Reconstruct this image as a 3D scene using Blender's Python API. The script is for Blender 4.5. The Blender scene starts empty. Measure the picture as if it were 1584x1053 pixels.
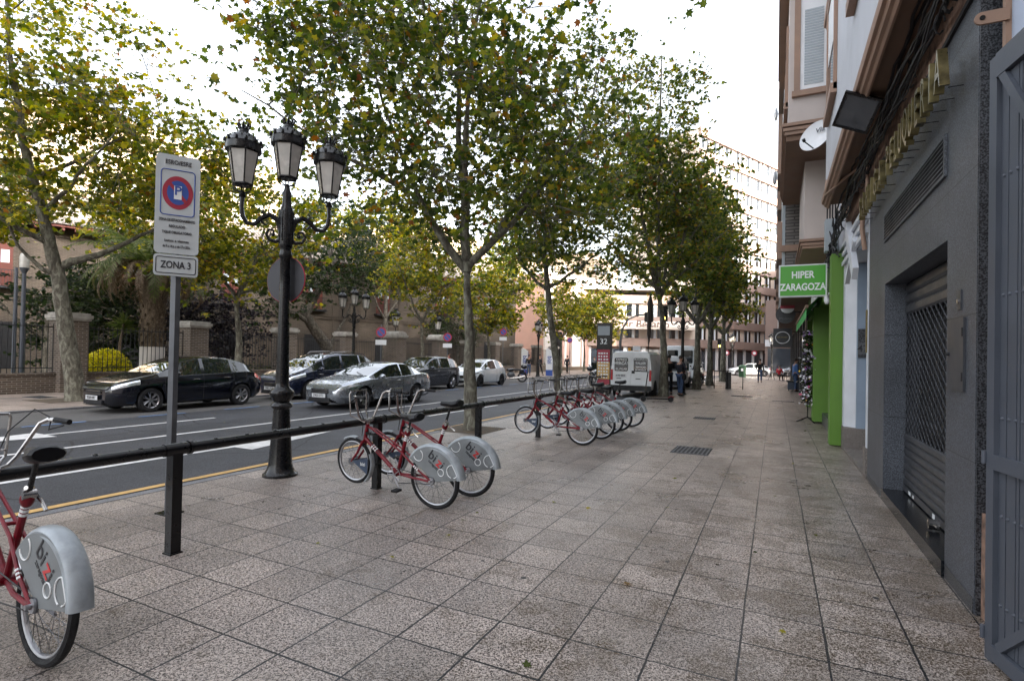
import bpy, math, random
import numpy as np
from math import sin, cos, pi, radians, sqrt, atan2
from mathutils import Vector, Matrix
random.seed(7)
S = bpy.context.scene
COL = S.collection
# ------------------------------------------------------------------ camera
H_CAM, F_PX = 1.6, 832.0
TH = math.atan(407/832.0)
PITCH, ROLL = 0.012, 0.020
cam_d = bpy.data.cameras.new('camera'); cam = bpy.data.objects.new('camera', cam_d); COL.objects.link(cam)
fw = Vector((-sin(TH)*cos(PITCH), cos(TH)*cos(PITCH), sin(PITCH)))
r0 = Vector((cos(TH), sin(TH), 0)); u0 = r0.cross(fw)
Rv = r0*cos(ROLL)+u0*sin(ROLL); Uv = u0*cos(ROLL)-r0*sin(ROLL)
cam.matrix_world = Matrix(((Rv.x, Uv.x, -fw.x, 0), (Rv.y, Uv.y, -fw.y, 0), (Rv.z, Uv.z, -fw.z, H_CAM), (0, 0, 0, 1)))
cam_d.sensor_width = 36; cam_d.lens = F_PX/1584*36
cam_d.shift_y = 14.5/1584; cam_d.clip_start = 0.05; cam_d.clip_end = 3000
S.camera = cam
# ------------------------------------------------------------------ sky, sun, exposure
SUN_EL, SUN_DIR = radians(24), Vector((0.85, -0.53, 0)).normalized()
W = bpy.data.worlds.new("World"); S.world = W; W.use_nodes = True
nt = W.node_tree; bg = nt.nodes['Background']
sky = nt.nodes.new('ShaderNodeTexSky'); sky.sky_type = 'NISHITA'; sky.sun_disc = False
sky.sun_elevation = SUN_EL; sky.sun_rotation = atan2(SUN_DIR.x, SUN_DIR.y)
sky.dust_density = 6.0; sky.air_density = 1.0; sky.ozone_density = 1.0
hsv = nt.nodes.new('ShaderNodeHueSaturation'); hsv.inputs['Saturation'].default_value = 0.30; nt.links.new(sky.outputs[0], hsv.inputs['Color'])
nt.links.new(hsv.outputs[0], bg.inputs[0]); bg.inputs[1].default_value = 0.15
sd = bpy.data.lights.new('sun', 'SUN'); so = bpy.data.objects.new('sun', sd); COL.objects.link(so)
sd.energy = 2.2; sd.angle = radians(0.5); sd.color = (1.0, 0.86, 0.66)
sv = SUN_DIR*cos(SUN_EL)+Vector((0, 0, sin(SUN_EL)))
so.rotation_euler = sv.to_track_quat('Z', 'Y').to_euler()
S.view_settings.view_transform = 'Standard'; S.view_settings.look = 'None'
S.view_settings.exposure = 2.78; S.view_settings.gamma = 1.0
S.render.resolution_x = 1024; S.render.resolution_y = 680
# ------------------------------------------------------------------ helpers
class MB:
    def __init__(s): s.v = []; s.f = []
    def add(s, vs, fs):
        n = len(s.v); s.v += [tuple(v) for v in vs]; s.f += [tuple(i+n for i in f) for f in fs]; return s
    def box(s, x0, x1, y0, y1, z0, z1):
        return s.add([(x0,y0,z0),(x1,y0,z0),(x1,y1,z0),(x0,y1,z0),(x0,y0,z1),(x1,y0,z1),(x1,y1,z1),(x0,y1,z1)],
                     [(0,3,2,1),(4,5,6,7),(0,1,5,4),(1,2,6,5),(2,3,7,6),(3,0,4,7)])
    def cbox(s, c, d, rz=0, M3=None):
        m = M3 or Matrix.Rotation(rz, 3, 'Z'); c = Vector(c)
        vs = [c+m@Vector((sx*d[0]/2, sy*d[1]/2, sz*d[2]/2)) for sz in (-1,1) for sx, sy in ((-1,-1),(1,-1),(1,1),(-1,1))]
        return s.add(vs, [(0,3,2,1),(4,5,6,7),(0,1,5,4),(1,2,6,5),(2,3,7,6),(3,0,4,7)])
    def tube(s, pts, r, n=8, closed=False, caps=True):
        P = [Vector(p) for p in pts]; m = len(P)
        rr = r if isinstance(r, (list, tuple)) else [r]*m
        vs = []; up = None
        for i, p in enumerate(P):
            a = P[(i-1) % m] if (closed or i > 0) else p
            b = P[(i+1) % m] if (closed or i < m-1) else p
            t = (b-a)
            if t.length < 1e-9: t = Vector((0,0,1))
            t.normalize()
            if up is None:
                up = Vector((0,0,1)) if abs(t.z) < 0.9 else Vector((1,0,0))
            u = (up-t*up.dot(t))
            if u.length < 1e-6: u = t.orthogonal()
            u.normalize(); w = t.cross(u); up = u
            for k in range(n):
                an = 2*pi*k/n; vs.append(p+(u*cos(an)+w*sin(an))*rr[i])
        fs = []
        for i in range(m if closed else m-1):
            j = (i+1) % m
            for k in range(n):
                k2 = (k+1) % n
                fs.append((i*n+k, i*n+k2, j*n+k2, j*n+k))
        if caps and not closed:
            fs.append(tuple(range(n-1, -1, -1))); fs.append(tuple((m-1)*n+k for k in range(n)))
        return s.add(vs, fs)
    def cyl(s, p0, p1, r0, r1=None, n=16): return s.tube([p0, p1], [r0, r0 if r1 is None else r1], n)
    def lathe(s, prof, o=(0,0,0), n=24, axis='z'):
        vs = []; o = Vector(o)
        for r, z in prof:
            for k in range(n):
                a = 2*pi*k/n
                q = Vector((r*cos(a), r*sin(a), z)) if axis == 'z' else (Vector((r*cos(a), z, r*sin(a))) if axis == 'y' else Vector((z, r*cos(a), r*sin(a))))
                vs.append(o+q)
        fs = []
        for i in range(len(prof)-1):
            for k in range(n):
                k2 = (k+1) % n; q = (i*n+k, i*n+k2, (i+1)*n+k2, (i+1)*n+k)
                fs.append(q if axis != 'y' else q[::-1])
        return s.add(vs, fs)
    def prism(s, poly, plane, a, b):
        n = len(poly)
        def P(u, v, w): return {'xy': (u, v, w), 'xz': (u, w, v), 'yz': (w, u, v)}[plane]
        vs = [P(u, v, a) for u, v in poly]+[P(u, v, b) for u, v in poly]
        fs = [tuple(range(n-1, -1, -1)), tuple(range(n, 2*n))]+[(i, (i+1) % n, n+(i+1) % n, n+i) for i in range(n)]
        return s.add(vs, fs)
    def ball(s, c, r, nu=14, nv=9, sc=(1,1,1)):
        vs = []; c = Vector(c)
        for i in range(nv+1):
            t = pi*i/nv
            for k in range(nu):
                a = 2*pi*k/nu; vs.append(c+Vector((r*sc[0]*sin(t)*cos(a), r*sc[1]*sin(t)*sin(a), r*sc[2]*cos(t))))
        fs = [(i*nu+k, (i+1)*nu+k, (i+1)*nu+(k+1) % nu, i*nu+(k+1) % nu) for i in range(nv) for k in range(nu)]
        return s.add(vs, fs)
    def xf(s, M):
        s.v = [tuple(M@Vector(v)) for v in s.v]; return s
    def merge(s, o, M=None):
        return s.add([M@Vector(v) for v in o.v] if M else o.v, o.f)
_tc = {}
def text(body, size, right, up, o, depth=0.004, align='CENTER', bold=0.0, sx=1.0):
    key = (body, bold, align)
    if key not in _tc:
        cu = bpy.data.curves.new('txt', 'FONT'); cu.body = body; cu.size = 1; cu.align_x = align; cu.align_y = 'CENTER'
        cu.offset = bold; cu.extrude = 0.5; cu.resolution_u = 4; cu.space_line = 0.95
        ob = bpy.data.objects.new('txt', cu); COL.objects.link(ob)
        dg = bpy.context.evaluated_depsgraph_get()
        me = bpy.data.meshes.new_from_object(ob.evaluated_get(dg))
        _tc[key] = ([tuple(v.co) for v in me.vertices], [tuple(p.vertices) for p in me.polygons])
        bpy.data.objects.remove(ob); bpy.data.curves.remove(cu); bpy.data.meshes.remove(me)
    vs, fs = _tc[key]; r = Vector(right).normalized(); u = Vector(up).normalized(); n = r.cross(u); o = Vector(o)
    return MB().add([o+r*x*size*sx+u*y*size+n*(z+0.5)*depth for x, y, z in vs], fs)
def mesh_obj(name, mb, mat, smooth=True, angle=35):
    me = bpy.data.meshes.new(name); me.from_pydata(mb.v, [], mb.f); me.update()
    if isinstance(mat, (list, tuple)):
        for m in mat: me.materials.append(m)
    else: me.materials.append(mat)
    if smooth:
        me.shade_smooth(); me.set_sharp_from_angle(angle=radians(angle))
    ob = bpy.data.objects.new(name, me); COL.objects.link(ob); return ob
def tag(o, label, cat, group=None, kind=None):
    if label: o['label'] = label
    if cat: o['category'] = cat
    if group: o['group'] = group
    if kind: o['kind'] = kind
    return o
def thing(name, label, cat, loc=(0,0,0), rz=0, group=None):
    o = bpy.data.objects.new(name, None); COL.objects.link(o); o.empty_display_size = 0.2
    o.location = loc; o.rotation_euler = (0,0,rz); return tag(o, label, cat, group)
SPLIT = {'reflective_bands':'reflective_band','grime_band':'grime_band','rivets':'rivet','side_window':'side_window','roller_shutter':'shutter_slats','rear_window':'rear_window','windscreen':'windscreen','windows':'window','curtains':'curtain','balcony':'balcony','pillar':'pillar','sill':'sill','mullion':'mullion','lightbox':'lightbox','sticker':'sticker','surround':'surround','jamb':'jamb','plinth':'plinth',
 'shop_piers':'pier','shop_glass':'shop_window','floor_band':'floor_band','string_course':'string_course','pilaster':'pilaster','pilasters':'pilaster','panes':'pane','wall_lantern':'wall_lantern','feet':'foot','shoes':'shoe','grips':'grip','pedals':'pedal',
 'cornice':'cornice','moulding':'moulding','bracket':'bracket','side_pier':'side_pier','brace':'brace','hinge':'hinge','wall_dish':'wall_dish','door_frame':'door_jamb','finger':'finger','fingers':'finger','base_course':'base_course','coping':'coping','lamp_off':'lamp_off','roof_light':'roof_light','cornice_band':'cornice_band','rear_plate':'rear_plate','blue_side':'blue_side','front_fender':'front_fender','ring_print':'ring_print','cables':'cable','wiper':'wiper','door_seam':'door_seam','crossed_panel':'crossed_panel','side_glass':'side_glass'}
def split_mb(mb):
    n = len(mb.v); p = list(range(n))
    def f(a):
        while p[a] != a: p[a] = p[p[a]]; a = p[a]
        return a
    for fc in mb.f:
        a = f(fc[0])
        for j in fc[1:]:
            b = f(j)
            if a != b: p[b] = a
    groups = {}
    for fc in mb.f: groups.setdefault(f(fc[0]), []).append(fc)
    out = []
    for fs in groups.values():
        m = {}; q = MB()
        for fc in fs:
            for j in fc:
                if j not in m: m[j] = len(q.v); q.v.append(mb.v[j])
            q.f.append(tuple(m[j] for j in fc))
        out.append(q)
    return out
def part(name, mb, mat, parent, label=None, smooth=True, angle=35):
    if name in SPLIT:
        ms = split_mb(mb); nm = SPLIT[name]
        if 1 < len(ms):
            ro = parent if parent.parent is None else parent.parent
            if len(ms) > 100:
                Rz = Matrix.Rotation(ro.rotation_euler[2], 3, 'Z'); key = lambda q: ((Rz@Vector(q.v[0])+Vector(ro.location))-Vector((0,0,1.6))).length
                ms.sort(key=key); rest = MB()
                for q in ms[100:]: rest.merge(q)
                ms = ms[:100]; o = mesh_obj(nm, rest, mat, smooth, angle); o.parent = parent; o['kind'] = 'stuff'
            for q in ms: o = mesh_obj(nm, q, mat, smooth, angle); o.parent = parent
            return o
    o = mesh_obj(name, mb, mat, smooth, angle); o.parent = parent
    if label: o['label'] = label
    return o
def wpart(name, mb, mat, parent, label=None, smooth=True, angle=35):   # mesh given in world coordinates, parent unrotated at top level
    L = parent.location if parent.parent is None else parent.parent.location
    if parent.parent is None and parent.type != 'EMPTY' : L = parent.location
    mb.v = [(x-L[0], y-L[1], z-L[2]) for x, y, z in mb.v]
    return part(name, mb, mat, parent, label, smooth, angle)
def solo(name, mb, mat, label, cat, group=None, loc=None, kind=None, smooth=True):
    if loc: mb.v = [(x-loc[0], y-loc[1], z-loc[2]) for x, y, z in mb.v]
    o = mesh_obj(name, mb, mat, smooth)
    if loc: o.location = loc
    return tag(o, label, cat, group, kind)
def struct(name, mb, mat, parent=None, smooth=False):
    o = mesh_obj(name, mb, mat, smooth)
    if parent: o.parent = parent
    else: o['kind'] = 'structure'
    return o
def dup(root, loc=None, rz=None, label=None, scale=None):
    kids = {}
    for o in COL.objects:
        if o.parent: kids.setdefault(o.parent.name, []).append(o)
    def cp(o, p):
        c = o.copy(); COL.objects.link(c)
        if p: c.parent = p
        for k in kids.get(o.name, []): cp(k, c)
        return c
    c = cp(root, None)
    if loc is not None: c.location = loc
    if rz is not None: c.rotation_euler = (0,0,rz)
    if label: c['label'] = label
    if scale: c.scale = (scale,)*3
    return c
# ------------------------------------------------------------------ materials
def N(nt, t, **kw):
    n = nt.nodes.new(t)
    for k, v in kw.items(): setattr(n, k, v)
    return n
def base_mat(name):
    m = bpy.data.materials.new(name); m.use_nodes = True
    return m, m.node_tree, m.node_tree.nodes['Principled BSDF']
def M(name, col, rough=0.6, metal=0.0, var=0.15, vs=4.0, bump=0.0, bs=60.0, coat=0.0, spec=0.5, dirt=0.0):
    m, nt, b = base_mat(name); L = nt.links.new
    b.inputs['Roughness'].default_value = rough; b.inputs['Metallic'].default_value = metal
    b.inputs['Coat Weight'].default_value = coat; b.inputs['Coat Roughness'].default_value = 0.05
    b.inputs['Specular IOR Level'].default_value = spec
    tc = N(nt, 'ShaderNodeTexCoord'); no = N(nt, 'ShaderNodeTexNoise'); no.inputs['Scale'].default_value = vs; no.inputs['Detail'].default_value = 6
    L(tc.outputs['Object'], no.inputs['Vector'])
    mr = N(nt, 'ShaderNodeMapRange'); mr.inputs[1].default_value = 0.3; mr.inputs[2].default_value = 0.7; mr.inputs[3].default_value = 1-var; mr.inputs[4].default_value = 1+var
    L(no.outputs['Fac'], mr.inputs[0])
    mx = N(nt, 'ShaderNodeMix', data_type='RGBA', blend_type='MULTIPLY'); mx.inputs[0].default_value = 1; mx.inputs[6].default_value = (*col, 1)
    L(mr.outputs[0], mx.inputs[7]); out = mx.outputs[2]
    if dirt:
        n2 = N(nt, 'ShaderNodeTexNoise'); n2.inputs['Scale'].default_value = vs*0.35; n2.inputs['Detail'].default_value = 8; n2.inputs['Roughness'].default_value = 0.7
        L(tc.outputs['Object'], n2.inputs['Vector'])
        m2 = N(nt, 'ShaderNodeMapRange'); m2.inputs[1].default_value = 0.5; m2.inputs[2].default_value = 0.75; m2.inputs[4].default_value = dirt
        L(n2.outputs['Fac'], m2.inputs[0])
        x2 = N(nt, 'ShaderNodeMix', data_type='RGBA'); L(m2.outputs[0], x2.inputs[0]); L(out, x2.inputs[6]); x2.inputs[7].default_value = (0.05, 0.042, 0.035, 1); out = x2.outputs[2]
    L(out, b.inputs['Base Color'])
    if var > 0:
        r2 = N(nt, 'ShaderNodeMapRange'); r2.inputs[1].default_value = 0.3; r2.inputs[2].default_value = 0.7; r2.inputs[3].default_value = max(0.02, rough*0.8); r2.inputs[4].default_value = min(1, rough*1.25)
        L(no.outputs['Fac'], r2.inputs[0]); L(r2.outputs[0], b.inputs['Roughness'])
    if bump:
        n3 = N(nt, 'ShaderNodeTexNoise'); n3.inputs['Scale'].default_value = bs; n3.inputs['Detail'].default_value = 4
        L(tc.outputs['Object'], n3.inputs['Vector']); bp = N(nt, 'ShaderNodeBump'); bp.inputs['Strength'].default_value = bump; bp.inputs['Distance'].default_value = 0.01
        L(n3.outputs['Fac'], bp.inputs['Height']); L(bp.outputs[0], b.inputs['Normal'])
    return m
def emat(name, col, s):
    m, nt, b = base_mat(name); b.inputs['Base Color'].default_value = (*col, 1); b.inputs['Emission Color'].default_value = (*col, 1); b.inputs['Emission Strength'].default_value = s; return m
def glass_dark(name, col=(0.02,0.025,0.03), rough=0.03, alpha=1.0):
    m, nt, b = base_mat(name); b.inputs['Base Color'].default_value = (*col, 1); b.inputs['Roughness'].default_value = rough; b.inputs['Specular IOR Level'].default_value = 0.8
    b.inputs['Coat Weight'].default_value = 0.6; b.inputs['Coat Roughness'].default_value = 0.02; return m
def brick_mat(name, c1, c2, mortar, sx=0.24, sz=0.07, plane='xz', rough=0.85, ms=0.012, stain=0.35):
    m, nt, b = base_mat(name); L = nt.links.new; tc = N(nt, 'ShaderNodeTexCoord'); sp = N(nt, 'ShaderNodeSeparateXYZ'); cb = N(nt, 'ShaderNodeCombineXYZ')
    L(tc.outputs['Object'], sp.inputs[0])
    if plane == 'auto':
        ad = N(nt, 'ShaderNodeMath', operation='ADD'); L(sp.outputs['X'], ad.inputs[0]); L(sp.outputs['Y'], ad.inputs[1]); L(ad.outputs[0], cb.inputs[0])
    else: L(sp.outputs['X' if plane[0] == 'x' else 'Y'], cb.inputs[0])
    L(sp.outputs['Z'], cb.inputs[1])
    br = N(nt, 'ShaderNodeTexBrick'); br.inputs['Scale'].default_value = 1; br.inputs['Brick Width'].default_value = sx; br.inputs['Row Height'].default_value = sz
    br.inputs['Mortar Size'].default_value = ms; br.inputs['Mortar Smooth'].default_value = 0.1; br.inputs['Bias'].default_value = 0
    br.inputs['Color1'].default_value = (*c1, 1); br.inputs['Color2'].default_value = (*c2, 1); br.inputs['Mortar'].default_value = (*mortar, 1)
    L(cb.outputs[0], br.inputs['Vector'])
    no = N(nt, 'ShaderNodeTexNoise'); no.inputs['Scale'].default_value = 0.5; no.inputs['Detail'].default_value = 8; L(tc.outputs['Object'], no.inputs['Vector'])
    mr = N(nt, 'ShaderNodeMapRange'); mr.inputs[1].default_value = 0.3; mr.inputs[2].default_value = 0.7; mr.inputs[3].default_value = 1-stain; mr.inputs[4].default_value = 1+stain*0.5; L(no.outputs['Fac'], mr.inputs[0])
    mx = N(nt, 'ShaderNodeMix', data_type='RGBA', blend_type='MULTIPLY'); mx.inputs[0].default_value = 1; L(br.outputs['Color'], mx.inputs[6]); L(mr.outputs[0], mx.inputs[7])
    L(mx.outputs[2], b.inputs['Base Color']); b.inputs['Roughness'].default_value = rough
    bp = N(nt, 'ShaderNodeBump'); bp.inputs['Strength'].default_value = 0.5; bp.inputs['Distance'].default_value = 0.01; bp.invert = True
    L(br.outputs['Fac'], bp.inputs['Height']); L(bp.outputs[0], b.inputs['Normal']); return m
def tiles_mat(name, size, px, py, light, dark, grout, speck=60, gw=0.006, rough=0.42, stains=True):
    m, nt, b = base_mat(name); L = nt.links.new
    tc = N(nt, 'ShaderNodeTexCoord'); mp = N(nt, 'ShaderNodeMapping'); mp.inputs['Location'].default_value = (-px, -py, 0); L(tc.outputs['Object'], mp.inputs['Vector'])
    sp = N(nt, 'ShaderNodeSeparateXYZ'); L(mp.outputs[0], sp.inputs[0])
    def math_(op, a, bv=None):
        n = N(nt, 'ShaderNodeMath', operation=op)
        if hasattr(a, 'name') or hasattr(a, 'is_linked'): L(a, n.inputs[0])
        else: n.inputs[0].default_value = a
        if bv is not None:
            if hasattr(bv, 'is_linked'): L(bv, n.inputs[1])
            else: n.inputs[1].default_value = bv
        return n.outputs[0]
    wob = N(nt, 'ShaderNodeTexNoise'); wob.inputs['Scale'].default_value = 12; L(tc.outputs['Object'], wob.inputs['Vector'])
    wo = math_('MULTIPLY', math_('SUBTRACT', wob.outputs['Fac'], 0.5), 0.010)
    d = []; cells = []
    for ax in 'XY':
        q = math_('DIVIDE', math_('ADD', sp.outputs[ax], wo), size)
        fr = math_('FRACT', q); cells.append(math_('FLOOR', q))
        d.append(math_('MULTIPLY', math_('MINIMUM', fr, math_('SUBTRACT', 1.0, fr)), size))
    dm = math_('MINIMUM', d[0], d[1])
    cc = N(nt, 'ShaderNodeCombineXYZ'); L(cells[0], cc.inputs[0]); L(cells[1], cc.inputs[1])
    wn = N(nt, 'ShaderNodeTexWhiteNoise'); L(cc.outputs[0], wn.inputs['Vector'])
    gwv = math_('ADD', math_('MULTIPLY', wn.outputs['Value'], gw*0.6), gw*0.5)
    gr = math_('LESS_THAN', dm, gwv)
    # speckled washed aggregate
    vo = N(nt, 'ShaderNodeTexNoise'); vo.inputs['Scale'].default_value = speck; vo.inputs['Detail'].default_value = 2.0; vo.inputs['Distortion'].default_value = 1.2; L(tc.outputs['Object'], vo.inputs['Vector'])
    n1 = N(nt, 'ShaderNodeTexNoise'); n1.inputs['Scale'].default_value = 0.7; n1.inputs['Detail'].default_value = 9; n1.inputs['Roughness'].default_value = 0.7; L(tc.outputs['Object'], n1.inputs['Vector'])
    rp = N(nt, 'ShaderNodeMapRange'); rp.inputs[1].default_value = 0.42; rp.inputs[2].default_value = 0.58; L(vo.outputs['Fac'], rp.inputs[0])
    mx = N(nt, 'ShaderNodeMix', data_type='RGBA'); L(rp.outputs[0], mx.inputs[0]); mx.inputs[6].default_value = (*dark, 1); mx.inputs[7].default_value = (*light, 1)
    tv = N(nt, 'ShaderNodeMapRange'); tv.inputs[3].default_value = 0.80; tv.inputs[4].default_value = 1.12; L(wn.outputs['Value'], tv.inputs[0])
    m2 = N(nt, 'ShaderNodeMix', data_type='RGBA', blend_type='MULTIPLY'); m2.inputs[0].default_value = 1; L(mx.outputs[2], m2.inputs[6]); L(tv.outputs[0], m2.inputs[7])
    sv_ = N(nt, 'ShaderNodeMapRange'); sv_.inputs[1].default_value = 0.3; sv_.inputs[2].default_value = 0.7; sv_.inputs[3].default_value = 0.50; sv_.inputs[4].default_value = 1.20; L(n1.outputs['Fac'], sv_.inputs[0])
    m3 = N(nt, 'ShaderNodeMix', data_type='RGBA', blend_type='MULTIPLY'); m3.inputs[0].default_value = 1; L(m2.outputs[2], m3.inputs[6]); L(sv_.outputs[0], m3.inputs[7])
    out = m3.outputs[2]
    if stains:
        # ochre stains near facade-side tiles, chewing gum spots
        n2 = N(nt, 'ShaderNodeTexNoise'); n2.inputs['Scale'].default_value = 2.3; n2.inputs['Detail'].default_value = 10; n2.inputs['Roughness'].default_value = 0.75; L(tc.outputs['Object'], n2.inputs['Vector'])
        s2 = N(nt, 'ShaderNodeSeparateXYZ'); L(tc.outputs['Object'], s2.inputs[0])
        wx = N(nt, 'ShaderNodeMapRange'); wx.inputs[1].default_value = -3.5; wx.inputs[2].default_value = 0.9; wx.inputs[3].default_value = 0.0; wx.inputs[4].default_value = 0.15; L(s2.outputs['X'], wx.inputs[0])
        sm = math_('ADD', n2.outputs['Fac'], wx.outputs[0])
        sr = N(nt, 'ShaderNodeMapRange'); sr.inputs[1].default_value = 0.585; sr.inputs[2].default_value = 0.66; sr.inputs[4].default_value = 0.85; L(sm, sr.inputs[0])
        sp2 = math_('MULTIPLY', sr.outputs[0], math_('SUBTRACT', 1.25, rp.outputs[0]))
        m4 = N(nt, 'ShaderNodeMix', data_type='RGBA'); L(sp2, m4.inputs[0]); L(out, m4.inputs[6]); m4.inputs[7].default_value = (0.060, 0.038, 0.018, 1); out = m4.outputs[2]
        vg = N(nt, 'ShaderNodeTexVoronoi'); vg.inputs['Scale'].default_value = 2.1; vg.inputs['Randomness'].default_value = 1; L(tc.outputs['Object'], vg.inputs['Vector'])
        wv = math_('ADD', vg.outputs['Distance'], math_('MULTIPLY', math_('SUBTRACT', wob.outputs['Fac'], 0.5), 0.05))
        gs = math_('LESS_THAN', wv, 0.042)
        m5 = N(nt, 'ShaderNodeMix', data_type='RGBA'); L(gs, m5.inputs[0]); L(out, m5.inputs[6]); m5.inputs[7].default_value = (0.025, 0.026, 0.03, 1); out = m5.outputs[2]
    m6 = N(nt, 'ShaderNodeMix', data_type='RGBA'); L(gr, m6.inputs[0]); L(out, m6.inputs[6]); m6.inputs[7].default_value = (*grout, 1)
    L(m6.outputs[2], b.inputs['Base Color'])
    rr = N(nt, 'ShaderNodeMapRange'); rr.inputs[1].default_value = 0.3; rr.inputs[2].default_value = 0.7; rr.inputs[3].default_value = rough*0.8; rr.inputs[4].default_value = rough*1.35; L(n1.outputs['Fac'], rr.inputs[0])
    L(rr.outputs[0], b.inputs['Roughness'])
    hh = math_('ADD', math_('MULTIPLY', rp.outputs[0], 0.35), math_('MULTIPLY', math_('SUBTRACT', 1.0, gr), 1.0))
    hh = math_('ADD', hh, math_('MULTIPLY', wn.outputs['Value'], 0.4))
    bp = N(nt, 'ShaderNodeBump'); bp.inputs['Strength'].default_value = 0.55; bp.inputs['Distance'].default_value = 0.006; L(hh, bp.inputs['Height']); L(bp.outputs[0], b.inputs['Normal'])
    return m
def leaf_mat(name, stops):
    m, nt, b = base_mat(name); L = nt.links.new
    g = N(nt, 'ShaderNodeNewGeometry'); cr = N(nt, 'ShaderNodeValToRGB'); L(g.outputs['Random Per Island'], cr.inputs[0])
    el = cr.color_ramp.elements
    while len(el) < len(stops): el.new(0.5)
    for e, (p, c) in zip(el, stops): e.position = p; e.color = (*c, 1)
    L(cr.outputs[0], b.inputs['Base Color']); b.inputs['Roughness'].default_value = 0.5
    tr = N(nt, 'ShaderNodeBsdfTranslucent'); hs = N(nt, 'ShaderNodeHueSaturation'); hs.inputs['Value'].default_value = 1.7; hs.inputs['Saturation'].default_value = 1.15
    L(cr.outputs[0], hs.inputs['Color']); L(hs.outputs[0], tr.inputs['Color'])
    mx = N(nt, 'ShaderNodeMixShader'); mx.inputs[0].default_value = 0.5; L(b.outputs[0], mx.inputs[1]); L(tr.outputs[0], mx.inputs[2])
    L(mx.outputs[0], nt.nodes['Material Output'].inputs[0]); return m
def bark_mat(name, c1, c2, c3, scale=3.0):
    m, nt, b = base_mat(name); L = nt.links.new; tc = N(nt, 'ShaderNodeTexCoord'); mp = N(nt, 'ShaderNodeMapping'); mp.inputs['Scale'].default_value = (1, 1, 0.45); L(tc.outputs['Object'], mp.inputs[0])
    no = N(nt, 'ShaderNodeTexNoise'); no.inputs['Scale'].default_value = scale*3; no.inputs['Detail'].default_value = 6; no.inputs['Roughness'].default_value = 0.65; no.inputs['Distortion'].default_value = 0.8; L(mp.outputs[0], no.inputs['Vector'])
    cr = N(nt, 'ShaderNodeValToRGB'); el = cr.color_ramp.elements; el.new(0.5)
    for e, (p, c) in zip(el, ((0.35, c1), (0.5, c2), (0.62, c3))): e.position = p; e.color = (*c, 1)
    L(no.outputs['Fac'], cr.inputs[0]); L(cr.outputs[0], b.inputs['Base Color']); b.inputs['Roughness'].default_value = 0.85
    n2 = N(nt, 'ShaderNodeTexNoise'); n2.inputs['Scale'].default_value = 35; n2.inputs['Detail'].default_value = 4; L(mp.outputs[0], n2.inputs['Vector'])
    bp = N(nt, 'ShaderNodeBump'); bp.inputs['Strength'].default_value = 0.5; bp.inputs['Distance'].default_value = 0.01; L(n2.outputs['Fac'], bp.inputs['Height']); L(bp.outputs[0], b.inputs['Normal']); return m
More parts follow.
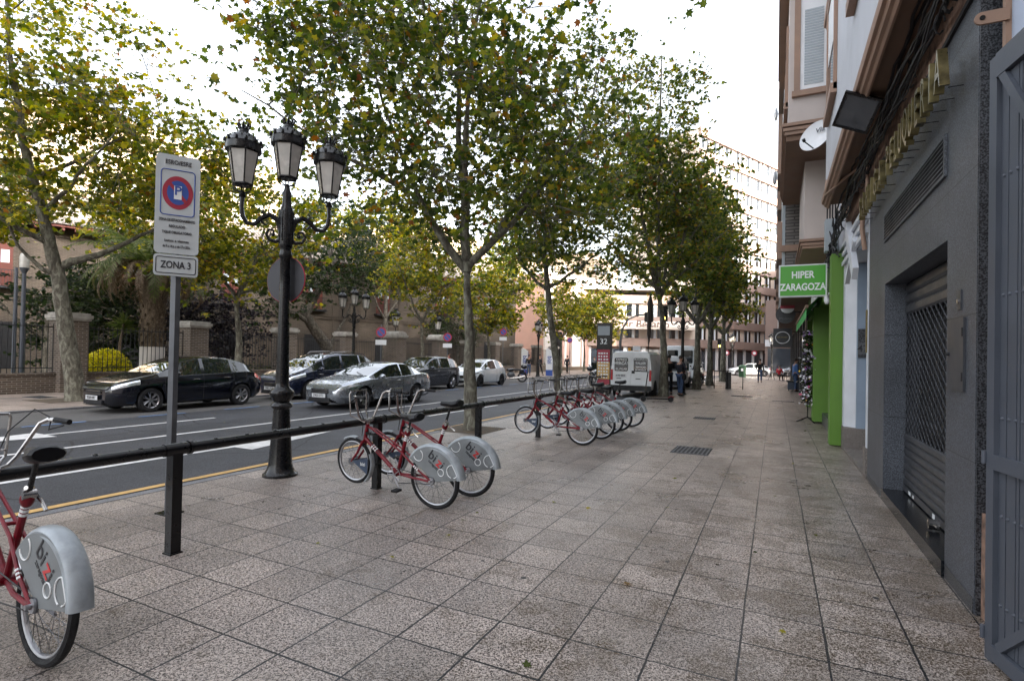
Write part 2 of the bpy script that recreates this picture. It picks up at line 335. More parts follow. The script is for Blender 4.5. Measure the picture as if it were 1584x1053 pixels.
def speck_mat(name, c1, c2, scale=180, rough=0.35, joints=None, lo=0.75, hi=1.2, n2s=1.6, cracks=False):
    m, nt, b = base_mat(name); L = nt.links.new; tc = N(nt, 'ShaderNodeTexCoord')
    no = N(nt, 'ShaderNodeTexNoise'); no.inputs['Scale'].default_value = scale; no.inputs['Detail'].default_value = 3; L(tc.outputs['Object'], no.inputs['Vector'])
    mr = N(nt, 'ShaderNodeMapRange'); mr.inputs[1].default_value = 0.42; mr.inputs[2].default_value = 0.6; L(no.outputs['Fac'], mr.inputs[0])
    mx = N(nt, 'ShaderNodeMix', data_type='RGBA'); L(mr.outputs[0], mx.inputs[0]); mx.inputs[6].default_value = (*c1, 1); mx.inputs[7].default_value = (*c2, 1)
    n2 = N(nt, 'ShaderNodeTexNoise'); n2.inputs['Scale'].default_value = n2s; n2.inputs['Detail'].default_value = 9; n2.inputs['Roughness'].default_value = 0.62; L(tc.outputs['Object'], n2.inputs['Vector'])
    m2 = N(nt, 'ShaderNodeMapRange'); m2.inputs[1].default_value = 0.3; m2.inputs[2].default_value = 0.7; m2.inputs[3].default_value = lo; m2.inputs[4].default_value = hi; L(n2.outputs['Fac'], m2.inputs[0])
    m3 = N(nt, 'ShaderNodeMix', data_type='RGBA', blend_type='MULTIPLY'); m3.inputs[0].default_value = 1; L(mx.outputs[2], m3.inputs[6]); L(m2.outputs[0], m3.inputs[7])
    out = m3.outputs[2]
    if cracks:
        vc = N(nt, 'ShaderNodeTexVoronoi', feature='DISTANCE_TO_EDGE'); vc.inputs['Scale'].default_value = 0.35; mp = N(nt, 'ShaderNodeMixRGB'); mp.blend_type = 'ADD'; mp.inputs[0].default_value = 0.35
        L(tc.outputs['Object'], mp.inputs[1]); L(n2.outputs['Color'], mp.inputs[2]); L(mp.outputs[0], vc.inputs['Vector'])
        lt_ = N(nt, 'ShaderNodeMath', operation='LESS_THAN'); lt_.inputs[1].default_value = 0.006; L(vc.outputs['Distance'], lt_.inputs[0])
        mk = N(nt, 'ShaderNodeMix', data_type='RGBA'); L(lt_.outputs[0], mk.inputs[0]); L(out, mk.inputs[6]); mk.inputs[7].default_value = (0.012, 0.012, 0.013, 1); out = mk.outputs[2]
    if joints:
        sp = N(nt, 'ShaderNodeSeparateXYZ'); L(tc.outputs['Object'], sp.inputs[0]); cb = N(nt, 'ShaderNodeCombineXYZ'); L(sp.outputs['Y'], cb.inputs[0]); L(sp.outputs['Z'], cb.inputs[1])
        br = N(nt, 'ShaderNodeTexBrick'); br.offset = 0.0; br.inputs['Scale'].default_value = 1; br.inputs['Brick Width'].default_value = joints[0]; br.inputs['Row Height'].default_value = joints[1]; br.inputs['Mortar Size'].default_value = 0.004
        L(cb.outputs[0], br.inputs['Vector']); m4 = N(nt, 'ShaderNodeMix', data_type='RGBA'); L(br.outputs['Fac'], m4.inputs[0]); L(out, m4.inputs[6]); m4.inputs[7].default_value = (c1[0]*0.5, c1[1]*0.5, c1[2]*0.5, 1); out = m4.outputs[2]
    L(out, b.inputs['Base Color']); b.inputs['Roughness'].default_value = rough; return m
MT = dict(
 tile=tiles_mat('pavement_tiles', 0.4375, -0.1575, 0.296, (0.60,0.515,0.455), (0.072,0.054,0.044), (0.008,0.009,0.012), speck=95, gw=0.0068, rough=0.29),
 tile_far=tiles_mat('far_pavement_tiles', 0.6, 0, 0, (0.42,0.34,0.29), (0.30,0.24,0.20), (0.12,0.1,0.09), speck=40, stains=False, rough=0.7),
 asphalt=speck_mat('asphalt', (0.022,0.023,0.028), (0.075,0.076,0.086), 90, 0.7, lo=0.6, hi=1.3, n2s=0.7, cracks=True),
 asphalt2=speck_mat('parking_concrete', (0.085,0.08,0.078), (0.13,0.125,0.12), 60, 0.8),
 earth=M('earth', (0.10,0.075,0.05), 0.95, var=0.4, vs=6, bump=0.8, bs=40),
 grass=M('grass_base', (0.05,0.09,0.025), 0.95, var=0.5, vs=12, bump=0.6, bs=80),
 kerb=speck_mat('kerb_stone', (0.14,0.14,0.15), (0.27,0.27,0.28), 120, 0.6, joints=(1.0,5.0), lo=.6),
 white_paint=M('road_paint_white', (0.72,0.71,0.70), 0.6, var=0.12, vs=8, dirt=0.35),
 yellow_paint=M('road_paint_yellow', (0.62,0.38,0.13), 0.6, var=0.15, vs=8, dirt=0.4),
 blue_paint=M('road_paint_blue', (0.12,0.27,0.55), 0.6, var=0.2, vs=8, dirt=0.5),
 iron=M('black_iron', (0.0025,0.0025,0.0035), 0.28, 0.0, var=0.2, vs=20, coat=0.25, bump=0.1, bs=60, spec=0.35),
 rail=M('rail_black', (0.0025,0.0025,0.0035), 0.3, 0.0, var=0.2, vs=14, coat=0.3, spec=0.35),
 galv=M('galvanised_steel', (0.12,0.125,0.135), 0.5, 0.4, var=0.2, vs=9),
 chrome=M('chrome', (0.42,0.40,0.385), 0.2, 1.0, var=0.1, vs=30),
 steel=M('brushed_steel', (0.45,0.45,0.47), 0.35, 1.0, var=0.15, vs=20),
 rubber=M('rubber', (0.006,0.006,0.007), 0.75, var=0.2, vs=20, bump=0.4, bs=120),
 saddle=M('saddle_vinyl', (0.003,0.003,0.005), 0.35, var=0.2, vs=12, spec=0.35),
 bike_red=M('bike_red_paint', (0.17,0.002,0.011), 0.35, 0.0, var=0.25, vs=20, coat=0.12, dirt=0.3, spec=0.3),
 cover=M('cover_grey_plastic', (0.20,0.215,0.22), 0.5, 0.0, var=0.15, vs=9, dirt=0.3),
 cover_rim=M('cover_silver_rim', (0.36,0.395,0.42), 0.42, 0.2, var=0.2, vs=9, dirt=0.35),
 decal_black=M('decal_black', (0.02,0.02,0.025), 0.4, var=0.05), decal_red=M('decal_red', (0.55,0.03,0.03), 0.4, var=0.05),
 decal_white=M('decal_white', (0.8,0.82,0.82), 0.4, var=0.05), navy=M('navy_panel', (0.04,0.06,0.10), 0.4, var=0.2),
 granite=speck_mat('grey_granite', (0.026,0.029,0.035), (0.105,0.115,0.137), 110, 0.45, joints=(1.3, 0.97)),
 granite_dark_and_shade=speck_mat('dark_and_shaded_granite', (0.006,0.006,0.008), (0.085,0.09,0.10), 90, 0.35),  # dark stone, also the painted shade on the grey granite's side face
 black_stone=speck_mat('black_step_stone', (0.004,0.005,0.007), (0.014,0.015,0.018), 60, 0.2),
 gate=M('gate_blue_grey_paint', (0.066,0.074,0.092), 0.45, 0.0, var=0.10, vs=3, dirt=0.15, bump=0.05),
 shutter=M('shutter_metal', (0.075,0.078,0.088), 0.4, 0.6, var=0.25, vs=5, dirt=0.2),
 brass=M('brass_letters', (0.20,0.165,0.075), 0.32, 0.75, var=0.4, vs=12, dirt=0.7),
 soffit=M('brown_plaster', (0.19,0.12,0.085), 0.8, var=0.12, vs=2, bump=0.1, dirt=0.25),
 trim=M('tan_trim', (0.31,0.20,0.145), 0.7, var=0.12, vs=3, dirt=0.25),
 plaster=M('white_plaster', (0.53,0.545,0.585), 0.85, var=0.08, vs=1.5, bump=0.15, bs=30, dirt=0.18),
 plaster2=M('cream_plaster', (0.52,0.46,0.43), 0.85, var=0.08, vs=1.5, bump=0.15, dirt=0.1),
 white_gloss=M('white_door_paint', (0.62,0.64,0.68), 0.4, var=0.07, vs=3, dirt=0.12),
 bluegrey=M('blue_grey_reveal', (0.24,0.30,0.38), 0.5, var=0.1, vs=3),
 plinth=speck_mat('plinth_stone', (0.10,0.085,0.075), (0.24,0.21,0.19), 70, 0.7),
 green=M('green_cladding', (0.10,0.22,0.022), 0.5, var=0.07, vs=2.5, dirt=0.1),
 green_sign=M('green_sign_face', (0.075,0.36,0.03), 0.4, var=0.04, vs=3), green_awn=M('green_awning_cloth', (0.06,0.42,0.10), 0.7, var=0.12, vs=6),
 dark=M('dark_interior', (0.012,0.012,0.014), 0.7, var=0.2), darkwood=M('dark_shopfront', (0.035,0.026,0.022), 0.5, var=0.3, vs=3),
 glass=glass_dark('dark_glass', (0.008,0.010,0.012)), glass_sky=glass_dark('window_glass', (0.05,0.06,0.075), 0.05),
 cable=M('black_cables', (0.012,0.011,0.012), 0.6, var=0.3),
 rubble=M('rough_brick_strip', (0.23,0.14,0.10), 0.9, var=0.6, vs=14, bump=1.0, bs=25, dirt=0.4),
 boxgrey=M('plastic_box_grey', (0.36,0.40,0.43), 0.5, var=0.08), offwhite=M('offwhite', (0.72,0.73,0.75), 0.5, var=0.06, vs=4, dirt=0.06),
 sign_face=M('sign_face', (0.52,0.56,0.57), 0.45, var=0.06, vs=5, dirt=0.08), sign_back=M('sign_back', (0.045,0.045,0.052), 0.5, 0.2, var=0.15, vs=6, dirt=0.2),
 sign_blue=M('sign_blue', (0.035,0.085,0.34), 0.4, var=0.06), sign_red=M('sign_red', (0.36,0.025,0.05), 0.4, var=0.08),
 milk=M('milky_lantern_glass', (0.50,0.48,0.44), 0.25, var=0.12, vs=7, dirt=0.15, coat=0.3),
 tyre=M('tyre', (0.016,0.016,0.018), 0.8, var=0.2, vs=12), alloy=M('alloy_rim', (0.42,0.42,0.44), 0.28, 0.9, var=0.1),
 car_black=M('car_paint_midnight', (0.003,0.004,0.010), 0.18, 0.2, var=0.05, coat=1.0), car_navy=M('car_paint_navy', (0.012,0.018,0.045), 0.18, 0.4, var=0.05, coat=1.0),
 car_silver=M('car_paint_silver', (0.40,0.43,0.47), 0.25, 0.85, var=0.04, coat=1.0), car_grey=M('car_paint_graphite', (0.045,0.05,0.065), 0.2, 0.5, var=0.05, coat=1.0),
 car_white=M('car_paint_white', (0.70,0.74,0.77), 0.2, 0.0, var=0.03, coat=1.0), van_white=M('van_white', (0.80,0.82,0.84), 0.3, 0.0, var=0.04, coat=0.6, dirt=0.06),
 car_glass=glass_dark('car_glass', (0.012,0.016,0.018), 0.02), car_dark=M('car_dark_trim', (0.01,0.01,0.012), 0.6, var=0.1), lamp_clear=M('headlamp_clear', (0.62,0.66,0.70), 0.08, 0.7, var=0.2, vs=25, coat=1.0),
 lamp_red=M('taillamp_red', (0.45,0.01,0.015), 0.1, 0.0, var=0.2, coat=1.0), plate=M('number_plate', (0.7,0.71,0.72), 0.4, var=0.05),
 brick_pillar=brick_mat('pillar_brick', (0.15,0.112,0.085), (0.085,0.062,0.047), (0.27,0.24,0.21), 0.26, 0.075, 'auto'),
 brick_old=brick_mat('old_brick', (0.115,0.085,0.062), (0.075,0.054,0.040), (0.15,0.125,0.10), 0.28, 0.08, 'xz', ms=0.014, stain=0.45),
 brick_grey=brick_mat('grey_brick', (0.26,0.24,0.22), (0.17,0.155,0.145), (0.10,0.09,0.085), 0.5, 0.10, 'xz', ms=0.02),
 cap=M('stone_cap', (0.36,0.34,0.31), 0.85, var=0.25, vs=5, bump=0.3, dirt=0.45), fence=M('fence_iron', (0.014,0.016,0.02), 0.5, var=0.2),
 rooftile=M('clay_roof_tiles', (0.30,0.26,0.23), 0.8, var=0.3, vs=5, dirt=0.3), terracotta=M('dark_red_wood', (0.13,0.03,0.02), 0.6, var=0.2),
 pink=M('pink_stucco', (0.38,0.235,0.195), 0.85, var=0.08, vs=1, dirt=0.08), pinkwhite=M('white_stucco', (0.56,0.52,0.49), 0.8, var=0.06, vs=2, dirt=0.08),
 apt=M('apartment_pink_brick', (0.25,0.185,0.16), 0.85, var=0.10, vs=0.6, dirt=0.05), apt_light=M('apartment_light_panel', (0.50,0.44,0.385), 0.8, var=0.06, vs=1),
 apt_dark=M('apartment_brown_tile', (0.18,0.115,0.09), 0.7, var=0.2, vs=1), curtain=M('light_curtain', (0.6,0.66,0.72), 0.6, var=0.08),
 sign_panel_blue=M('sign_panel_blue', (0.50,0.58,0.72), 0.4, var=0.05, vs=3), sign_panel_yellow=M('sign_panel_yellow', (0.50,0.45,0.12), 0.4, var=0.1, vs=6),
 warmwall=M('sunlit_cream_wall', (0.60,0.47,0.34), 0.85, var=0.08, vs=0.5),
 skin=M('skin', (0.42,0.24,0.17), 0.6, var=0.05), hair=M('hair_dark', (0.02,0.014,0.01), 0.6, var=0.2), shoe=M('shoe_leather', (0.02,0.018,0.016), 0.5, var=0.2),
 bark=bark_mat('plane_bark', (0.055,0.047,0.035), (0.125,0.115,0.088), (0.24,0.235,0.185)), bark_dark=bark_mat('plane_bark_dark', (0.055,0.045,0.035), (0.11,0.095,0.075), (0.20,0.18,0.15)),
 palm_bark=bark_mat('palm_bark', (0.05,0.033,0.02), (0.10,0.07,0.045), (0.17,0.13,0.09), 5),
 leafA=leaf_mat('leaves_green', ((0.0,(0.024,0.044,0.012)),(0.3,(0.065,0.10,0.020)),(0.7,(0.16,0.19,0.035)),(0.93,(0.33,0.28,0.05)),(1.0,(0.25,0.08,0.03)))),
 leafB=leaf_mat('leaves_yellowing', ((0.0,(0.035,0.055,0.010)),(0.3,(0.10,0.13,0.018)),(0.65,(0.25,0.25,0.03)),(0.92,(0.46,0.37,0.04)),(1.0,(0.25,0.09,0.02)))),
 leafC=leaf_mat('leaves_deep', ((0.0,(0.014,0.024,0.010)),(0.6,(0.025,0.042,0.014)),(1.0,(0.05,0.065,0.018)))),
 leafD=leaf_mat('leaves_gold', ((0.0,(0.16,0.17,0.02)),(0.4,(0.50,0.46,0.03)),(1.0,(0.75,0.65,0.05)))),
 leafR=leaf_mat('leaves_purple', ((0.0,(0.012,0.010,0.014)),(0.6,(0.022,0.018,0.024)),(1.0,(0.04,0.03,0.035)))),
 frond=leaf_mat('palm_fronds', ((0.0,(0.05,0.075,0.02)),(0.6,(0.09,0.115,0.03)),(1.0,(0.15,0.16,0.06)))),
 frond_dead=leaf_mat('palm_dead_fronds', ((0.0,(0.09,0.06,0.035)),(0.6,(0.16,0.115,0.075)),(1.0,(0.26,0.20,0.14)))),
)
# ================================================================== SETTING: ground, road, pavements
RZ = -0.05
def sheet(x0, x1, y0, y1, z): return MB().add([(x0,y0,z),(x1,y0,z),(x1,y1,z),(x0,y1,z)], [(0,1,2,3)])
struct('ground', sheet(-900, 900, -600, 1200, -0.20), MT['asphalt'])
struct('road', MB().box(-16.75, -4.0, -60, 300, -0.19, RZ), MT['asphalt'])
struct('parking_strip', sheet(-16.75, -13.85, -60, 62, RZ+0.004), MT['asphalt2'])
KX = -6.22
sw = MB(); sw.box(KX, 6, -30, 19.5, -0.18, 0.0); sw.box(-4.75, 6, 19.5, 62, -0.18, 0.0)
struct('pavement', sw, MT['tile'])
kb = MB(); kb.box(KX-0.14, KX-0.002, -30, 19.5, -0.18, 0.004); kb.box(KX-0.14, -4.75, 19.502, 19.64, -0.18, 0.003); kb.box(-4.89, -4.752, 19.642, 62, -0.18, 0.004)
struct('kerb', kb, MT['kerb'])
fp = MB(); fp.box(-23.2, -16.9, -60, 62, -0.18, 0.0)
struct('far_pavement', fp, MT['tile_far'])
struct('far_kerb', MB().box(-16.898, -16.76, -60, 62, -0.18, 0.006), MT['kerb'])
struct('plaza', sheet(-40, 40, 62.01, 140, -0.03), MT['tile_far'])
struct('garden_ground', MB().box(-90, -23.42, -30, 110, -0.19, 0.35), MT['earth'])
def mark(name, mb, mat): return struct(name, mb, mat)
zz = RZ+0.008; q = 1.031
y_ = MB()
y_.add([(-6.72,-30,zz),(-6.60,-30,zz),(-6.60,19.4,zz),(-6.72,19.4,zz)], [(0,1,2,3)])
mark('yellow_kerb_line', y_, MT['yellow_paint'])
l1 = MB(); x = -8.08*q
l1.add([(x-.06,-30,zz),(x+.06,-30,zz),(x+.06,6.25,zz),(x-.06,6.25,zz)], [(0,1,2,3)])
l1.add([(x-.50,6.2,zz+.001),(x+.50,6.2,zz+.001),(x,8.5,zz+.001)], [(0,1,2)])
l1.add([(x-.06,12,zz),(x+.06,12,zz),(x+.06,16,zz),(x-.06,16,zz)], [(0,1,2,3)])
mark('near_lane_arrow', l1, MT['white_paint'])
l2 = MB(); x = -10.1*q; l2.add([(x-.06,-30,zz),(x+.06,-30,zz),(x+.06,60,zz),(x-.06,60,zz)], [(0,1,2,3)])
mark('centre_line', l2, MT['white_paint'])
l3 = MB(); x = -11.9*q
l3.add([(x-.055,5.2,zz),(x+.055,5.2,zz),(x+.055,8.65,zz),(x-.055,8.65,zz)], [(0,1,2,3)])
l3.add([(x-.42,5.25,zz+.001),(x,3.4,zz+.001),(x+.42,5.25,zz+.001)], [(0,1,2)])
mark('far_lane_arrow', l3, MT['white_paint'])
l4 = MB(); x = -13.4*q
for i in range(18):
    y = 1.0+i*2.25; l4.add([(x-.045,y,zz),(x+.045,y,zz),(x+.045,y+1.15,zz),(x-.045,y+1.15,zz)], [(0,1,2,3)])
mark('blue_parking_dashes', l4, MT['blue_paint'])
cw = MB()
for i in range(9): cw.add([(-16+i*1.2,52,zz),(-15.45+i*1.2,52,zz),(-15.45+i*1.2,56,zz),(-16+i*1.2,56,zz)], [(0,1,2,3)])
mark('zebra_crossing', cw, MT['white_paint'])
lawn = MB().box(-31, -23.45, 4, 14.3, 0.3, 0.37); struct('lawn', lawn, MT['grass'])
rng = np.random.default_rng(3)
def leaves_mesh(name, C, size, mat, rng, K='star', flat=0.35):
    """C: N x 3 leaf centres."""
    Nn = len(C)
    if K == 'star':
        a = np.radians([90, 62, 38, 10, -22, -70, -90, -110, -158, 170, 142, 118]); r = np.array([1, .52, .86, .45, .62, .35, .55, .35, .62, .45, .86, .52])
    elif K == 'blade':
        a = np.radians([90, 20, -90, 160]); r = np.array([1, .28, .8, .28])
    else:
        a = np.radians([90, 30, -40, -90, -140, 150]); r = np.array([1, .6, .6, .7, .6, .6])
    k = len(a); P2 = np.stack([r*np.cos(a), r*np.sin(a), -0.25*(r*np.abs(np.cos(a)))], 1)
    # random frames
    n = rng.normal(size=(Nn, 3)); n[:, 2] = np.abs(n[:, 2])+flat; n /= np.linalg.norm(n, axis=1)[:, None]
    u = rng.normal(size=(Nn, 3)); u[:, 2] -= 0.5; u -= n*(u*n).sum(1)[:, None]; u /= np.linalg.norm(u, axis=1)[:, None]
    w = np.cross(n, u); s = size*rng.uniform(0.6, 1.2, Nn)
    V = C[:, None, :]+s[:, None, None]*(P2[None, :, 0:1]*w[:, None, :]+P2[None, :, 1:2]*u[:, None, :]+P2[None, :, 2:3]*n[:, None, :])
    me = bpy.data.meshes.new(name); me.vertices.add(Nn*k); me.vertices.foreach_set('co', V.reshape(-1).astype(np.float32))
    me.loops.add(Nn*k); me.loops.foreach_set('vertex_index', np.arange(Nn*k, dtype=np.int32))
    me.polygons.add(Nn); me.polygons.foreach_set('loop_start', np.arange(0, Nn*k, k, dtype=np.int32)); me.polygons.foreach_set('loop_total', np.full(Nn, k, dtype=np.int32))
    me.materials.append(mat); me.update(calc_edges=True)
    o = bpy.data.objects.new(name, me); COL.objects.link(o); return o
# fallen leaves and small litter on the pavement, drain grates
c = np.array([(rng.uniform(-6, .9), rng.uniform(1.5, 22), 0.012) for _ in range(60)]+[(rng.uniform(-16, -6.8), rng.uniform(4, 30), RZ+0.02) for _ in range(60)])
o = leaves_mesh('fallen_leaves', c, 0.035, MT['leafB'], rng, flat=6); tag(o, 'scattered dry leaves lying on the pavement and road', 'leaves', kind='stuff')
def grate(x, y, label, w=0.62, l=0.62):
    t = thing('drain_grate', label, 'drain cover', (x, y, 0), 0, 'iron covers set in the near pavement')
    part('frame', MB().box(-w/2, w/2, -l/2, l/2, 0.001, 0.006), MT['dark'], t, smooth=False)
    b = MB()
    for i in range(9):
        u = -w/2+0.04+i*(w-0.08)/8; b.box(u-.012, u+.012, -l/2+.03, l/2-.03, .006, .012)
    b.box(-w/2, w/2, -l/2, -l/2+.03, .006, .012); b.box(-w/2, w/2, l/2-.03, l/2, .006, .012)
    part('bars', b, MT['galv'], t, smooth=False)
grate(-1.3, 9.96, 'iron drain grate in the pavement beyond the grey granite shop, nearest of the covers', 0.62, 0.78)
grate(-1.72, 15.64, 'small dark iron cover in the pavement, second nearest of the covers', 0.55, 0.5)
grate(-1.33, 26.4, 'flat iron cover far along the pavement before the walking pedestrian', 0.9, 0.7)
grate(0.3, 24.3, 'thin iron cover in the pavement near the green flower shop', 0.8, 0.35)
grate(-21, 8.8, 'dark cover in the far pavement beside the leaning plane tree', 1.0, 0.5)
def pit(x, y, label, w=0.95):
    solo('tree_pit', MB().box(-w/2, w/2, -w/2, w/2, 0.002, 0.008), MT['earth'], label, 'tree pit', 'square soil pits round the street trees', smooth=False).location = (x, y, 0)
# ================================================================== RIGHT SIDE: gate, granite shop, door 47, green shop, upper floors
XF = 1.17
# --- gate leaf (world, nearly parallel to the street)
g = thing('metal_gate', 'tall blue grey sheet metal gate with riveted ribs and diagonal braces beside the granite shop', 'gate', (1.112, 3.85, 0), radians(-180+9.4))
LG = 4.8; HG = 3.30
b = MB().box(-0.03, 0.03, 0.02, LG, 0.05, HG)
part('sheet', b, MT['gate'], g, smooth=False)
b = MB()
i = 0; yy = 0.10
while yy < LG-0.1:
    w_ = (0.055, 0.085, 0.03)[i % 3]; b.box(0.03, 0.037, yy, yy+w_-.009, 0.105, HG-0.135); yy += w_; i += 1
part('ribs', b, MT['gate'], g, smooth=False)
b = MB(); b.box(-0.04, 0.055, 0, 0.07, 0, HG); b.box(0.03, 0.062, 0.07, LG, HG-0.13, HG+0.003); b.box(0.03, 0.062, 0.07, LG, 0.02, 0.10); b.box(0.03, 0.060, 0.07, LG, 1.04, 1.12)
part('frame', b, MT['gate'], g, smooth=False)
b = MB()
def brace(b, y0, z0, y1, z1, w=0.05):
    d = Vector((0, y1-y0, z1-z0)).normalized(); n = Vector((0, -d.z, d.y))*w/2
    p = [Vector((0.0375, y0, z0)), Vector((0.0375, y1, z1))]
    vs = [p[0]-n, p[1]-n, p[1]+n, p[0]+n]; vs += [v+Vector((0.022, 0, 0)) for v in vs]
    b.add(vs, [(0,3,2,1),(4,5,6,7),(0,1,5,4),(1,2,6,5),(2,3,7,6),(3,0,4,7)])
brace(b, 0.12, 0.10, 1.25, 1.05); brace(b, 0.10, HG-0.10, 1.5, 1.12); brace(b, 1.25, 1.1, 2.4, HG-0.1)
part('brace', b, MT['gate'], g, smooth=False)
b = MB()
for zr in (0.33, 0.80, 1.32, 1.98, 2.62):
    for k in range(34): b.ball((0.038, 0.115+k*0.058, zr), 0.010, 8, 5)
part('rivets', b, MT['gate'], g)
b = MB(); b.cyl((0.06, -.01, 1.06), (0.06, -.01, 1.13), 0.012); b.cyl((0.06,-.01,0.1),(0.06,-.01,0.17),0.012); part('hinge', b, MT['gate'], g)
# gate post with flat hinge plate
gp = thing('gate_post', 'pinkish steel post with a flat bolted plate above the gate', 'post', (1.30, 4.28, 0))
wpart('post', MB().box(1.215, 1.243, 4.15, 4.20, 0, 6.0), MT['trim'], gp, smooth=False)
pl = MB().prism([(3.96,3.70),(3.90,3.735),(3.90,3.775),(3.96,3.81),(4.34,3.80),(4.34,3.70)], 'yz', 1.345, 1.36)
pl = MB(); pl.cbox((1.165, 4.14, 3.70), (0.13, 0.015, 0.075), 0); pl.cyl((1.10,4.147,3.70),(1.10,4.132,3.70),0.0375,n=18); wpart('plate', pl, MT['trim'], gp, smooth=False)
wpart('bolt', MB().cyl((1.10,4.13,3.70),(1.10,4.125,3.70),0.014), MT['iron'], gp)
# low pinkish base block between granite and gate
solo('wall_stub', MB().box(1.20, 1.42, 4.02, 4.43, 0, 0.66), MT['rubble'], 'low rough pink masonry stub between granite pilaster and blue grey gate', 'wall', smooth=False)
sp_ = thing('sign_panel', 'pale blue sign panel with a yellow swoosh above the blue grey gate', 'sign', (1.8, 4.25, 3.3))
wpart('board', MB().box(1.248, 2.6, 4.17, 4.20, 3.2, 5.0), MT['sign_panel_blue'], sp_, smooth=False)
wpart('swoosh', MB().prism([(1.25,3.30),(1.25,3.46),(1.32,3.56),(1.52,3.72),(1.70,3.92),(1.95,4.1),(2.3,4.3),(2.6,4.4),(2.6,3.9),(2.1,3.75),(1.7,3.5),(1.5,3.34)], 'xz', 4.155, 4.168), MT['sign_panel_yellow'], sp_, smooth=False)
# --- granite hair salon front
s = thing('granite_shopfront', 'grey granite hairdresser front with a closed lattice roller shutter and vent', 'shopfront', (1.3, 6.7, 0))
b = MB(); b.box(XF, 1.75, 5.121, 5.122, 0, 0.001)
b = MB(); b.box(XF, 1.75, 4.45, 5.12, 0, 4.06); b.box(XF, 1.75, 5.122, 7.718, 2.55, 4.058); b.box(XF, 1.75, 7.72, 8.92, 0, 4.06)
wpart('wall', b, MT['granite'], s, smooth=False)
wpart('shaded_side_face', MB().box(XF+0.004, 1.76, 4.436, 4.449, 0, 4.055), MT['granite_dark_and_shade'], s, smooth=False)  # same granite as the wall; its side shade is put into a darker colour
b = MB(); b.box(XF-0.02, 1.75, 4.44, 8.93, 4.061, 4.10); wpart('top_flashing', b, MT['dark'], s, smooth=False)
wpart('grime_band', MB().box(XF-0.004, XF-0.0005, 4.46, 5.11, 0, 0.10).box(XF-0.004, XF-0.0005, 7.73, 8.91, 0, 0.07), MT['granite_dark_and_shade'], s, smooth=False)
wpart('step', MB().box(1.15, 1.40, 5.124, 7.716, 0, 0.12), MT['black_stone'], s, smooth=False)
wpart('shop_interior', MB().box(1.52, 1.7, 5.124, 7.716, 0.121, 2.54), MT['dark'], s, smooth=False)
sh = MB()
def slats(z0, z1, p=0.085, x=1.385):
    n = int(round((z1-z0)/p))
    for i in range(n):
        z = z0+i*(z1-z0)/n; h = (z1-z0)/n
        pr = [(x+0.01, z), (x-0.012, z+h*0.2), (x-0.016, z+h*0.5), (x-0.012, z+h*0.8), (x+0.01, z+h)]
        v = [(a, 5.13, c) for a, c in pr]+[(a, 7.71, c) for a, c in pr]
        sh.add(v, [(k, k+1, k+6, k+5) for k in range(4)])
slats(0.20, 0.80); slats(2.18, 2.545, 0.12)
sh.box(1.365, 1.40, 5.13, 7.71, 0.135, 0.20)
p = wpart('roller_shutter', sh, MT['shutter'], s)
lt = MB(); nz = 27; zz0, zz1 = 0.80, 2.18
for k in range(32):
    y = 5.17+k*0.081; pts = []
    for i in range(nz*2+1):
        z = zz0+(zz1-zz0)*i/(nz*2); ph = i % 4; off = (0, 0.028, 0, -0.028)[ph]; pts.append((1.385+0.004*((i % 2)), y+off*(1 if k % 2 else -1)*1.25, z))
    lt.tube(pts, 0.0055, 5, caps=False)
wpart('shutter_lattice', lt, MT['shutter'], s)
b = MB(); b.cyl((1.33,6.0,0.175),(1.25,6.0,0.175),0.045,n=20); b.tube([(1.30,5.90,0.17),(1.30,6.10,0.17)],0.012)
wpart('lock', b, MT['chrome'], s)
b = MB()
for (y,z,w,h) in ((7.3,0.165,.10,.04),(7.15,0.17,.05,.03),(6.3,0.165,.08,.045),(5.75,0.168,.12,.05),(5.4,.17,.08,.04)): b.box(1.361,1.364,y,y+w,z-.02,z+h-.02)
wpart('sticker', b, MT['decal_white'], s, smooth=False)
v = MB(); v.box(1.150, 1.169, 5.15, 7.73, 3.05, 3.075); v.box(1.150, 1.169, 5.15, 7.73, 3.355, 3.38); v.box(1.150,1.169,5.15,5.18,3.075,3.355); v.box(1.150,1.169,7.70,7.73,3.075,3.355)
wpart('vent_frame', v, MT['granite'], s, smooth=False)
v = MB(); v.box(1.158,1.168,5.18,7.70,3.075,3.355); wpart('vent_back', v, MT['dark'], s, smooth=False)
v = MB()
for k in range(7):
    z = 3.09+k*0.038; v.add([(1.145,5.18,z),(1.145,7.70,z),(1.157,7.70,z+.026),(1.157,5.18,z+.026)], [(0,1,2,3)])
wpart('vent_slats', v, MT['shutter'], s, smooth=False)
v = MB(); v.box(1.155, 1.169, 4.66, 5.03, 1.42, 1.93); wpart('meter_door', v, MT['shutter'], s, smooth=False)
v = MB(); v.box(1.150,1.155,4.67,4.69,1.80,1.86); v.box(1.150,1.155,4.67,4.69,1.49,1.55); v.ball((1.148,4.99,1.68),.014,8,6); wpart('door_fittings', v, MT['dark'], s)
v = MB(); v.box(1.160,1.169,4.75,4.83,1.99,2.13); wpart('key_switch', v, MT['shutter'], s, smooth=False)
v = MB(); v.cyl((1.16,4.79,2.05),(1.15,4.79,2.05),0.016); wpart('key_barrel', v, MT['chrome'], s)
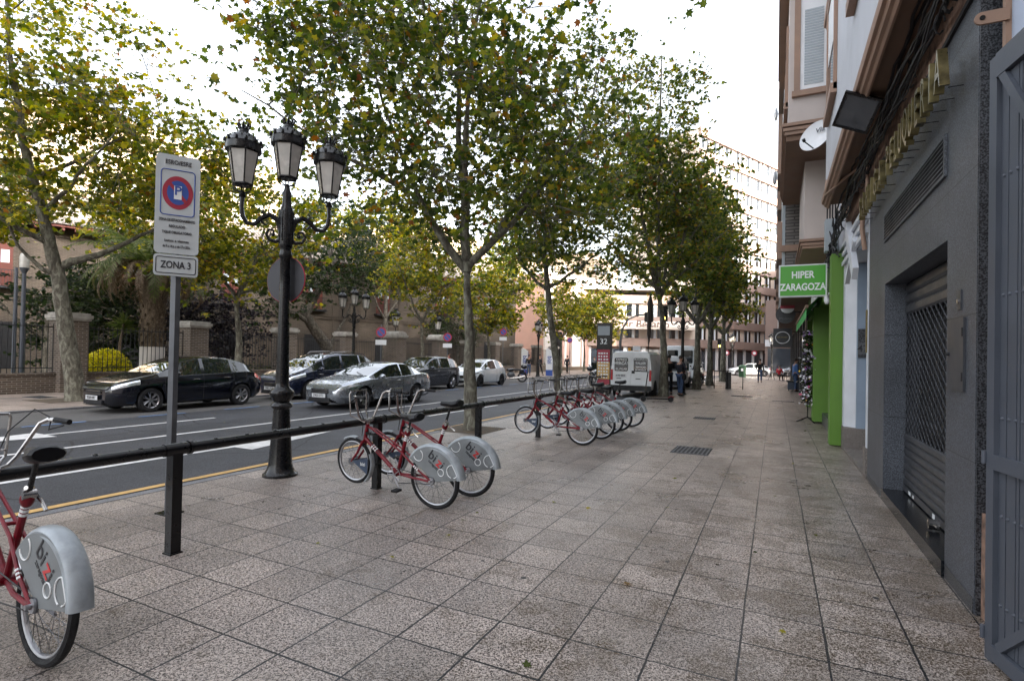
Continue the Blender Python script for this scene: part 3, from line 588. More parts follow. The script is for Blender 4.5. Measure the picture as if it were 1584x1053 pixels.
# letters stand on pins off the wall
for word, y0, y1 in (('SAHIGA', 8.85, 6.98), ('PELUQUERIA', 6.80, 4.66)):
    n = len(word); 
    for i, ch in enumerate(word):
        yc = y0-(y0-y1)*(i+0.5)/n; zc = 3.71
        nm = 'gilt letter %s of the word %s on the granite front' % (ch, word)
        lm = text(ch, 0.43, (0,-1,0), (0,0,1), (1.075, yc, zc), 0.06, bold=0.0, sx=0.58 if ch != 'I' else 0.9)
        zs = [q_[2] for q_ in lm.v]; dz = 3.71-(min(zs)+max(zs))/2; lm.v = [(a_, b_, c_+dz) for a_, b_, c_ in lm.v]
        lp = wpart('letter', lm, MT['brass'], s, nm, smooth=False)
        pn = MB()
        for dy, dz in ((0.0,-0.135),): pn.cyl((1.08, yc+dy, zc+dz),(1.17, yc+dy, zc+dz),0.004,n=6)
        wpart('pins', pn, MT['iron'], s)
# --- entrance number 47
e = thing('entrance_doorway', 'white recessed entrance portal numbered 47 with a crossed panel over it', 'doorway', (1.3, 10.4, 0))
b = MB(); b.box(XF-0.01, 1.9, 8.94, 9.04, 0.42, 3.9); b.box(XF-0.01, 1.9, 11.80, 11.98, 0.42, 3.9); b.box(XF, 1.9, 9.162, 11.798, 3.42, 3.9)
wpart('surround', b, MT['white_gloss'], e, smooth=False)
b = MB(); b.prism([(XF,11.79),(1.33,11.60),(1.9,11.60),(1.9,11.79)], 'xy', 0.42, 3.42); b.prism([(XF+.05,9.05),(1.36,9.2),(1.9,9.2),(1.9,9.05)], 'xy', 0.42, 3.42)
wpart('jamb', b, MT['white_gloss'], e, smooth=False)
wpart('reveal', MB().box(1.335, 1.9, 11.50, 11.598, 0.42, 3.41), MT['bluegrey'], e, smooth=False)
b = MB(); b.box(XF-0.02, 1.9, 11.5, 11.99, 0, 0.418); b.box(XF-0.02,1.9,8.94,9.2,0,0.418); wpart('plinth', b, MT['plinth'], e, smooth=False)
b = MB()
for z_ in (3.44, 3.62, 3.80): b.box(XF-0.05, XF-0.012, 8.96, 11.96, z_, z_+0.07)
wpart('moulding', b, MT['white_gloss'], e, smooth=False)
b = MB()
def bar2(b, y0, z0, y1, z1, w, xa, xb):
    d = Vector((0, y1-y0, z1-z0)).normalized(); n = Vector((0, -d.z, d.y))*w/2
    vs = [Vector((xa,y0,z0))-n, Vector((xa,y1,z1))-n, Vector((xa,y1,z1))+n, Vector((xa,y0,z0))+n]; vs += [v_+Vector((xb-xa,0,0)) for v_ in vs]
    b.add(vs, [(0,3,2,1),(4,5,6,7),(0,1,5,4),(1,2,6,5),(2,3,7,6),(3,0,4,7)])
bar2(b, 10.9, 3.95, 9.9, 3.0, 0.22, XF-0.10, XF-0.02); bar2(b, 9.95, 3.55, 11.0, 3.02, 0.10, XF-0.09, XF-0.02)
wpart('crossed_panel', b, MT['white_gloss'], e, smooth=False)
wpart('door', MB().box(1.62, 1.70, 9.35, 11.49, 0.05, 3.4), MT['glass'], e, smooth=False)
b = MB()
for y0 in (9.4,10.4): b.box(1.585,1.62,y0,y0+.08,.06,3.0); b.box(1.585,1.62,y0+.92,y0+1.0,.06,3.0)
wpart('door_frame', b, MT['white_gloss'], e, smooth=False)
b = MB().box(1.15, 1.9, 9.21, 11.49, 0.0, 0.05); wpart('threshold', b, MT['plinth'], e, smooth=False)
npl = MB().box(1.345, 1.49, 11.47, 11.499, 1.70, 2.22); npart = wpart('number_plate', npl, MT['granite_dark_and_shade'], e, smooth=False)
wpart('numerals', text('47', 0.17, (1,0,0), (0,0,1), (1.418,11.462,1.86), 0.004, bold=.01), MT['decal_black'], e, smooth=False)
npl2 = MB().box(1.435, 1.595, 11.463, 11.469, 1.75, 1.97); wpart('numeral_ground', MB().box(1.35,1.485,11.464,11.469,1.76,1.97), MT['galv'], e, smooth=False)
wpart('intercom', MB().box(XF-0.03, XF-0.011, 8.95, 8.99, 1.75, 2.35), MT['brass'], e, smooth=False)
# --- green shop
s2 = thing('green_shopfront', 'bright green flower shop front with boxed pillars and dark openings', 'shopfront', (1.2, 15.5, 0))
b = MB(); b.box(0.96, 1.9, 12.02, 12.40, 0.02, 3.70); b.box(0.90, 1.9, 16.2, 16.75, 0.05, 3.05); b.box(1.0,1.9,21.3,21.7,0.05,3.05)
wpart('pillar', b, MT['green'], s2, smooth=False)
b = MB(); b.box(1.02, 1.9, 12.41, 21.29, 3.06, 3.70); wpart('fascia', b, MT['green'], s2, smooth=False)
wpart('wall_side', MB().box(1.19,1.9,11.99,12.018,0.02,3.69), MT['green'], s2, smooth=False)
wpart('shop_window', MB().box(1.35, 1.9, 12.41, 21.29, 0.3, 3.05), MT['glass'], s2, smooth=False)
b = MB(); b.box(1.12, 1.9, 12.41, 16.19, 0.0, 0.29); b.box(1.12,1.9,16.76,21.29,0,0.29); wpart('sill', b, MT['granite_dark_and_shade'], s2, smooth=False)
b = MB()
for y in (13.3,14.5,15.6,17.6,18.9,20.1): b.box(1.31,1.349,y,y+.06,.3,3.05)
wpart('mullion', b, MT['green'], s2, smooth=False)
b = MB()
for y, w_ in ((17.0,0.8),(18.4,0.6)): b.box(0.98,1.019,y,y+w_,3.2,3.6)
wpart('lightbox', b, MT['offwhite'], s2, smooth=False)
aw = thing('green_awning', 'green fabric awning with scalloped valance over the flower shop', 'awning', (0.9, 18, 2.9))
b = MB(); b.add([(1.02,15.0,3.30),(1.02,22.0,3.30),(0.68,22.0,2.92),(0.68,15.0,2.92)], [(0,1,2,3)]); b.add([(1.02,15.0,3.27),(1.02,22.0,3.27),(0.69,22.0,2.90),(0.69,15.0,2.90)], [(3,2,1,0)])
pts = []
for i in range(57):
    y = 15+i*7/56; pts.append((y, 2.66+0.035*abs(sin(i*pi/4))))
vv = [(0.68,y,2.93) for y, z in pts]+[(0.675,y,z) for y, z in pts]; b.add(vv, [(i,i+1,i+58,i+57) for i in range(56)])
wpart('cloth', b, MT['green_awn'], aw); wpart('cassette', MB().box(0.66,0.72,14.95,22.05,2.93,3.0), MT['trim'], aw, smooth=False)
# hanging sign HIPER ZARAGOZA
hs = thing('hanging_sign', 'green box sign reading HIPER ZARAGOZA in white letters', 'sign', (0.54, 13.6, 3.4))
wpart('frame', MB().box(0.055, 1.0, 13.54, 13.68, 3.05, 3.77), MT['offwhite'], hs, smooth=False)
wpart('face', MB().box(0.085, 0.97, 13.53, 13.539, 3.08, 3.74), MT['green_sign'], hs, smooth=False)
b = text('HIPER', 0.215, (1,0,0), (0,0,1), (0.53,13.526,3.53), 0.004, bold=.028, sx=.80); b.merge(text('ZARAGOZA', 0.215, (1,0,0), (0,0,1), (0.53,13.526,3.26), 0.004, bold=.028, sx=.76)); wpart('lettering', b, MT['decal_white'], hs, smooth=False)
b = MB(); b.cyl((1.0,13.61,3.6),(1.2,13.61,3.6),0.02); b.cyl((1.0,13.61,3.2),(1.2,13.61,3.2),0.02); wpart('bracket', b, MT['galv'], hs)
cm = thing('security_camera', 'small white dome camera under the green hanging sign', 'camera', (0.99,13.3,3.0))
b = MB(); b.cyl((0.99,13.3,3.02),(0.99,13.3,2.90),0.06,n=14); b.ball((0.99,13.3,2.90),0.055,12,8); b.cyl((0.99,13.3,2.99),(1.0,13.0,3.05),.015); wpart('housing', b, MT['offwhite'], cm)
# dark round & square hanging signs
rs = thing('round_sign', 'round black hanging restaurant sign with red and white panel', 'sign', (0.36,23,3.6))
wpart('disc', MB().cyl((0.34,22.98,3.40),(0.34,23.06,3.40),0.34,n=28), MT['decal_black'], rs)
wpart('script', text('Molino', 0.15, (1,0,0), (0,0,1), (0.34,22.976,3.24), 0.004).merge(text('RESTAURANTE', 0.06, (1,0,0), (0,0,1), (0.34,22.976,3.13), 0.004)), MT['galv'], rs, smooth=False)
wpart('half_disc', MB().prism([(0.30*cos(pi+a*pi/12)*0.75+0.40, 0.17*sin(pi+a*pi/12)+3.62) for a in range(13)], 'xz', 22.93, 22.972), MT['offwhite'], rs, smooth=False)
wpart('red_band', MB().box(0.16,0.64,22.925,22.975,3.625,3.74), MT['sign_red'], rs, smooth=False)
wpart('bracket', MB().cyl((0.6,23.02,3.5),(1.2,23.02,3.5),0.02), MT['iron'], rs)
qs = thing('square_sign', 'black square hanging sign with white oval ring and gold word', 'sign', (0.28,25,2.6))
wpart('board', MB().box(-0.08,0.62,24.98,25.06,2.20,2.98), MT['decal_black'], qs, smooth=False)
ring = MB().tube([(0.27+0.26*cos(a*pi/16), 24.972, 2.60+0.24*sin(a*pi/16)) for a in range(32)], 0.016, 6, closed=True); wpart('oval_ring', ring, MT['offwhite'], qs)
wpart('gold_word', text('CERVECERIA', 0.075, (1,0,0), (0,0,1), (0.27,24.976,2.61), 0.004, bold=.01), MT['brass'], qs, smooth=False)
wpart('bracket', MB().cyl((0.62,25.02,2.85),(1.2,25.02,2.85),0.018), MT['iron'], qs)
# --- dark shopfronts beyond
ds = thing('dark_shopfront', 'dark row of shop and bar fronts beyond the green shop', 'shopfront', (1.3, 35, 0))
b = MB(); b.box(1.22, 1.9, 21.72, 52, 0, 3.78); wpart('wall', b, MT['darkwood'], ds, smooth=False)
b = MB(); 
for i in range(10): b.box(1.14, 1.219, 22.3+i*3, 22.55+i*3, 0, 3.6)
wpart('pilasters', b, MT['granite_dark_and_shade'], ds, smooth=False)
b = MB(); 
for i in range(10): b.box(1.19, 1.219, 22.8+i*3, 25.0+i*3, 0.3, 2.8)
wpart('windows', b, MT['glass'], ds, smooth=False)
# --- upper floors: bay 1 over granite + door
B1 = thing('apartment_building', 'white plastered apartment house with tan cornice over the granite shop and doorway', 'building', (1.5, 8, 4))
b = MB(); b.box(0.80, 14, 4.2, 11.40, 4.62, 31); b.box(1.175, 14, 11.401, 13.18, 3.91, 31); b.box(1.4, 14, 4.2, 11.4, 4.10, 4.619)
b.box(1.9, 14, 4.2, 12.0, 0.0, 3.9)
wpart('wall', b, MT['plaster'], B1, smooth=False)
wpart('soffit', MB().box(0.86, 1.39, 4.2, 11.40, 4.50, 4.618), MT['soffit'], B1, smooth=False)
prof = [(0.86,4.44),(0.84,4.44),(0.82,4.47),(0.79,4.48),(0.775,4.52),(0.745,4.53),(0.735,4.57),(0.735,4.61),(0.77,4.63),(0.77,4.66),(0.80,4.68),(0.86,4.68)]
b = MB().prism(prof, 'xz', 4.15, 11.46); wpart('cornice', b, MT['trim'], B1)
b = MB().box(1.172,1.39,4.2,11.9,4.101,4.49); wpart('brick_strip', b, MT['rubble'], B1, smooth=False)
def win(parent, x, y0, y1, z0, z1, face='x', t=0.10):
    f = MB(); 
    f.box(x-0.05, x-0.002, y0-t, y0, z0-t, z1+t); f.box(x-0.05, x-0.002, y1, y1+t, z0-t, z1+t); f.box(x-0.05, x-0.002, y0, y1, z1, z1+t); f.box(x-0.09, x-0.002, y0-t, y1+t, z0-t-0.05, z0)
    w_ = wpart('window', f, MT['trim'], parent, smooth=False)
    wpart('pane', MB().box(x-0.02, x-0.004, y0, y1, z0, z1), MT['glass_sky'], parent, smooth=False)
    bl = MB()
    for k in range(int((z1-z0)*0.55/0.05)): zq = z1-0.05*(k+1); bl.box(x-0.03, x-0.021, y0, y1, zq, zq+0.042)
    wpart('blind', bl, MT['offwhite'], parent, smooth=False)
for z0 in (5.9, 9.0, 12.1, 15.2):
    for y0 in (9.6, 6.2): win(B1, 0.80, y0, y0+1.2, z0, z0+1.8)
    win(B1, 1.175, 11.75, 12.65, z0, z0+1.8, t=.12)
for z0 in (7.8, 10.9, 14.0):
    b = MB().prism([(x_, z_+z0-4.5) for x_, z_ in prof], 'xz', 4.15, 11.46); wpart('string_course', b, MT['trim'], B1)
# cables in the strip
cb = thing('cable_bundle', 'tangle of black cables strung under the cornice above the letters', 'cables', (1.1, 8, 4.3))
b = MB()
for k in range(14):
    x_ = 1.02+0.012*(k % 6); z_ = 4.14+0.024*k; pts = []
    ph = random.random()*6; rr = random.uniform(.012,.03)
    for i in range(40):
        y = 4.2+i*7.7/39; pts.append((x_+0.03*sin(y*2.1+ph)+random.uniform(-.012,.012), y, z_+0.05*sin(y*1.3+ph*2)+random.uniform(-.012,.012)))
    b.tube(pts, random.choice((.007,.01,.014)), 5)
for k in range(26):
    y = random.uniform(4.5,11.5); z_ = random.uniform(4.15,4.4); b.tube([(1.08+.03*cos(a), y+.05*a/6, z_+.07*sin(a)) for a in [j*.7 for j in range(9)]], .008, 5)
for k in range(24):
    y = random.uniform(11.5,13.6); z0 = random.uniform(3.75,4.3); b.tube([(1.03+random.uniform(-.05,.05), y+random.uniform(-.2,.2)*j, z0+random.uniform(-.25,.25)) for j in range(6)], .012, 5)
wpart('cables', b, MT['cable'], cb)
b = MB()
pts = [(0.80,11.2,4.9),(0.76,10.9,4.55),(0.78,10.3,4.44),(0.95,9.6,4.45),(1.10,9.0,4.42),(1.12,8.8,4.28),(1.10,8.7,3.9)]
b.tube(pts, 0.02, 8); solo('conduit', b, MT['trim'], 'beige conduit looping under the cornice towards the doorway', 'pipe')
b = MB(); b.tube([(1.10,8.96,3.9),(1.08,8.95,3.5),(1.12,8.98,3.2)], 0.03, 8); solo('downpipe', b, MT['trim'], 'short brown pipe elbow beside the granite front top corner', 'pipe')
# floodlight under cornice
fl = thing('floodlight', 'black rectangular floodlight hanging from the tan cornice', 'floodlight', (0.82, 7.0, 4.3))
b = MB()
M1 = Matrix.Rotation(radians(38), 4, 'Y')
hb = MB().add([(-.10,-.13,-.05),(.10,-.13,-.05),(.10,.13,-.05),(-.10,.13,-.05),(-.15,-.19,.06),(.15,-.19,.06),(.15,.19,.06),(-.15,.19,.06)], [(0,3,2,1),(0,1,5,4),(1,2,6,5),(2,3,7,6),(3,0,4,7)])
for k in range(7): hb.box(-.08+.16*k/6-.004, -.08+.16*k/6+.004, -.11, .11, -.085, -.05)
Mx = Matrix.Translation((0.80,7.0,4.42))@Matrix.Rotation(radians(205), 4, 'Y')@Matrix.Rotation(radians(28),4,'X')@Matrix.Scale(1.1,4)
wpart('housing', MB().merge(hb, Mx), MT['iron'], fl, smooth=False)
fb = MB(); fb.box(-.17,.17,-.21,-.185,.045,.07); fb.box(-.17,.17,.185,.21,.045,.07); fb.box(-.17,-.145,-.185,.185,.045,.07); fb.box(.145,.17,-.185,.185,.045,.07)
wpart('bezel', MB().merge(fb, Mx), MT['iron'], fl, smooth=False)
wpart('lens', MB().merge(MB().box(-.145,.145,-.185,.185,.055,.062), Mx), MT['glass_sky'], fl, smooth=False)
wpart('arm', MB().tube([(0.82,7.0,4.46),(0.90,7.05,4.52),(0.97,7.05,4.53)], 0.02).tube([(0.97,7.05,4.49),(1.05,6.9,4.40),(1.1,6.8,4.44)], 0.008), MT['iron'], fl)
# satellite dish + wall box
sdh = thing('satellite_dish', 'white round satellite dish on the wall above the green sign', 'dish', (0.84,12.0,6.0))
prof = [(0.002,0.0),(0.1,0.008),(0.2,0.03),(0.28,0.06),(0.32,0.085),(0.325,0.08)]
d = MB().lathe(prof, n=32)
Md = Matrix.Translation((0.70,12.0,6.0))@Matrix.Rotation(radians(-35),4,'Z')@Matrix.Rotation(radians(72),4,'X')
wpart('reflector', MB().merge(d, Md), MT['offwhite'], sdh)
arm = MB().tube([(0,-.28,.06),(0,-.30,.35)], .012, 6).tube([(0.0,-.30,.35),(0,-.27,.40)], .03, 8); wpart('feed_arm', MB().merge(arm, Md), MT['iron'], sdh)
wpart('mount', MB().cyl((0.72,12.02,6.0),(0.98,12.1,6.0),.02), MT['galv'], sdh)
txm = text('Via', 0.15, (1,0,0), (0,1,0), (0.05,0.12,0.035), 0.003, bold=.01); wpart('logo', MB().merge(txm, Md@Matrix.Translation((0,0,0.012))), MT['decal_black'], sdh, smooth=False)
solo('utility_box', MB().box(0.86,1.17,11.46,11.60,5.55,6.45), MT['plaster2'], 'tall pale box on the wall right of the satellite dish', 'box', smooth=False)
jb = thing('junction_box', 'grey junction box with cables beside the green pillar top', 'box', (1.05,13.2,4.1))
wpart('case', MB().box(0.93,1.17,13.20,13.5,3.98,4.66), MT['boxgrey'], jb, smooth=False)
b = MB()
for k in range(4): b.tube([(0.97+.05*k,13.3,4.66),(0.97+.05*k,13.32,6.2)], .014, 6)
for k in range(3): b.tube([(1.0+.05*k,13.3,3.98),(1.02+.05*k,13.2,3.6),(1.03+.03*k,13.35,3.0)], .018, 6)
wpart('cables', b, MT['cable'], jb)
# building C with oriels
B2 = thing('oriel_building', 'cream apartment house with brown soffit oriels above the green shop', 'building', (1.5,16,4))
b = MB(); b.box(1.18,14,13.2,19.2,3.72,31); b.box(0.20,1.179,13.4,18.8,6.62,31); b.box(0.60,1.179,14.9,18.0,4.46,6.619)
b.box(1.9,14,12.0,21.7,0.0,3.7)
wpart('wall', b, MT['plaster2'], B2, smooth=False)
b = MB(); b.box(0.16,1.178,13.36,18.84,6.50,6.618); wpart('soffit', b, MT['soffit'], B2, smooth=False)
b = MB()
for k, (dx, zz_) in enumerate(((0.0,6.62),(0.03,6.70),(0.05,6.80))): b.box(0.13-dx,0.199,13.30-dx,18.9+dx,zz_,zz_+0.07); b.box(0.2,1.1,13.30-dx,13.398,zz_,zz_+0.07)
for k, (dx, zz_) in enumerate(((0.0,4.36),(0.03,4.43),(0.06,4.52))): b.box(0.56-dx,1.178,14.84-dx,18.05+dx,zz_,zz_+0.065)
wpart('cornice', b, MT['trim'], B2, smooth=False)
for z0 in (10.2,13.6,17.0):
    b = MB(); b.box(0.02,1.178,13.2,18.9,z0,z0+.3); b.box(-0.02,0.2,13.16,18.95,z0+.3,z0+.45); b.box(.2,1.1,13.16,13.39,z0+.3,z0+.45); wpart('string_course', b, MT['trim'], B2, smooth=False)
for z0 in (7.7,11.3,14.7):
    f = MB(); x0, x1 = 0.42, 0.92
    f.box(x0-.12,x0,13.34,13.398,z0-.12,z0+2.1); f.box(x1,x1+.12,13.34,13.398,z0-.12,z0+2.1); f.box(x0,x1,13.34,13.398,z0+1.95,z0+2.1); f.box(x0-.16,x1+.16,13.30,13.398,z0-.24,z0-.12)
    wpart('window_frame', f, MT['trim'], B2, smooth=False)
    wpart('pane', MB().box(x0,x1,13.37,13.396,z0-.12,z0+1.95), MT['offwhite'], B2, smooth=False)
    bl = MB()
    for k in range(28): bl.box(x0+.08,x1-.05,13.36,13.369,z0+k*.06,z0+k*.06+.045)
    wpart('blind', bl, MT['boxgrey'], B2, smooth=False)
    for y0 in (14.2,16.6): win(B2, 0.20, y0, y0+1.3, z0, z0+1.7)
pv = MB().box(0.93,1.02,13.30,13.33,7.4,9.7).box(.95,1.17,13.28,13.33,6.9,10.1); wpart('side_pier', pv, MT['trim'], B2, smooth=False)
# building D beyond with brick party wall
B3 = thing('brick_party_building', 'tall apartment block edge with grey brick party wall behind the green sign', 'building', (1.5,30,4))
b = MB(); b.box(0.17,14,19.21,52,3.82,24); wpart('wall', b, MT['boxgrey'], B3, smooth=False)
wpart('party_wall', MB().box(0.24,1.17,19.17,19.209,3.83,24), MT['brick_grey'], B3, smooth=False)
wpart('soffit', MB().box(0.17,1.9,19.21,52,3.78,3.819), MT['soffit'], B3, smooth=False)
b = MB()
for z0 in (5.2,8.2,11.2,14.2,17.2):
    for y0 in range(21,50,5): b.box(0.0,0.169,y0,y0+2.2,z0,z0+1.3)
wpart('balcony', b, MT['trim'], B3, smooth=False)
wpart('ledge', MB().box(0.10,1.17,19.10,19.169,5.1,5.3), MT['trim'], B3, smooth=False)
b = MB()
for z0, y0 in ((9,24),(15.5,22),(12.4,26)): b.cyl((0.165,y0,z0),(-0.05,y0,z0),.02).ball((-0.10,y0,z0),.28,12,8,(.3,1,1))
wpart('wall_dish', b, MT['offwhite'], B3)
# unseen blocks added behind the camera and round the corner to cast shade
b = MB().box(1.2,14,-60,-1.2,0,30).box(5.0,14,-1.3,4.1,0,29); solo('rear_sun_blocker', b, MT['plaster2'], 'unseen cream blocks added behind the viewer to keep sun off the street', 'building', smooth=False)
b = MB().box(4,20,60,110,0,19); solo('corner_sun_blocker', b, MT['apt'], 'unseen brown block added across the side street to shade the far facade', 'building', smooth=False)  # hidden block added to keep sun off the far block's lower floors
# flower display
fs = thing('flower_display', 'tall column of white, violet and yellow artificial flowers on a dark stand', 'flowers', (0.80,16.4,0))
b = MB(); b.tube([(0,0,0.12),(0,0,2.3)], .015, 6)
for a in range(4): b.tube([(0,0,.14),(.30*cos(a*pi/2+.5),.30*sin(a*pi/2+.5),0.02)], .016, 6)
part('stand', b, MT['iron'], fs)
def blob_cloud(n, c, sx, sy, z0, z1, rng): 
    return np.stack([c[0]+rng.normal(0,sx,n), c[1]+rng.normal(0,sy,n), rng.uniform(z0,z1,n)], 1)
o = leaves_mesh('foliage', blob_cloud(900,(0,0),.07,.07,.5,2.45,rng), .05, MT['leafC'], rng, 'oval'); o.parent = fs
for nm, col, n in (('white_flowers',(0.75,0.74,0.78),260),('violet_flowers',(0.30,0.16,0.45),110),('yellow_flowers',(0.75,0.5,0.05),26),('pink_flowers',(0.6,0.12,0.2),30)):
    mm = M(nm, col, .6, var=.1)
    o = leaves_mesh(nm, blob_cloud(n,(0,0),.10,.10,.45,2.45,rng), .055, mm, rng, 'star'); o.parent = fs
cr = thing('planter_crate', 'low dark planter crate against the shop fronts by the standing person', 'planter', (0.95,33.8,0))
part('box', MB().box(-.3,.25,-.5,.5,.08,.5), MT['navy'], cr, smooth=False); part('tray', MB().box(-.38,.3,-.6,.6,.5,.56), MT['iron'], cr, smooth=False)
part('feet', MB().box(-.28,-.22,-.45,-.4,0,.08).box(.18,.24,.4,.45,0,.08), MT['iron'], cr, smooth=False)
# ================================================================== LEFT SIDE: wall, gate pillars, buildings
XW = -23.0
wl = thing('garden_wall', 'low brick garden wall with iron railings along the far pavement', 'wall', (XW, 30, 0))
b = MB(); b.box(XW-0.22, XW+0.12, -6, 28.2, 0, 0.62); b.box(XW-.22, XW+.12, 35.0, 60, 0, 0.62); wpart('base_course', b, MT['brick_pillar'], wl, smooth=False)
b = MB(); b.box(XW-0.26, XW+0.16, -6, 28.2, 0.621, 0.70); b.box(XW-.26, XW+.16, 35.0, 60, 0.621, 0.70); wpart('coping', b, MT['brick_pillar'], wl, smooth=False)
pil_y = [0.6, 5.4, 10.45, 15.1, 20.0, 24.4, 38.6, 43.2, 48.0, 53.0, 58.0]
def rails(y0, y1):
    b = MB(); n = int((y1-y0)/0.155)
    for k in range(n+1):
        y = y0+k*(y1-y0)/n; b.box(XW-0.06, XW-0.042, y-.009, y+.009, 0.70, 2.42)
    b.box(XW-.07, XW-.03, y0, y1, 0.85, 0.88); b.box(XW-.07, XW-.03, y0, y1, 2.30, 2.33)
    return b
ys = [-6]+pil_y[:6]+[28.2]
for a, c_ in zip(ys[:-1], ys[1:]): wpart('railing', rails(a+.5, c_-.45), MT['fence'], wl, smooth=False)
ys = [35.0]+pil_y[6:]
for a, c_ in zip(ys[:-1], ys[1:]): wpart('railing', rails(a+.5, c_-.45), MT['fence'], wl, smooth=False)
gt = thing('garden_gate', 'tall iron gate between the two lantern pillars', 'gate', (XW, 31.5, 0))
b = MB()
for k in range(34): b.box(XW-.06, XW-.04, 29.75+k*.11, 29.77+k*.11, 0.05, 2.5+0.3*sin(pi*k/33))
for z in (0.3, 1.3, 2.35): b.box(XW-.07, XW-.03, 29.7, 33.4, z, z+.05)
wpart('bars', b, MT['fence'], gt, smooth=False)
def pillar(y, h=2.85, w=0.84, lantern=False, label=''):
    t = thing('brick_pillar' if not lantern else 'gate_pillar', label, 'pillar', (XW, y, 0), 0, 'pillars of the garden wall' if not lantern else 'gate pillars carrying lanterns')
    h_ = h-0.28
    part('shaft', MB().box(-w/2, w/2, -w/2, w/2, 0, h_), MT['brick_pillar'], t, smooth=False)
    b = MB().box(-w/2-.06, w/2+.06, -w/2-.06, w/2+.06, h_, h_+.07); b.box(-w/2-.10, w/2+.10, -w/2-.10, w/2+.10, h_+.071, h_+.20)
    if not lantern: b.box(-w/2-.04, w/2+.04, -w/2-.04, w/2+.04, h_+.201, h_+.28)
    else:
        pf = [(-w/2-.06, h_+.201)]+[((-cos(pi*k/8))*(w/2+.02), h_+.201+.26*sin(pi*k/8)) for k in range(9)]+[(w/2+.06, h_+.201)]
        b.prism(pf, 'yz', -w/2-.05, w/2+.05)
    part('cap', b, MT['cap'], t, smooth=False)
    return t
plabs = ['brick pillar of the garden wall out to the left beyond the frame edge', 'brick pillar left of the leaning tree', 'brick pillar directly behind the leaning plane tree at left', 'brick pillar right of the palm, behind the black hatchback', 'brick pillar just right of the black lamp post', 'brick pillar beside the inclined old tree and far lamp post', 'brick pillar beyond the lantern gate', 'second brick pillar beyond the lantern gate', 'brick pillar before the pink building', 'brick pillar in front of the pink building windows', 'last brick pillar of the garden wall']
for y, lb in zip(pil_y, plabs): pillar(y, label=lb)
def lantern_mesh(s=1.0):
    """open four to six sided tapering street lantern: returns glass, frame, cap builders, base at z=0, height about 0.92*s"""
    G_, Fr, Cp = MB(), MB(), MB(); n = 6
    z0, z1, ra, rb = 0.10, 0.52, 0.115, 0.185
    ring = lambda r, z: [(r*cos(pi/6+k*2*pi/n), r*sin(pi/6+k*2*pi/n), z) for k in range(n)]
    A, B_ = ring(ra, z0), ring(rb, z1); G_.add(A+B_, [(k, (k+1) % n, n+(k+1) % n, n+k) for k in range(n)])
    for k in range(n):
        Fr.tube([A[k], B_[k]], 0.010, 5)
        a0, a1 = Vector((0,0,0.0)), Vector(A[k]); Fr.tube([(A[k][0]*.25, A[k][1]*.25, 0.0), (A[k][0]*.9, A[k][1]*.9, 0.03), A[k]], 0.008, 5)
    Fr.tube(ring(ra+.006, z0), 0.014, 6, closed=True); Fr.tube(ring(rb+.008, z1), 0.016, 6, closed=True); Fr.lathe([(0.0,-.03),(.03,-.03),(.035,0.0),(.02,.02),(0,.02)], n=12)
    Fr.lathe([(0,.085),(.10,.085),(.10,.10),(0,.10)], n=6)
    Cp.lathe([(0.21,.52),(0.215,.55),(0.205,.60),(0.21,.615),(0.195,.63),(0.17,.675),(0.13,.72),(0.085,.75),(0.06,.765),(0.055,.79),(0.062,.80),(0.05,.815),(0.02,.82),(0,.82)], n=20)
    Cp.lathe([(0.0,.515),(0.21,.52)], n=20)
    for k in range(12):
        a = 2*pi*k/12; Cp.ball((.213*cos(a), .213*sin(a), .635), .022, 6, 4, (1,1,1.4))
        Cp.ball((.165*cos(a+.26), .165*sin(a+.26), .695), .012, 5, 3)
    for k in range(8):
        a = 2*pi*k/8; Cp.tube([(.055*cos(a), .055*sin(a), .81), (.075*cos(a), .075*sin(a), .86), (.055*cos(a), .055*sin(a), .895)], [.012,.012,.004], 5)
    Cp.lathe([(0,.81),(.03,.82),(.022,.86),(0,.88)], n=8)
    for m in (G_, Fr, Cp): m.v = [(x*s, y*s, z*s) for x, y, z in m.v]
    return G_, Fr, Cp
LG_, LF_, LC_ = lantern_mesh()
def add_lantern(t, x, y, z, s=1.0):
    Mx = Matrix.Translation((x, y, z))@Matrix.Scale(s, 4)
    g_ = part('lantern', MB().merge(LG_, Mx), MT['milk'], t, smooth=False)
    part('lantern_frame', MB().merge(LF_, Mx), MT['iron'], g_); part('lantern_cap', MB().merge(LC_, Mx), MT['iron'], g_)
for y, lb in ((29.1, 'left one of the two gate pillars'), (34.15, 'right one of the two gate pillars')):
    t = pillar(y, 2.95, 1.05, True, 'brick and stone '+lb+' with rounded cap')
    l = thing('pillar_lantern', 'old glass lantern standing on the '+lb, 'lantern', (XW, y, 3.02), 0, 'lanterns on the gate pillars')
    part('stem', MB().cyl((0,0,0),(0,0,.34),.04,.03), MT['iron'], l); add_lantern(l, 0, 0, .36, 1.45)
# --- old brick palace behind the trees, turned 22 degrees to the street
ang = atan2(.93, .37); d_ = Vector((cos(ang), sin(ang), 0)); org = Vector((-24.6, 51.0, 0))
bb = thing('brick_building', 'long old brown brick palace with balconies and tiled eaves behind the garden trees', 'building', org, ang)
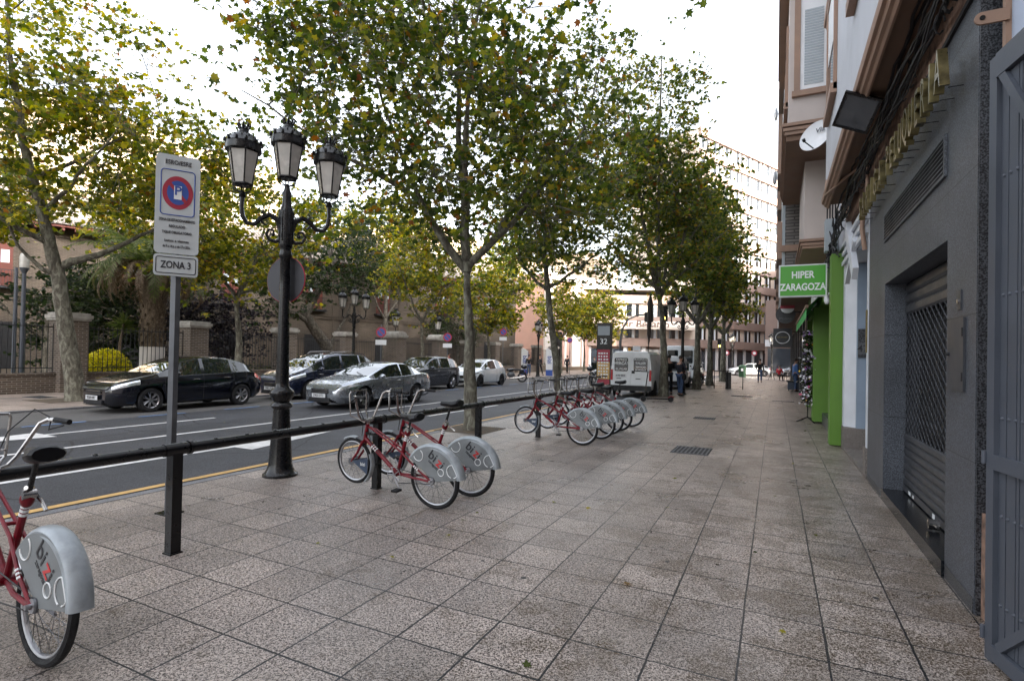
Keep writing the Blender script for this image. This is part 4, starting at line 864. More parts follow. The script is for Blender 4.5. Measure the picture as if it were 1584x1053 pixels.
# local x along facade (0 = right end, negative towards the viewer's left), local y = inward (left side), facade faces -y
Lb = 62
part('wall', MB().box(-Lb, 0, 0, 12, 0, 8.6), MT['brick_old'], bb, smooth=False)
b = MB(); b.box(-Lb, 0, -0.10, -0.002, 4.25, 4.45); b.box(-Lb, 0, -.16, -.002, 4.46, 4.56); b.box(-Lb, 0, -.08, -.002, 8.1, 8.3)
for k in range(11): b.box(-Lb+k*6.0, -Lb+k*6.0+.5, -.06, -.002, 0.2, 8.09)
part('string_course', b, MT['brick_old'], bb, smooth=False)
b = MB().box(-Lb-.3, .3, -.9, 0.0, 8.60, 8.75)
for k in range(104): b.box(-Lb+k*.6, -Lb+k*.6+.14, -.85, -.01, 8.42, 8.599)
part('eave', b, MT['terracotta'], bb, smooth=False)
rf = MB().prism([(-1.0, 8.76), (6, 12.2), (13, 8.76)], 'yz', -Lb-.3, .3)
rp = part('roof', rf, MT['rooftile'], bb, smooth=False)
b = MB(); nrm = Vector((0, 7.0, 3.44)).normalized()
for k in range(250):
    x_ = -Lb+k*.25; b.tube([(x_, -1.02, 8.80), (x_, 5.95, 12.23)], .075, 5)
part('tile_rows', b, MT['rooftile'], bb)
def bwin(x, z, w, h, parent=bb, red=True):
    f = part('window', MB().box(x-w/2, x+w/2, -.02, -.004, z, z+h), MT['glass'] if not red else MT['terracotta'], parent, smooth=False)
    b = MB()
    for sx in (-1, 1): b.box(x+sx*w*.25-.18, x+sx*w*.25+.18, -.035, -.021, z+h*.55, z+h*.85)
    p = part('panes', b, MT['curtain'], f, smooth=False)
    b = MB(); b.box(x-w/2-.2, x+w/2+.2, -.5, -.006, z-.16, z-.03); 
    for k in range(int(w/.14)+2): b.box(x-w/2-.15+k*.14, x-w/2-.13+k*.14, -.48, -.46, z-.03, z+.85)
    b.box(x-w/2-.17, x+w/2+.17, -.49, -.45, z+.85, z+.89)
    part('balcony', b, MT['fence'], f, smooth=False)
for k in range(10): bwin(-3.5-6*k, 5.0, 1.3, 2.4)
for k in range(10):
    f = part('doorway', MB().box(-3.5-6*k-.7, -3.5-6*k+.7, -.02, -.004, .3, 3.0), MT['dark'], bb, smooth=False)
b = MB()
for xx in (-24, -30): b.lathe([(.0,3.3),(.12,3.3),(.2,3.8),(.22,3.85),(.1,4.05),(0,4.1)], (xx,-.45,0), 8).cyl((xx,-.45,3.3),(xx,0,3.1),.03)
part('wall_lantern', b, MT['milk'], bb)
# --- pink building
ang2 = atan2(.948, .317)
pb = thing('pink_building', 'pink stucco building with white pilasters beyond the garden railings', 'building', (-27.0, 64.5, 0), ang2)
part('wall', MB().box(0, 14.5, 0, 10, 0, 12.5), MT['pink'], pb, smooth=False)
b = MB()
for x0 in (-.05, 5.6, 12.6): b.box(x0, x0+1.9, -.25, -.003, 0, 11.8)
b.box(-.3, 14.8, -.5, -.004, 11.81, 12.6); b.box(-.3, 14.8, -.35, -.003, 12.61, 12.9)
for x0 in (3.0, 9.6):
    b.box(x0-1.6, x0-1.2, -.12, -.003, .2, 5.6); b.box(x0+1.2, x0+1.6, -.12, -.003, .2, 5.6); b.box(x0-1.6, x0+1.6, -.12, -.003, 5.61, 6.0); b.box(x0-2.0, x0+2.0, -.35, -.003, 6.5, 6.75)
part('pilaster', b, MT['pinkwhite'], pb, smooth=False)
part('window', MB().box(2.2, 3.8, -.03, -.003, .8, 5.0), MT['glass'], pb, smooth=False)
part('cornice_band', MB().box(1.9, 5.5, -.20, -.003, 6.76, 7.0).box(7.6,12.5,-.2,-.003,6.76,7.0), MT['pink'], pb, smooth=False)
# --- far apartment building: frontal wing and receding wing
ac = thing('apartment_block', 'tall pink brown apartment block with ribbon windows closing the street', 'building', (-10.2, 80.5, 0), 0)
fl_h = 3.05; NF = 10
def wing(parent, rz, L, nf, side, nm, canopy=False):
    R = Matrix.Rotation(rz, 4, 'Z'); w, wl_, dk, cu, gl = MB(), MB(), MB(), MB(), MB(); x0, x1 = (0, L) if side > 0 else (-L, 0)
    H0 = 3.6
    w.box(x0, x1, 0, 12, H0, H0+nf*fl_h+.9)
    for k in range(nf+1):
        z = H0+k*fl_h; wl_.box(x0, x1, -.35, -.003, z-.25, z+.95)
    dk.box(x0, x1, .3, 12, 0, H0-.001)
    n = int(L/3.1)
    for k in range(nf):
        z = H0+.96+k*fl_h
        for i in range(n):
            xa = x0+.5+i*3.1
            gl.box(xa, xa+1.3, -.03, -.003, z, z+1.75); cu.box(xa+.9, xa+1.28, -.05, -.031, z, z+1.74)
            cu.box(xa+.06, xa+.10, -.05, -.031, z, z+1.74)
            gl.box(xa+1.42, xa+1.9, -.03, -.003, z, z+1.75)
    gf = MB(); gg = MB()
    for i in range(int(L/2.6)): gf.box(x0+.2+i*2.6, x0+.75+i*2.6, .1, .299, 0, H0-.3); gg.box(x0+.8+i*2.6, x0+2.7+i*2.6, .2, .298, .2, H0-.6)
    tw = {}
    for nm2, mb, mt in (('wall', w, MT['apt_light']), ('floor_band', wl_, MT['apt']), ('ground_floor', dk, MT['apt_dark']), ('shop_glass', gg, MT['glass_sky']), ('shop_piers', gf, MT['offwhite']), ('windows', gl, MT['glass']), ('curtains', cu, MT['curtain'])):
        mb.xf(R); tw[nm2] = part(nm2, mb, mt, parent, smooth=False)
    return tw
wing(ac, atan2(.895, .446), 34, NF, 1, 'right')
ac2 = thing('corner_wing', 'lower frontal wing of the brown block with a wide sign canopy behind the white vans', 'building', (-10.25, 80.4, 0), 0)
wing(ac2, atan2(.44, .898), 26, 2, -1, 'left')
R = Matrix.Rotation(atan2(.44, .898), 4, 'Z')
part('canopy', MB().prism([(-.4,7.0),(-2.0,6.1),(-2.0,5.75),(-.4,5.75)], 'yz', -26, -.3).xf(R), MT['apt_light'], ac2, smooth=False)
part('canopy_lettering', text('Super Bellatto', 1.5, (1,0,0), (0,-.2,1), (-8.6,-2.02,6.4), .05, bold=.01).xf(R), MT['apt_dark'], ac2, smooth=False)
part('roof_canopy', MB().box(-26, 0, -1.2, 12, 11.3, 11.7).xf(R), MT['pinkwhite'], ac2, smooth=False)
# far plaza storefronts on the right end (cafe with yellow front)
cf = thing('cafe_shopfront', 'cafe front with a white sign band and yellow window at the end of the street', 'shopfront', (1.5, 72, 0))
part('wall', MB().box(-2.6, 5, 0, 4, 0, 9), MT['apt'], cf, smooth=False); part('sign_band', MB().box(-2.6, 3, -.2, -.003, 3.4, 4.2), MT['offwhite'], cf, smooth=False)
part('window', MB().box(-2.3, 2.5, -.05, -.003, .2, 3.2), MT['glass_sky'], cf, smooth=False); part('yellow_panel', MB().box(.4, 1.7, -.1, -.051, .3, 3.0), MT['leafD'] if False else M('yellow_green_panel', (.55,.62,.15), .6), cf, smooth=False)
# pale sunlit blocks far beyond the trees on the left
for (x, y, w, d2, h, lb, mt) in ((-75, 38, 30, 26, 25, 'sunlit cream apartment block glimpsed high between the leaves at left', 'warmwall'), (-70, 92, 26, 22, 26, 'sunlit cream block far behind the brick palace roof', 'warmwall'), (-48, 120, 26, 20, 24, 'pale distant block behind the pink building', 'warmwall')):
    t = thing('distant_block', lb, 'building', (x, y, 0)); part('wall', MB().box(-w/2, w/2, -d2/2, d2/2, 0, h), MT[mt], t, smooth=False)
    gl = MB()
    for k in range(int(h/3)-1):
        for i in range(int(d2/3)): gl.box(w/2+.003, w/2+.03, -d2/2+.8+i*3, -d2/2+2.2+i*3, 2+k*3, 3.6+k*3)
        for i in range(int(w/3)): gl.box(-w/2+.8+i*3, -w/2+2.2+i*3, -d2/2-.03, -d2/2-.003, 2+k*3, 3.6+k*3)
    part('windows', gl, MT['curtain'], t, smooth=False)
# ================================================================== TREES
def bez(a, b, c, n=8):
    a, b, c = Vector(a), Vector(b), Vector(c); return [a*(1-t)**2+b*2*t*(1-t)+c*t*t for t in [i/(n-1) for i in range(n)]]
def tree(label, base, trunk, r0, limbs, clumps, nleaf, lsize, seed, leaf='leafA', bark='bark', K='star', group='street plane trees', tr=(0.55,0.8), name='plane_tree', extra=None):
    """trunk: list of points (rel. base) ; limbs: list of (start point idx or point, mid, end, r) ; clumps: list of (centre, radii, count of clumps)"""
    rg = np.random.default_rng(seed); rnd = random.Random(seed)
    t = thing(name, label, 'tree', base, 0, group)
    tb = MB(); n = len(trunk); P = []
    for i in range(n-1):
        a, b_ = Vector(trunk[i]), Vector(trunk[i+1])
        for k in range(5): P.append(a.lerp(b_, k/5)+Vector((rnd.uniform(-.015,.015), rnd.uniform(-.015,.015), 0)))
    P.append(Vector(trunk[-1])); m = len(P); rad = [r0*(1.0-0.62*i/(m-1))*(1.25 if i == 0 else (1.1 if i == 1 else 1)) for i in range(m)]
    tb.tube(P, rad, 12)
    part('trunk', tb, MT[bark], t, angle=80)
    lb_ = MB(); nodes = list(P[len(P)//2:])
    for (a, b_, c, r) in limbs:
        q = bez(a, b_, c, 10); q = [q[0]]+[p+Vector([rnd.uniform(-.05,.05) for _ in range(3)]) for p in q[1:]]
        lb_.tube(q, [r*(1-.8*i/9) for i in range(10)], 8); nodes += q[3:]
    C = []
    for (c, rad3, k) in clumps:
        c = Vector(c)
        for _ in range(k):
            while True:
                v = Vector((rnd.uniform(-1,1), rnd.uniform(-1,1), rnd.uniform(-1,1)))
                if .15 < v.length < 1: break
            C.append(c+Vector((v.x*rad3[0], v.y*rad3[1], v.z*rad3[2])))
    for cc_ in C:
        best = min(nodes, key=lambda p: (p-cc_).length+max(0, p.z-cc_.z)*0.8)
        mid = best.lerp(cc_, .5)+Vector((rnd.uniform(-.2,.2), rnd.uniform(-.2,.2), rnd.uniform(0,.35)))
        L_ = (cc_-best).length; q = bez(best, mid, cc_, 6); lb_.tube(q, [max(.007, .011*L_*(1-.75*i/5)) for i in range(6)], 5, caps=False)
        if L_ > .8: nodes.append(q[4])
        for _ in range(3):
            e = cc_+Vector([rnd.gauss(0,.45) for _ in range(3)]); lb_.tube([q[3], e], [.008,.004], 4, caps=False)
    w_ = np.array([rnd.uniform(.3, 1.8) for _ in C]); w_ /= w_.sum(); nleaf = int(nleaf*1.25); idx = rg.choice(len(C), nleaf, p=w_)
    Ca = np.array([tuple(c) for c in C]); sg = np.array([rnd.uniform(*tr) for _ in C])
    ns = max(60, nleaf//9); si = rg.choice(len(C), ns, p=w_)
    sub = Ca[si]+rg.normal(size=(ns, 3))*(sg[si][:, None]*np.array([1, 1, .62]))
    dirn = rg.normal(size=(ns, 3))*np.array([1, 1, .35]); dirn /= np.linalg.norm(dirn, axis=1)[:, None]
    k_ = rg.integers(0, ns, nleaf); tt = rg.uniform(-.34, .34, nleaf)[:, None]
    pos = sub[k_]+dirn[k_]*tt+rg.normal(size=(nleaf, 3))*np.array([.075, .075, .05])
    for q in range(0, ns, 2):
        c_, a_, b_ = Vector(Ca[si[q]]), Vector(sub[q]-dirn[q]*.3), Vector(sub[q]+dirn[q]*.34); lb_.tube([c_, c_.lerp(a_,.6)+Vector((0,0,.05)), a_, b_], [.008,.006,.005,.002], 3, caps=False)
    o = leaves_mesh('crown', pos, lsize*1.18, MT[leaf], rg, K); o.parent = t
    part('limbs', lb_, MT[bark], t, angle=80)
    return t
V = lambda x, y, z: (x, y, z)
# near row -------------------------------------------------------------------------------
tree('nearest plane tree, its pale trunk rising behind the black railing with the second bicycle pair', (-5.87,10.1,0),
     [(0,0,0),(-.06,-.03,1.2),(-.10,-.05,2.4),(-.17,-.08,3.5)], .165,
     [((-.17,-.08,3.4),(-.3,-.1,5.2),(-.55,-.3,9.8),.115),((-.17,-.08,3.45),(-1.0,-.6,4.4),(-1.9,-1.2,7.6),.10),((-.17,-.08,3.5),(.7,.3,4.2),(2.1,.9,6.6),.095),((-.2,-.1,4.3),(-.1,-.6,6.2),(.6,-.9,9.5),.08),((-.2,-.1,3.8),(-.8,.8,5.5),(-1.6,2.2,8.3),.08),((-1.0,-.6,4.9),(-2.2,-1.8,5.6),(-3.4,-3.2,6.6),.06),((.2,.1,4.0),(.3,1.5,5.2),(1.3,2.6,7.8),.07)],
     [((-.75,-.45,7.6),(2.7,3.0,3.6),62),((-2.3,-1.8,7.3),(2.1,2.2,2.2),30),((1.2,.6,6.4),(1.9,2.0,1.9),26),((-.3,-.3,4.9),(2.6,2.6,.8),14)], 13500, .088, 11)
pit(-5.9, 10.1, 'bare soil pit in the pavement round the nearest plane tree', 1.15)
tree('slender plane tree rising straight behind the big bicycle group', (-6.75,17.7,0),
     [(0,0,0),(-.15,-.05,1.5),(-.42,-.12,3.4),(-.62,-.2,5.4),(-.55,-.15,8)], .15,
     [((-.5,-.15,4.0),(.3,.15,4.5),(1.9,.9,6.0),.07),((-.45,-.15,3.9),(-1.2,-.4,4.6),(-2.6,-1.2,6.6),.07),((-.6,-.2,5.4),(.3,.2,8),(1.2,.5,12.5),.09),((-.6,-.2,6.2),(-1.6,-.5,8),(-2.2,-.8,10.5),.07),((-.6,-.2,5.8),(-.4,1.5,7.5),(-.5,2.6,10),.06)],
     [((-.2,.1,7.8),(2.3,2.3,2.9),52),((.8,.3,11.2),(.9,.9,2.2),13),((-.5,0,5.4),(2.8,2.6,.9),16)], 10000, .09, 12)
pit(-6.7, 17.7, 'soil pit round the slender plane tree beside the bicycle group')
tree('dense plane tree standing between the white van and the electric scooter', (-4.32,23.8,0),
     [(0,0,0),(.02,0,1.5),(-.08,-.02,3.2),(-.26,-.05,4.6)], .20,
     [((-.2,-.05,4.2),(-.9,-.3,6.5),(-1.4,-.6,12),.12),((-.2,-.05,4.3),(.7,.3,6),(1.6,.8,11),.11),((-.26,-.05,4.6),(-.4,0,8),(-.3,.2,15),.12),((-.26,-.05,4.6),(-1.8,-.8,6),(-3.3,-1.5,8),.08),((-.2,0,4.5),(1.2,.5,5.8),(2.6,1,7.5),.07),((-.2,0,4.8),(.2,1.6,7),(.3,2.6,9.5),.08)],
     [((-.7,0,8.2),(3.0,3.0,3.6),78),((-.7,0,12.2),(1.75,1.9,3.6),38),((.9,.4,7.4),(1.9,2.0,2.4),20)], 15500, .10, 13)
pit(-4.3, 23.8, 'soil pit round the dense plane tree by the white van')
for (x, y, lab, sd_, top) in ((-3.85, 31.0, 'forked plane tree just beyond the near pavement lamp post', 14, 14.2), (-3.75, 36.4, 'plane tree standing second behind the near pavement lamp post', 15, 13.2), (-3.55, 43.9, 'plane tree just behind the black street bench frame', 16, 13.5)):
    tree(lab, (x, y, 0), [(0,0,0),(.02,0,1.8),(0,0,3.4),(.05,0,4.4)], .24 if y > 40 else .21,
         [((0,0,3.6),(-1.2,-.3,4.6),(-1.9,-.8,9),.13),((0,0,3.6),(1.0,.3,4.8),(1.7,.8,9.5),.13),((0,0,4.2),(-.2,.3,8),(.2,0,12.8),.11),((0,0,3.9),(.3,1.6,6),(.2,2.4,9),.09)],
         [((-.5,0,8.2),(2.0,2.4,4.0),46),((-.2,.2,top-2.8),(1.1,1.1,2.4),10),((.5,0,6.0),(1.5,1.6,1.3),9)], 6500, .12, sd_, K='oval')
    pit(x, y, lab.replace('forked plane tree', 'soil pit round the tree').replace('plane tree', 'soil pit round the tree'))
# far row ----------------------------------------------------------------------------------
tree('leaning plane tree on the far pavement at the left edge, before the black hatchback', (-18.8,8.8,0),
     [(0,0,0),(-.05,-.25,1.8),(-.1,-.55,3.8),(-.1,-.95,5.4),(-.1,-1.5,7.6)], .25,
     [((-.1,-.55,3.9),(.4,.6,4.6),(.8,2.6,6.2),.12),((-.1,-.55,3.7),(-.3,-1.3,3.9),(-.2,-2.0,5.6),.07),((-.1,-.8,4.6),(0,-2.2,5.0),(0,-3.6,6.4),.08),((-.1,-1.5,7.6),(0,-1.8,9.5),(0,-2.1,12.5),.10),((-.1,-1.2,6.4),(.6,0,7.2),(.8,1.4,9),.07),((-.1,-.95,5.4),(1.5,-.8,6.3),(2.6,-.3,8),.07)],
     [((.3,.2,7.8),(3.0,4.6,1.7),62),((.3,-1.4,10.2),(2.6,3.4,2.2),30),((.4,-1.6,5.4),(2.0,1.6,.9),8)], 11000, .10, 21, 'leafB')
pit(-19.3, 8.8, 'wide soil pit at the foot of the leaning plane tree', 1.6)
fr = [(-18.5,13.9,'three limbed plane tree standing right behind the black hatchback',22,3.7,.17,1.0),(-18.5,25.9,'slim forked plane tree between the lantern gate pillars and the cars',23,3.6,.16,.95),
      (-20.4,37.5,'plane tree beside the blue and white totem nearest the motorcycles',24,3.4,.18,1.0),(-19.4,51.0,'thin plane tree right of the second totem',25,3.4,.15,.95),(-20.3,61.0,'plane tree in front of the pink building corner',26,3.6,.16,1.0),(-18.2,60.5,'yellowing plane tree left of the information column',27,3.6,.16,1.05)]
for (x, y, lab, sd_, zf, r, sc) in fr:
    lf = 'leafB'
    tree(lab, (x, y, 0), [(0,0,0),(.03,.03,zf*.5),(-.03,-.12,zf)], r,
         [((0,-.1,zf-.1),(.2,.6,zf+1.2),(.3,1.2,zf+4.2),.09),((0,-.1,zf-.1),(-.3,-.9,zf+1),(-.3,-2.2,zf+3.4),.08),((0,-.1,zf),(0,1.2,zf+.6),(.2,2.8,zf+1.9),.06),((0,-.1,zf-.1),(.3,-1.2,zf+.1),(.5,-2.4,zf+.9),.045),((0,-.1,zf),(1.2,0,zf+1.5),(2,.2,zf+3.2),.06)],
         [((0,0,zf+3.2),(2.6*sc,3.1*sc,2.5*sc),46),((.2,.3,zf+1.2),(2.2,2.6,.8),12)], 6500 if y < 30 else 4500, .11 if y < 30 else .14, sd_, lf, K='star' if y < 30 else 'oval')
# garden trees ---------------------------------------------------------------------------------
tree('massive inclined old tree with a crooked trunk behind the railings', (-26.0,26.3,.3),
     [(0,0,0),(0,-.3,1.6),(0,-1.4,2.7),(0,-2.2,3.6),(0,-1.2,5.2),(0,-.2,8)], .42,
     [((0,-.3,1.6),(0,1.0,3),(0,1.9,5),.16),((0,-1.9,3.2),(0,-3.4,3.7),(0,-5,4.3),.17),((0,-1.2,5.2),(0,-2,7),(0,-2.4,10),.14),((0,-.2,7),(0,2,8.5),(0,3.4,10.5),.12)],
     [((0,-.6,7.8),(3.2,4.8,3.4),64),((0,-4,5.2),(2,2.2,1.6),16)], 8000, .11, 31, 'leafC', 'bark_dark', 'oval', 'garden trees behind the railings', name='old_tree')
tree('dark evergreen thicket tree between the palm and the leaning plane tree', (-29.5,12.6,.3), [(0,0,0),(0,0,1.8),(0,0,3.4)], .22,
     [((0,0,1.5),(0,1.5,2.4),(0,2.4,4),.08),((0,0,1.6),(0,-1.3,2.4),(0,-2.2,3.8),.08)], [((0,1.8,3.0),(2.0,2.0,2.3),44),((0,1.6,1.4),(1.8,1.8,1.1),14)], 6500, .11, 32, 'leafC', 'bark_dark', 'oval', 'garden trees behind the railings', name='evergreen_tree')
tree('tall leafy garden tree behind the palm at the far left', (-31,4.5,.3), [(0,0,0),(0,.3,3),(0,.5,5.5)], .32,
     [((0,.3,3),(0,-1.5,5),(0,-3,8),.13),((0,.4,4),(0,2,6),(0,3.2,9),.13),((0,.5,5.5),(0,0,9),(0,.3,12),.12)], [((0,.3,8.2),(3.8,4.8,3.9),74),((0,0,5.0),(3.4,4.4,1.2),18)], 9000, .12, 33, 'leafB', 'bark_dark', 'oval', 'garden trees behind the railings', name='garden_tree')
tree('purple leaved shrub tree behind the brick pillar and third railing bay', (-28.5,19.2,.3), [(0,0,0),(0,0,1.6),(0,0,2.6)], .16,
     [((0,0,1.2),(0,1,2),(0,2,3.2),.07),((0,0,1.2),(0,-1,2),(0,-2,3.2),.07)], [((0,0,2.6),(1.8,3.6,1.9),60)], 7500, .09, 34, 'leafR', 'bark_dark', 'oval', 'garden trees behind the railings', name='purple_shrub')
tree('small dark conifer like tree right of the nearest plane trunk behind the wall', (-27,43.5,.3), [(0,0,0),(0,0,2.4),(0,0,4.4)], .16,
     [((0,0,1.6),(0,1,2.4),(0,2,3.4),.06),((0,0,2.4),(0,-1,3),(0,-2,4.2),.06)], [((0,0,4.2),(2.2,3.8,2.4),46)], 5500, .12, 35, 'leafC', 'bark_dark', 'blade', 'garden trees behind the railings', name='conifer_tree')
tree('broad green garden tree rising before the brick palace roof', (-27.5,33.5,.3), [(0,0,0),(0,0,4),(0,0,7)], .24,
     [((0,0,4),(0,2,6),(0,3.4,9),.1),((0,0,4),(0,-2,6),(0,-3.4,9),.1)], [((0,0,10.6),(3.6,4.8,2.8),56)], 6500, .14, 36, 'leafB', 'bark_dark', 'oval', 'garden trees behind the railings', name='garden_tree')
tree('tall green tree filling the gap above the pink building', (-29,56,.3), [(0,0,0),(0,0,4),(0,0,8)], .3,
     [((0,0,4),(0,2,6),(0,3.6,10),.12),((0,0,5),(0,-2,8),(0,-3.4,11),.12)], [((0,0,11.4),(4,5.4,4.4),64)], 6500, .17, 37, 'leafA', 'bark_dark', 'oval', 'garden trees behind the railings', name='garden_tree')
tree('round headed garden tree filling the gap behind the leaning plane trunk', (-29.0,8.6,.3), [(0,0,0),(0,0,3),(0,0,5)], .22,
     [((0,0,3),(0,1.6,5),(0,2.6,7.4),.1),((0,0,3),(0,-1.8,5),(0,-2.8,7.4),.1)], [((0,0,7.4),(2.6,3.8,2.6),52)], 7500, .12, 38, 'leafB', 'bark_dark', 'oval', 'garden trees behind the railings', name='garden_tree')
tree('high crowned garden tree behind the purple shrub', (-29.5,18.2,.3), [(0,0,0),(0,0,3.4),(0,0,6)], .22,
     [((0,0,3.4),(0,2,6),(0,3.4,8),.1),((0,0,3.4),(0,-2,6),(0,-3.4,8),.1)], [((0,0,8.6),(2.6,4.6,2.6),56)], 7500, .12, 39, 'leafB', 'bark_dark', 'oval', 'garden trees behind the railings', name='garden_tree')
# yellow shrub
sb = thing('golden_shrub', 'rounded golden yellow shrub behind the railings left of the palm', 'shrub', (-24.6,12.5,.36))
tbm = MB()
for k in range(14): a = k*2.4; tbm.tube([(0,0,0),(.5*cos(a),.7*sin(a),.9)], [.02,.008], 5)
part('stems', tbm, MT['bark_dark'], sb)
n = 3200; u = rng.normal(size=(n,3)); u /= np.linalg.norm(u,axis=1)[:,None]; u[:,2] = np.abs(u[:,2]); rr_ = rng.uniform(.72,1.03,n)[:,None]
o = leaves_mesh('foliage', u*rr_*np.array([.75,1.0,1.22]), .06, MT['leafD'], rng, 'oval'); o.parent = sb
# yucca
yc = thing('yucca_plant', 'spiky green yucca left of the palm trunk', 'plant', (-25.0,13.2,.36))
part('stem', MB().tube([(0,0,0),(0,0,1.4),(.05,.1,2.3)], [.07,.06,.05], 8), MT['palm_bark'], yc)
b = MB()
for k in range(90):
    a = random.uniform(0, 2*pi); el_ = random.uniform(-.5, 1.4); L_ = random.uniform(.5,.75); zc = 2.2+random.uniform(-.3,.2); d = Vector((cos(a)*cos(el_), sin(a)*cos(el_), sin(el_)))
    s_ = d.cross(Vector((0,0,1))).normalized()*.028; c0 = Vector((.05,.1,zc)); m_ = c0+d*L_*.55; e_ = c0+d*L_-Vector((0,0,.08))
    b.add([c0-s_*.6, c0+s_*.6, m_+s_, e_, m_-s_], [(0,1,2,3,4)])
part('leaves', b, MT['frond'], yc)
# palm
pm = thing('palm_tree', 'date palm with a thick trunk and a skirt of hanging dead fronds', 'palm tree', (-25.4,14.75,.3))
b = MB(); prof = [(.55,0),(.48,.3),(.46,1.2),(.44,2.4),(.5,3.4),(.62,4.2),(.55,4.8),(.3,5.2),(0,5.3)]; b.lathe(prof, n=20)
for k in range(110):
    a = k*2.4; z = 1.5+k*.03; r = .46; b.cbox((r*cos(a), r*sin(a), z), (.16,.10,.12), a)
part('trunk', b, MT['palm_bark'], pm)
b = MB().lathe([(.50,.05),(.50,1.35),(.49,1.4)], n=20); part('white_band', b, MT['pinkwhite'], pm)
def frond(b, o, az, el0, L, droop, w=.42, n=12, lf=1):
    P = []; p = Vector(o); el_ = el0
    for i in range(n): 
        P.append(p.copy()); p = p+Vector((cos(az)*cos(el_), sin(az)*cos(el_), sin(el_)))*(L/n); el_ -= droop/n*(1+i*.12)
    b.tube(P, [.028*(1-.8*i/n) for i in range(n)], 4, caps=False)
    for i in range(1, n):
        t = (P[i]-P[i-1]).normalized(); s_ = t.cross(Vector((0,0,1)));
        if s_.length < .05: s_ = Vector((-sin(az), cos(az), 0))
        s_.normalize(); ww = w*(sin(pi*min(1,(i+.8)/n))**.6)
        for sd__ in (-1,1):
            for j in range(3):
                c0 = P[i-1].lerp(P[i], (j+.5)/3); e_ = c0+s_*sd__*ww*random.uniform(.75,1.05)+t*ww*.55-Vector((0,0,ww*random.uniform(.25,.6))); h_ = t*.022
                b.add([c0-h_, c0+h_, (c0+e_)/2+h_*1.3, e_, (c0+e_)/2-h_*1.3], [(0,1,2,3,4)])
b = MB()
for k in range(46): frond(b, (0.2*cos(k*2.4),.2*sin(k*2.4),5.0), k*2.4+random.uniform(-.2,.2), random.uniform(.1,1.35), random.uniform(3.0,3.9), random.uniform(1.1,1.9))
part('green_fronds', b, MT['frond'], pm, smooth=False)
b = MB()
for k in range(64): frond(b, (0.35*cos(k*2.4),.35*sin(k*2.4),4.9), k*2.4+random.uniform(-.2,.2), random.uniform(.0,.5), random.uniform(2.6,3.4), random.uniform(1.7,2.3), .20, lf=1)
part('dead_fronds', b, MT['frond_dead'], pm, smooth=False)
# hedge planting low behind the railings
hd = leaves_mesh('ground_cover', np.stack([rng.uniform(-25.2,-23.6,9000), rng.uniform(14.5,58,9000), .35+np.abs(rng.normal(0,.32,9000))], 1), .07, MT['leafC'], rng, 'oval'); tag(hd, 'low dark ground cover growing behind the railings', 'ground cover', kind='stuff')
gs = leaves_mesh('grass_tufts', np.stack([rng.uniform(-30,-23.5,7000), rng.uniform(4,14.2,7000), .36+rng.uniform(0,.08,7000)], 1), .05, MT['frond'], rng, 'blade', flat=-0.2); tag(gs, 'short grass on the lawn behind the railings at left', 'grass', kind='stuff')
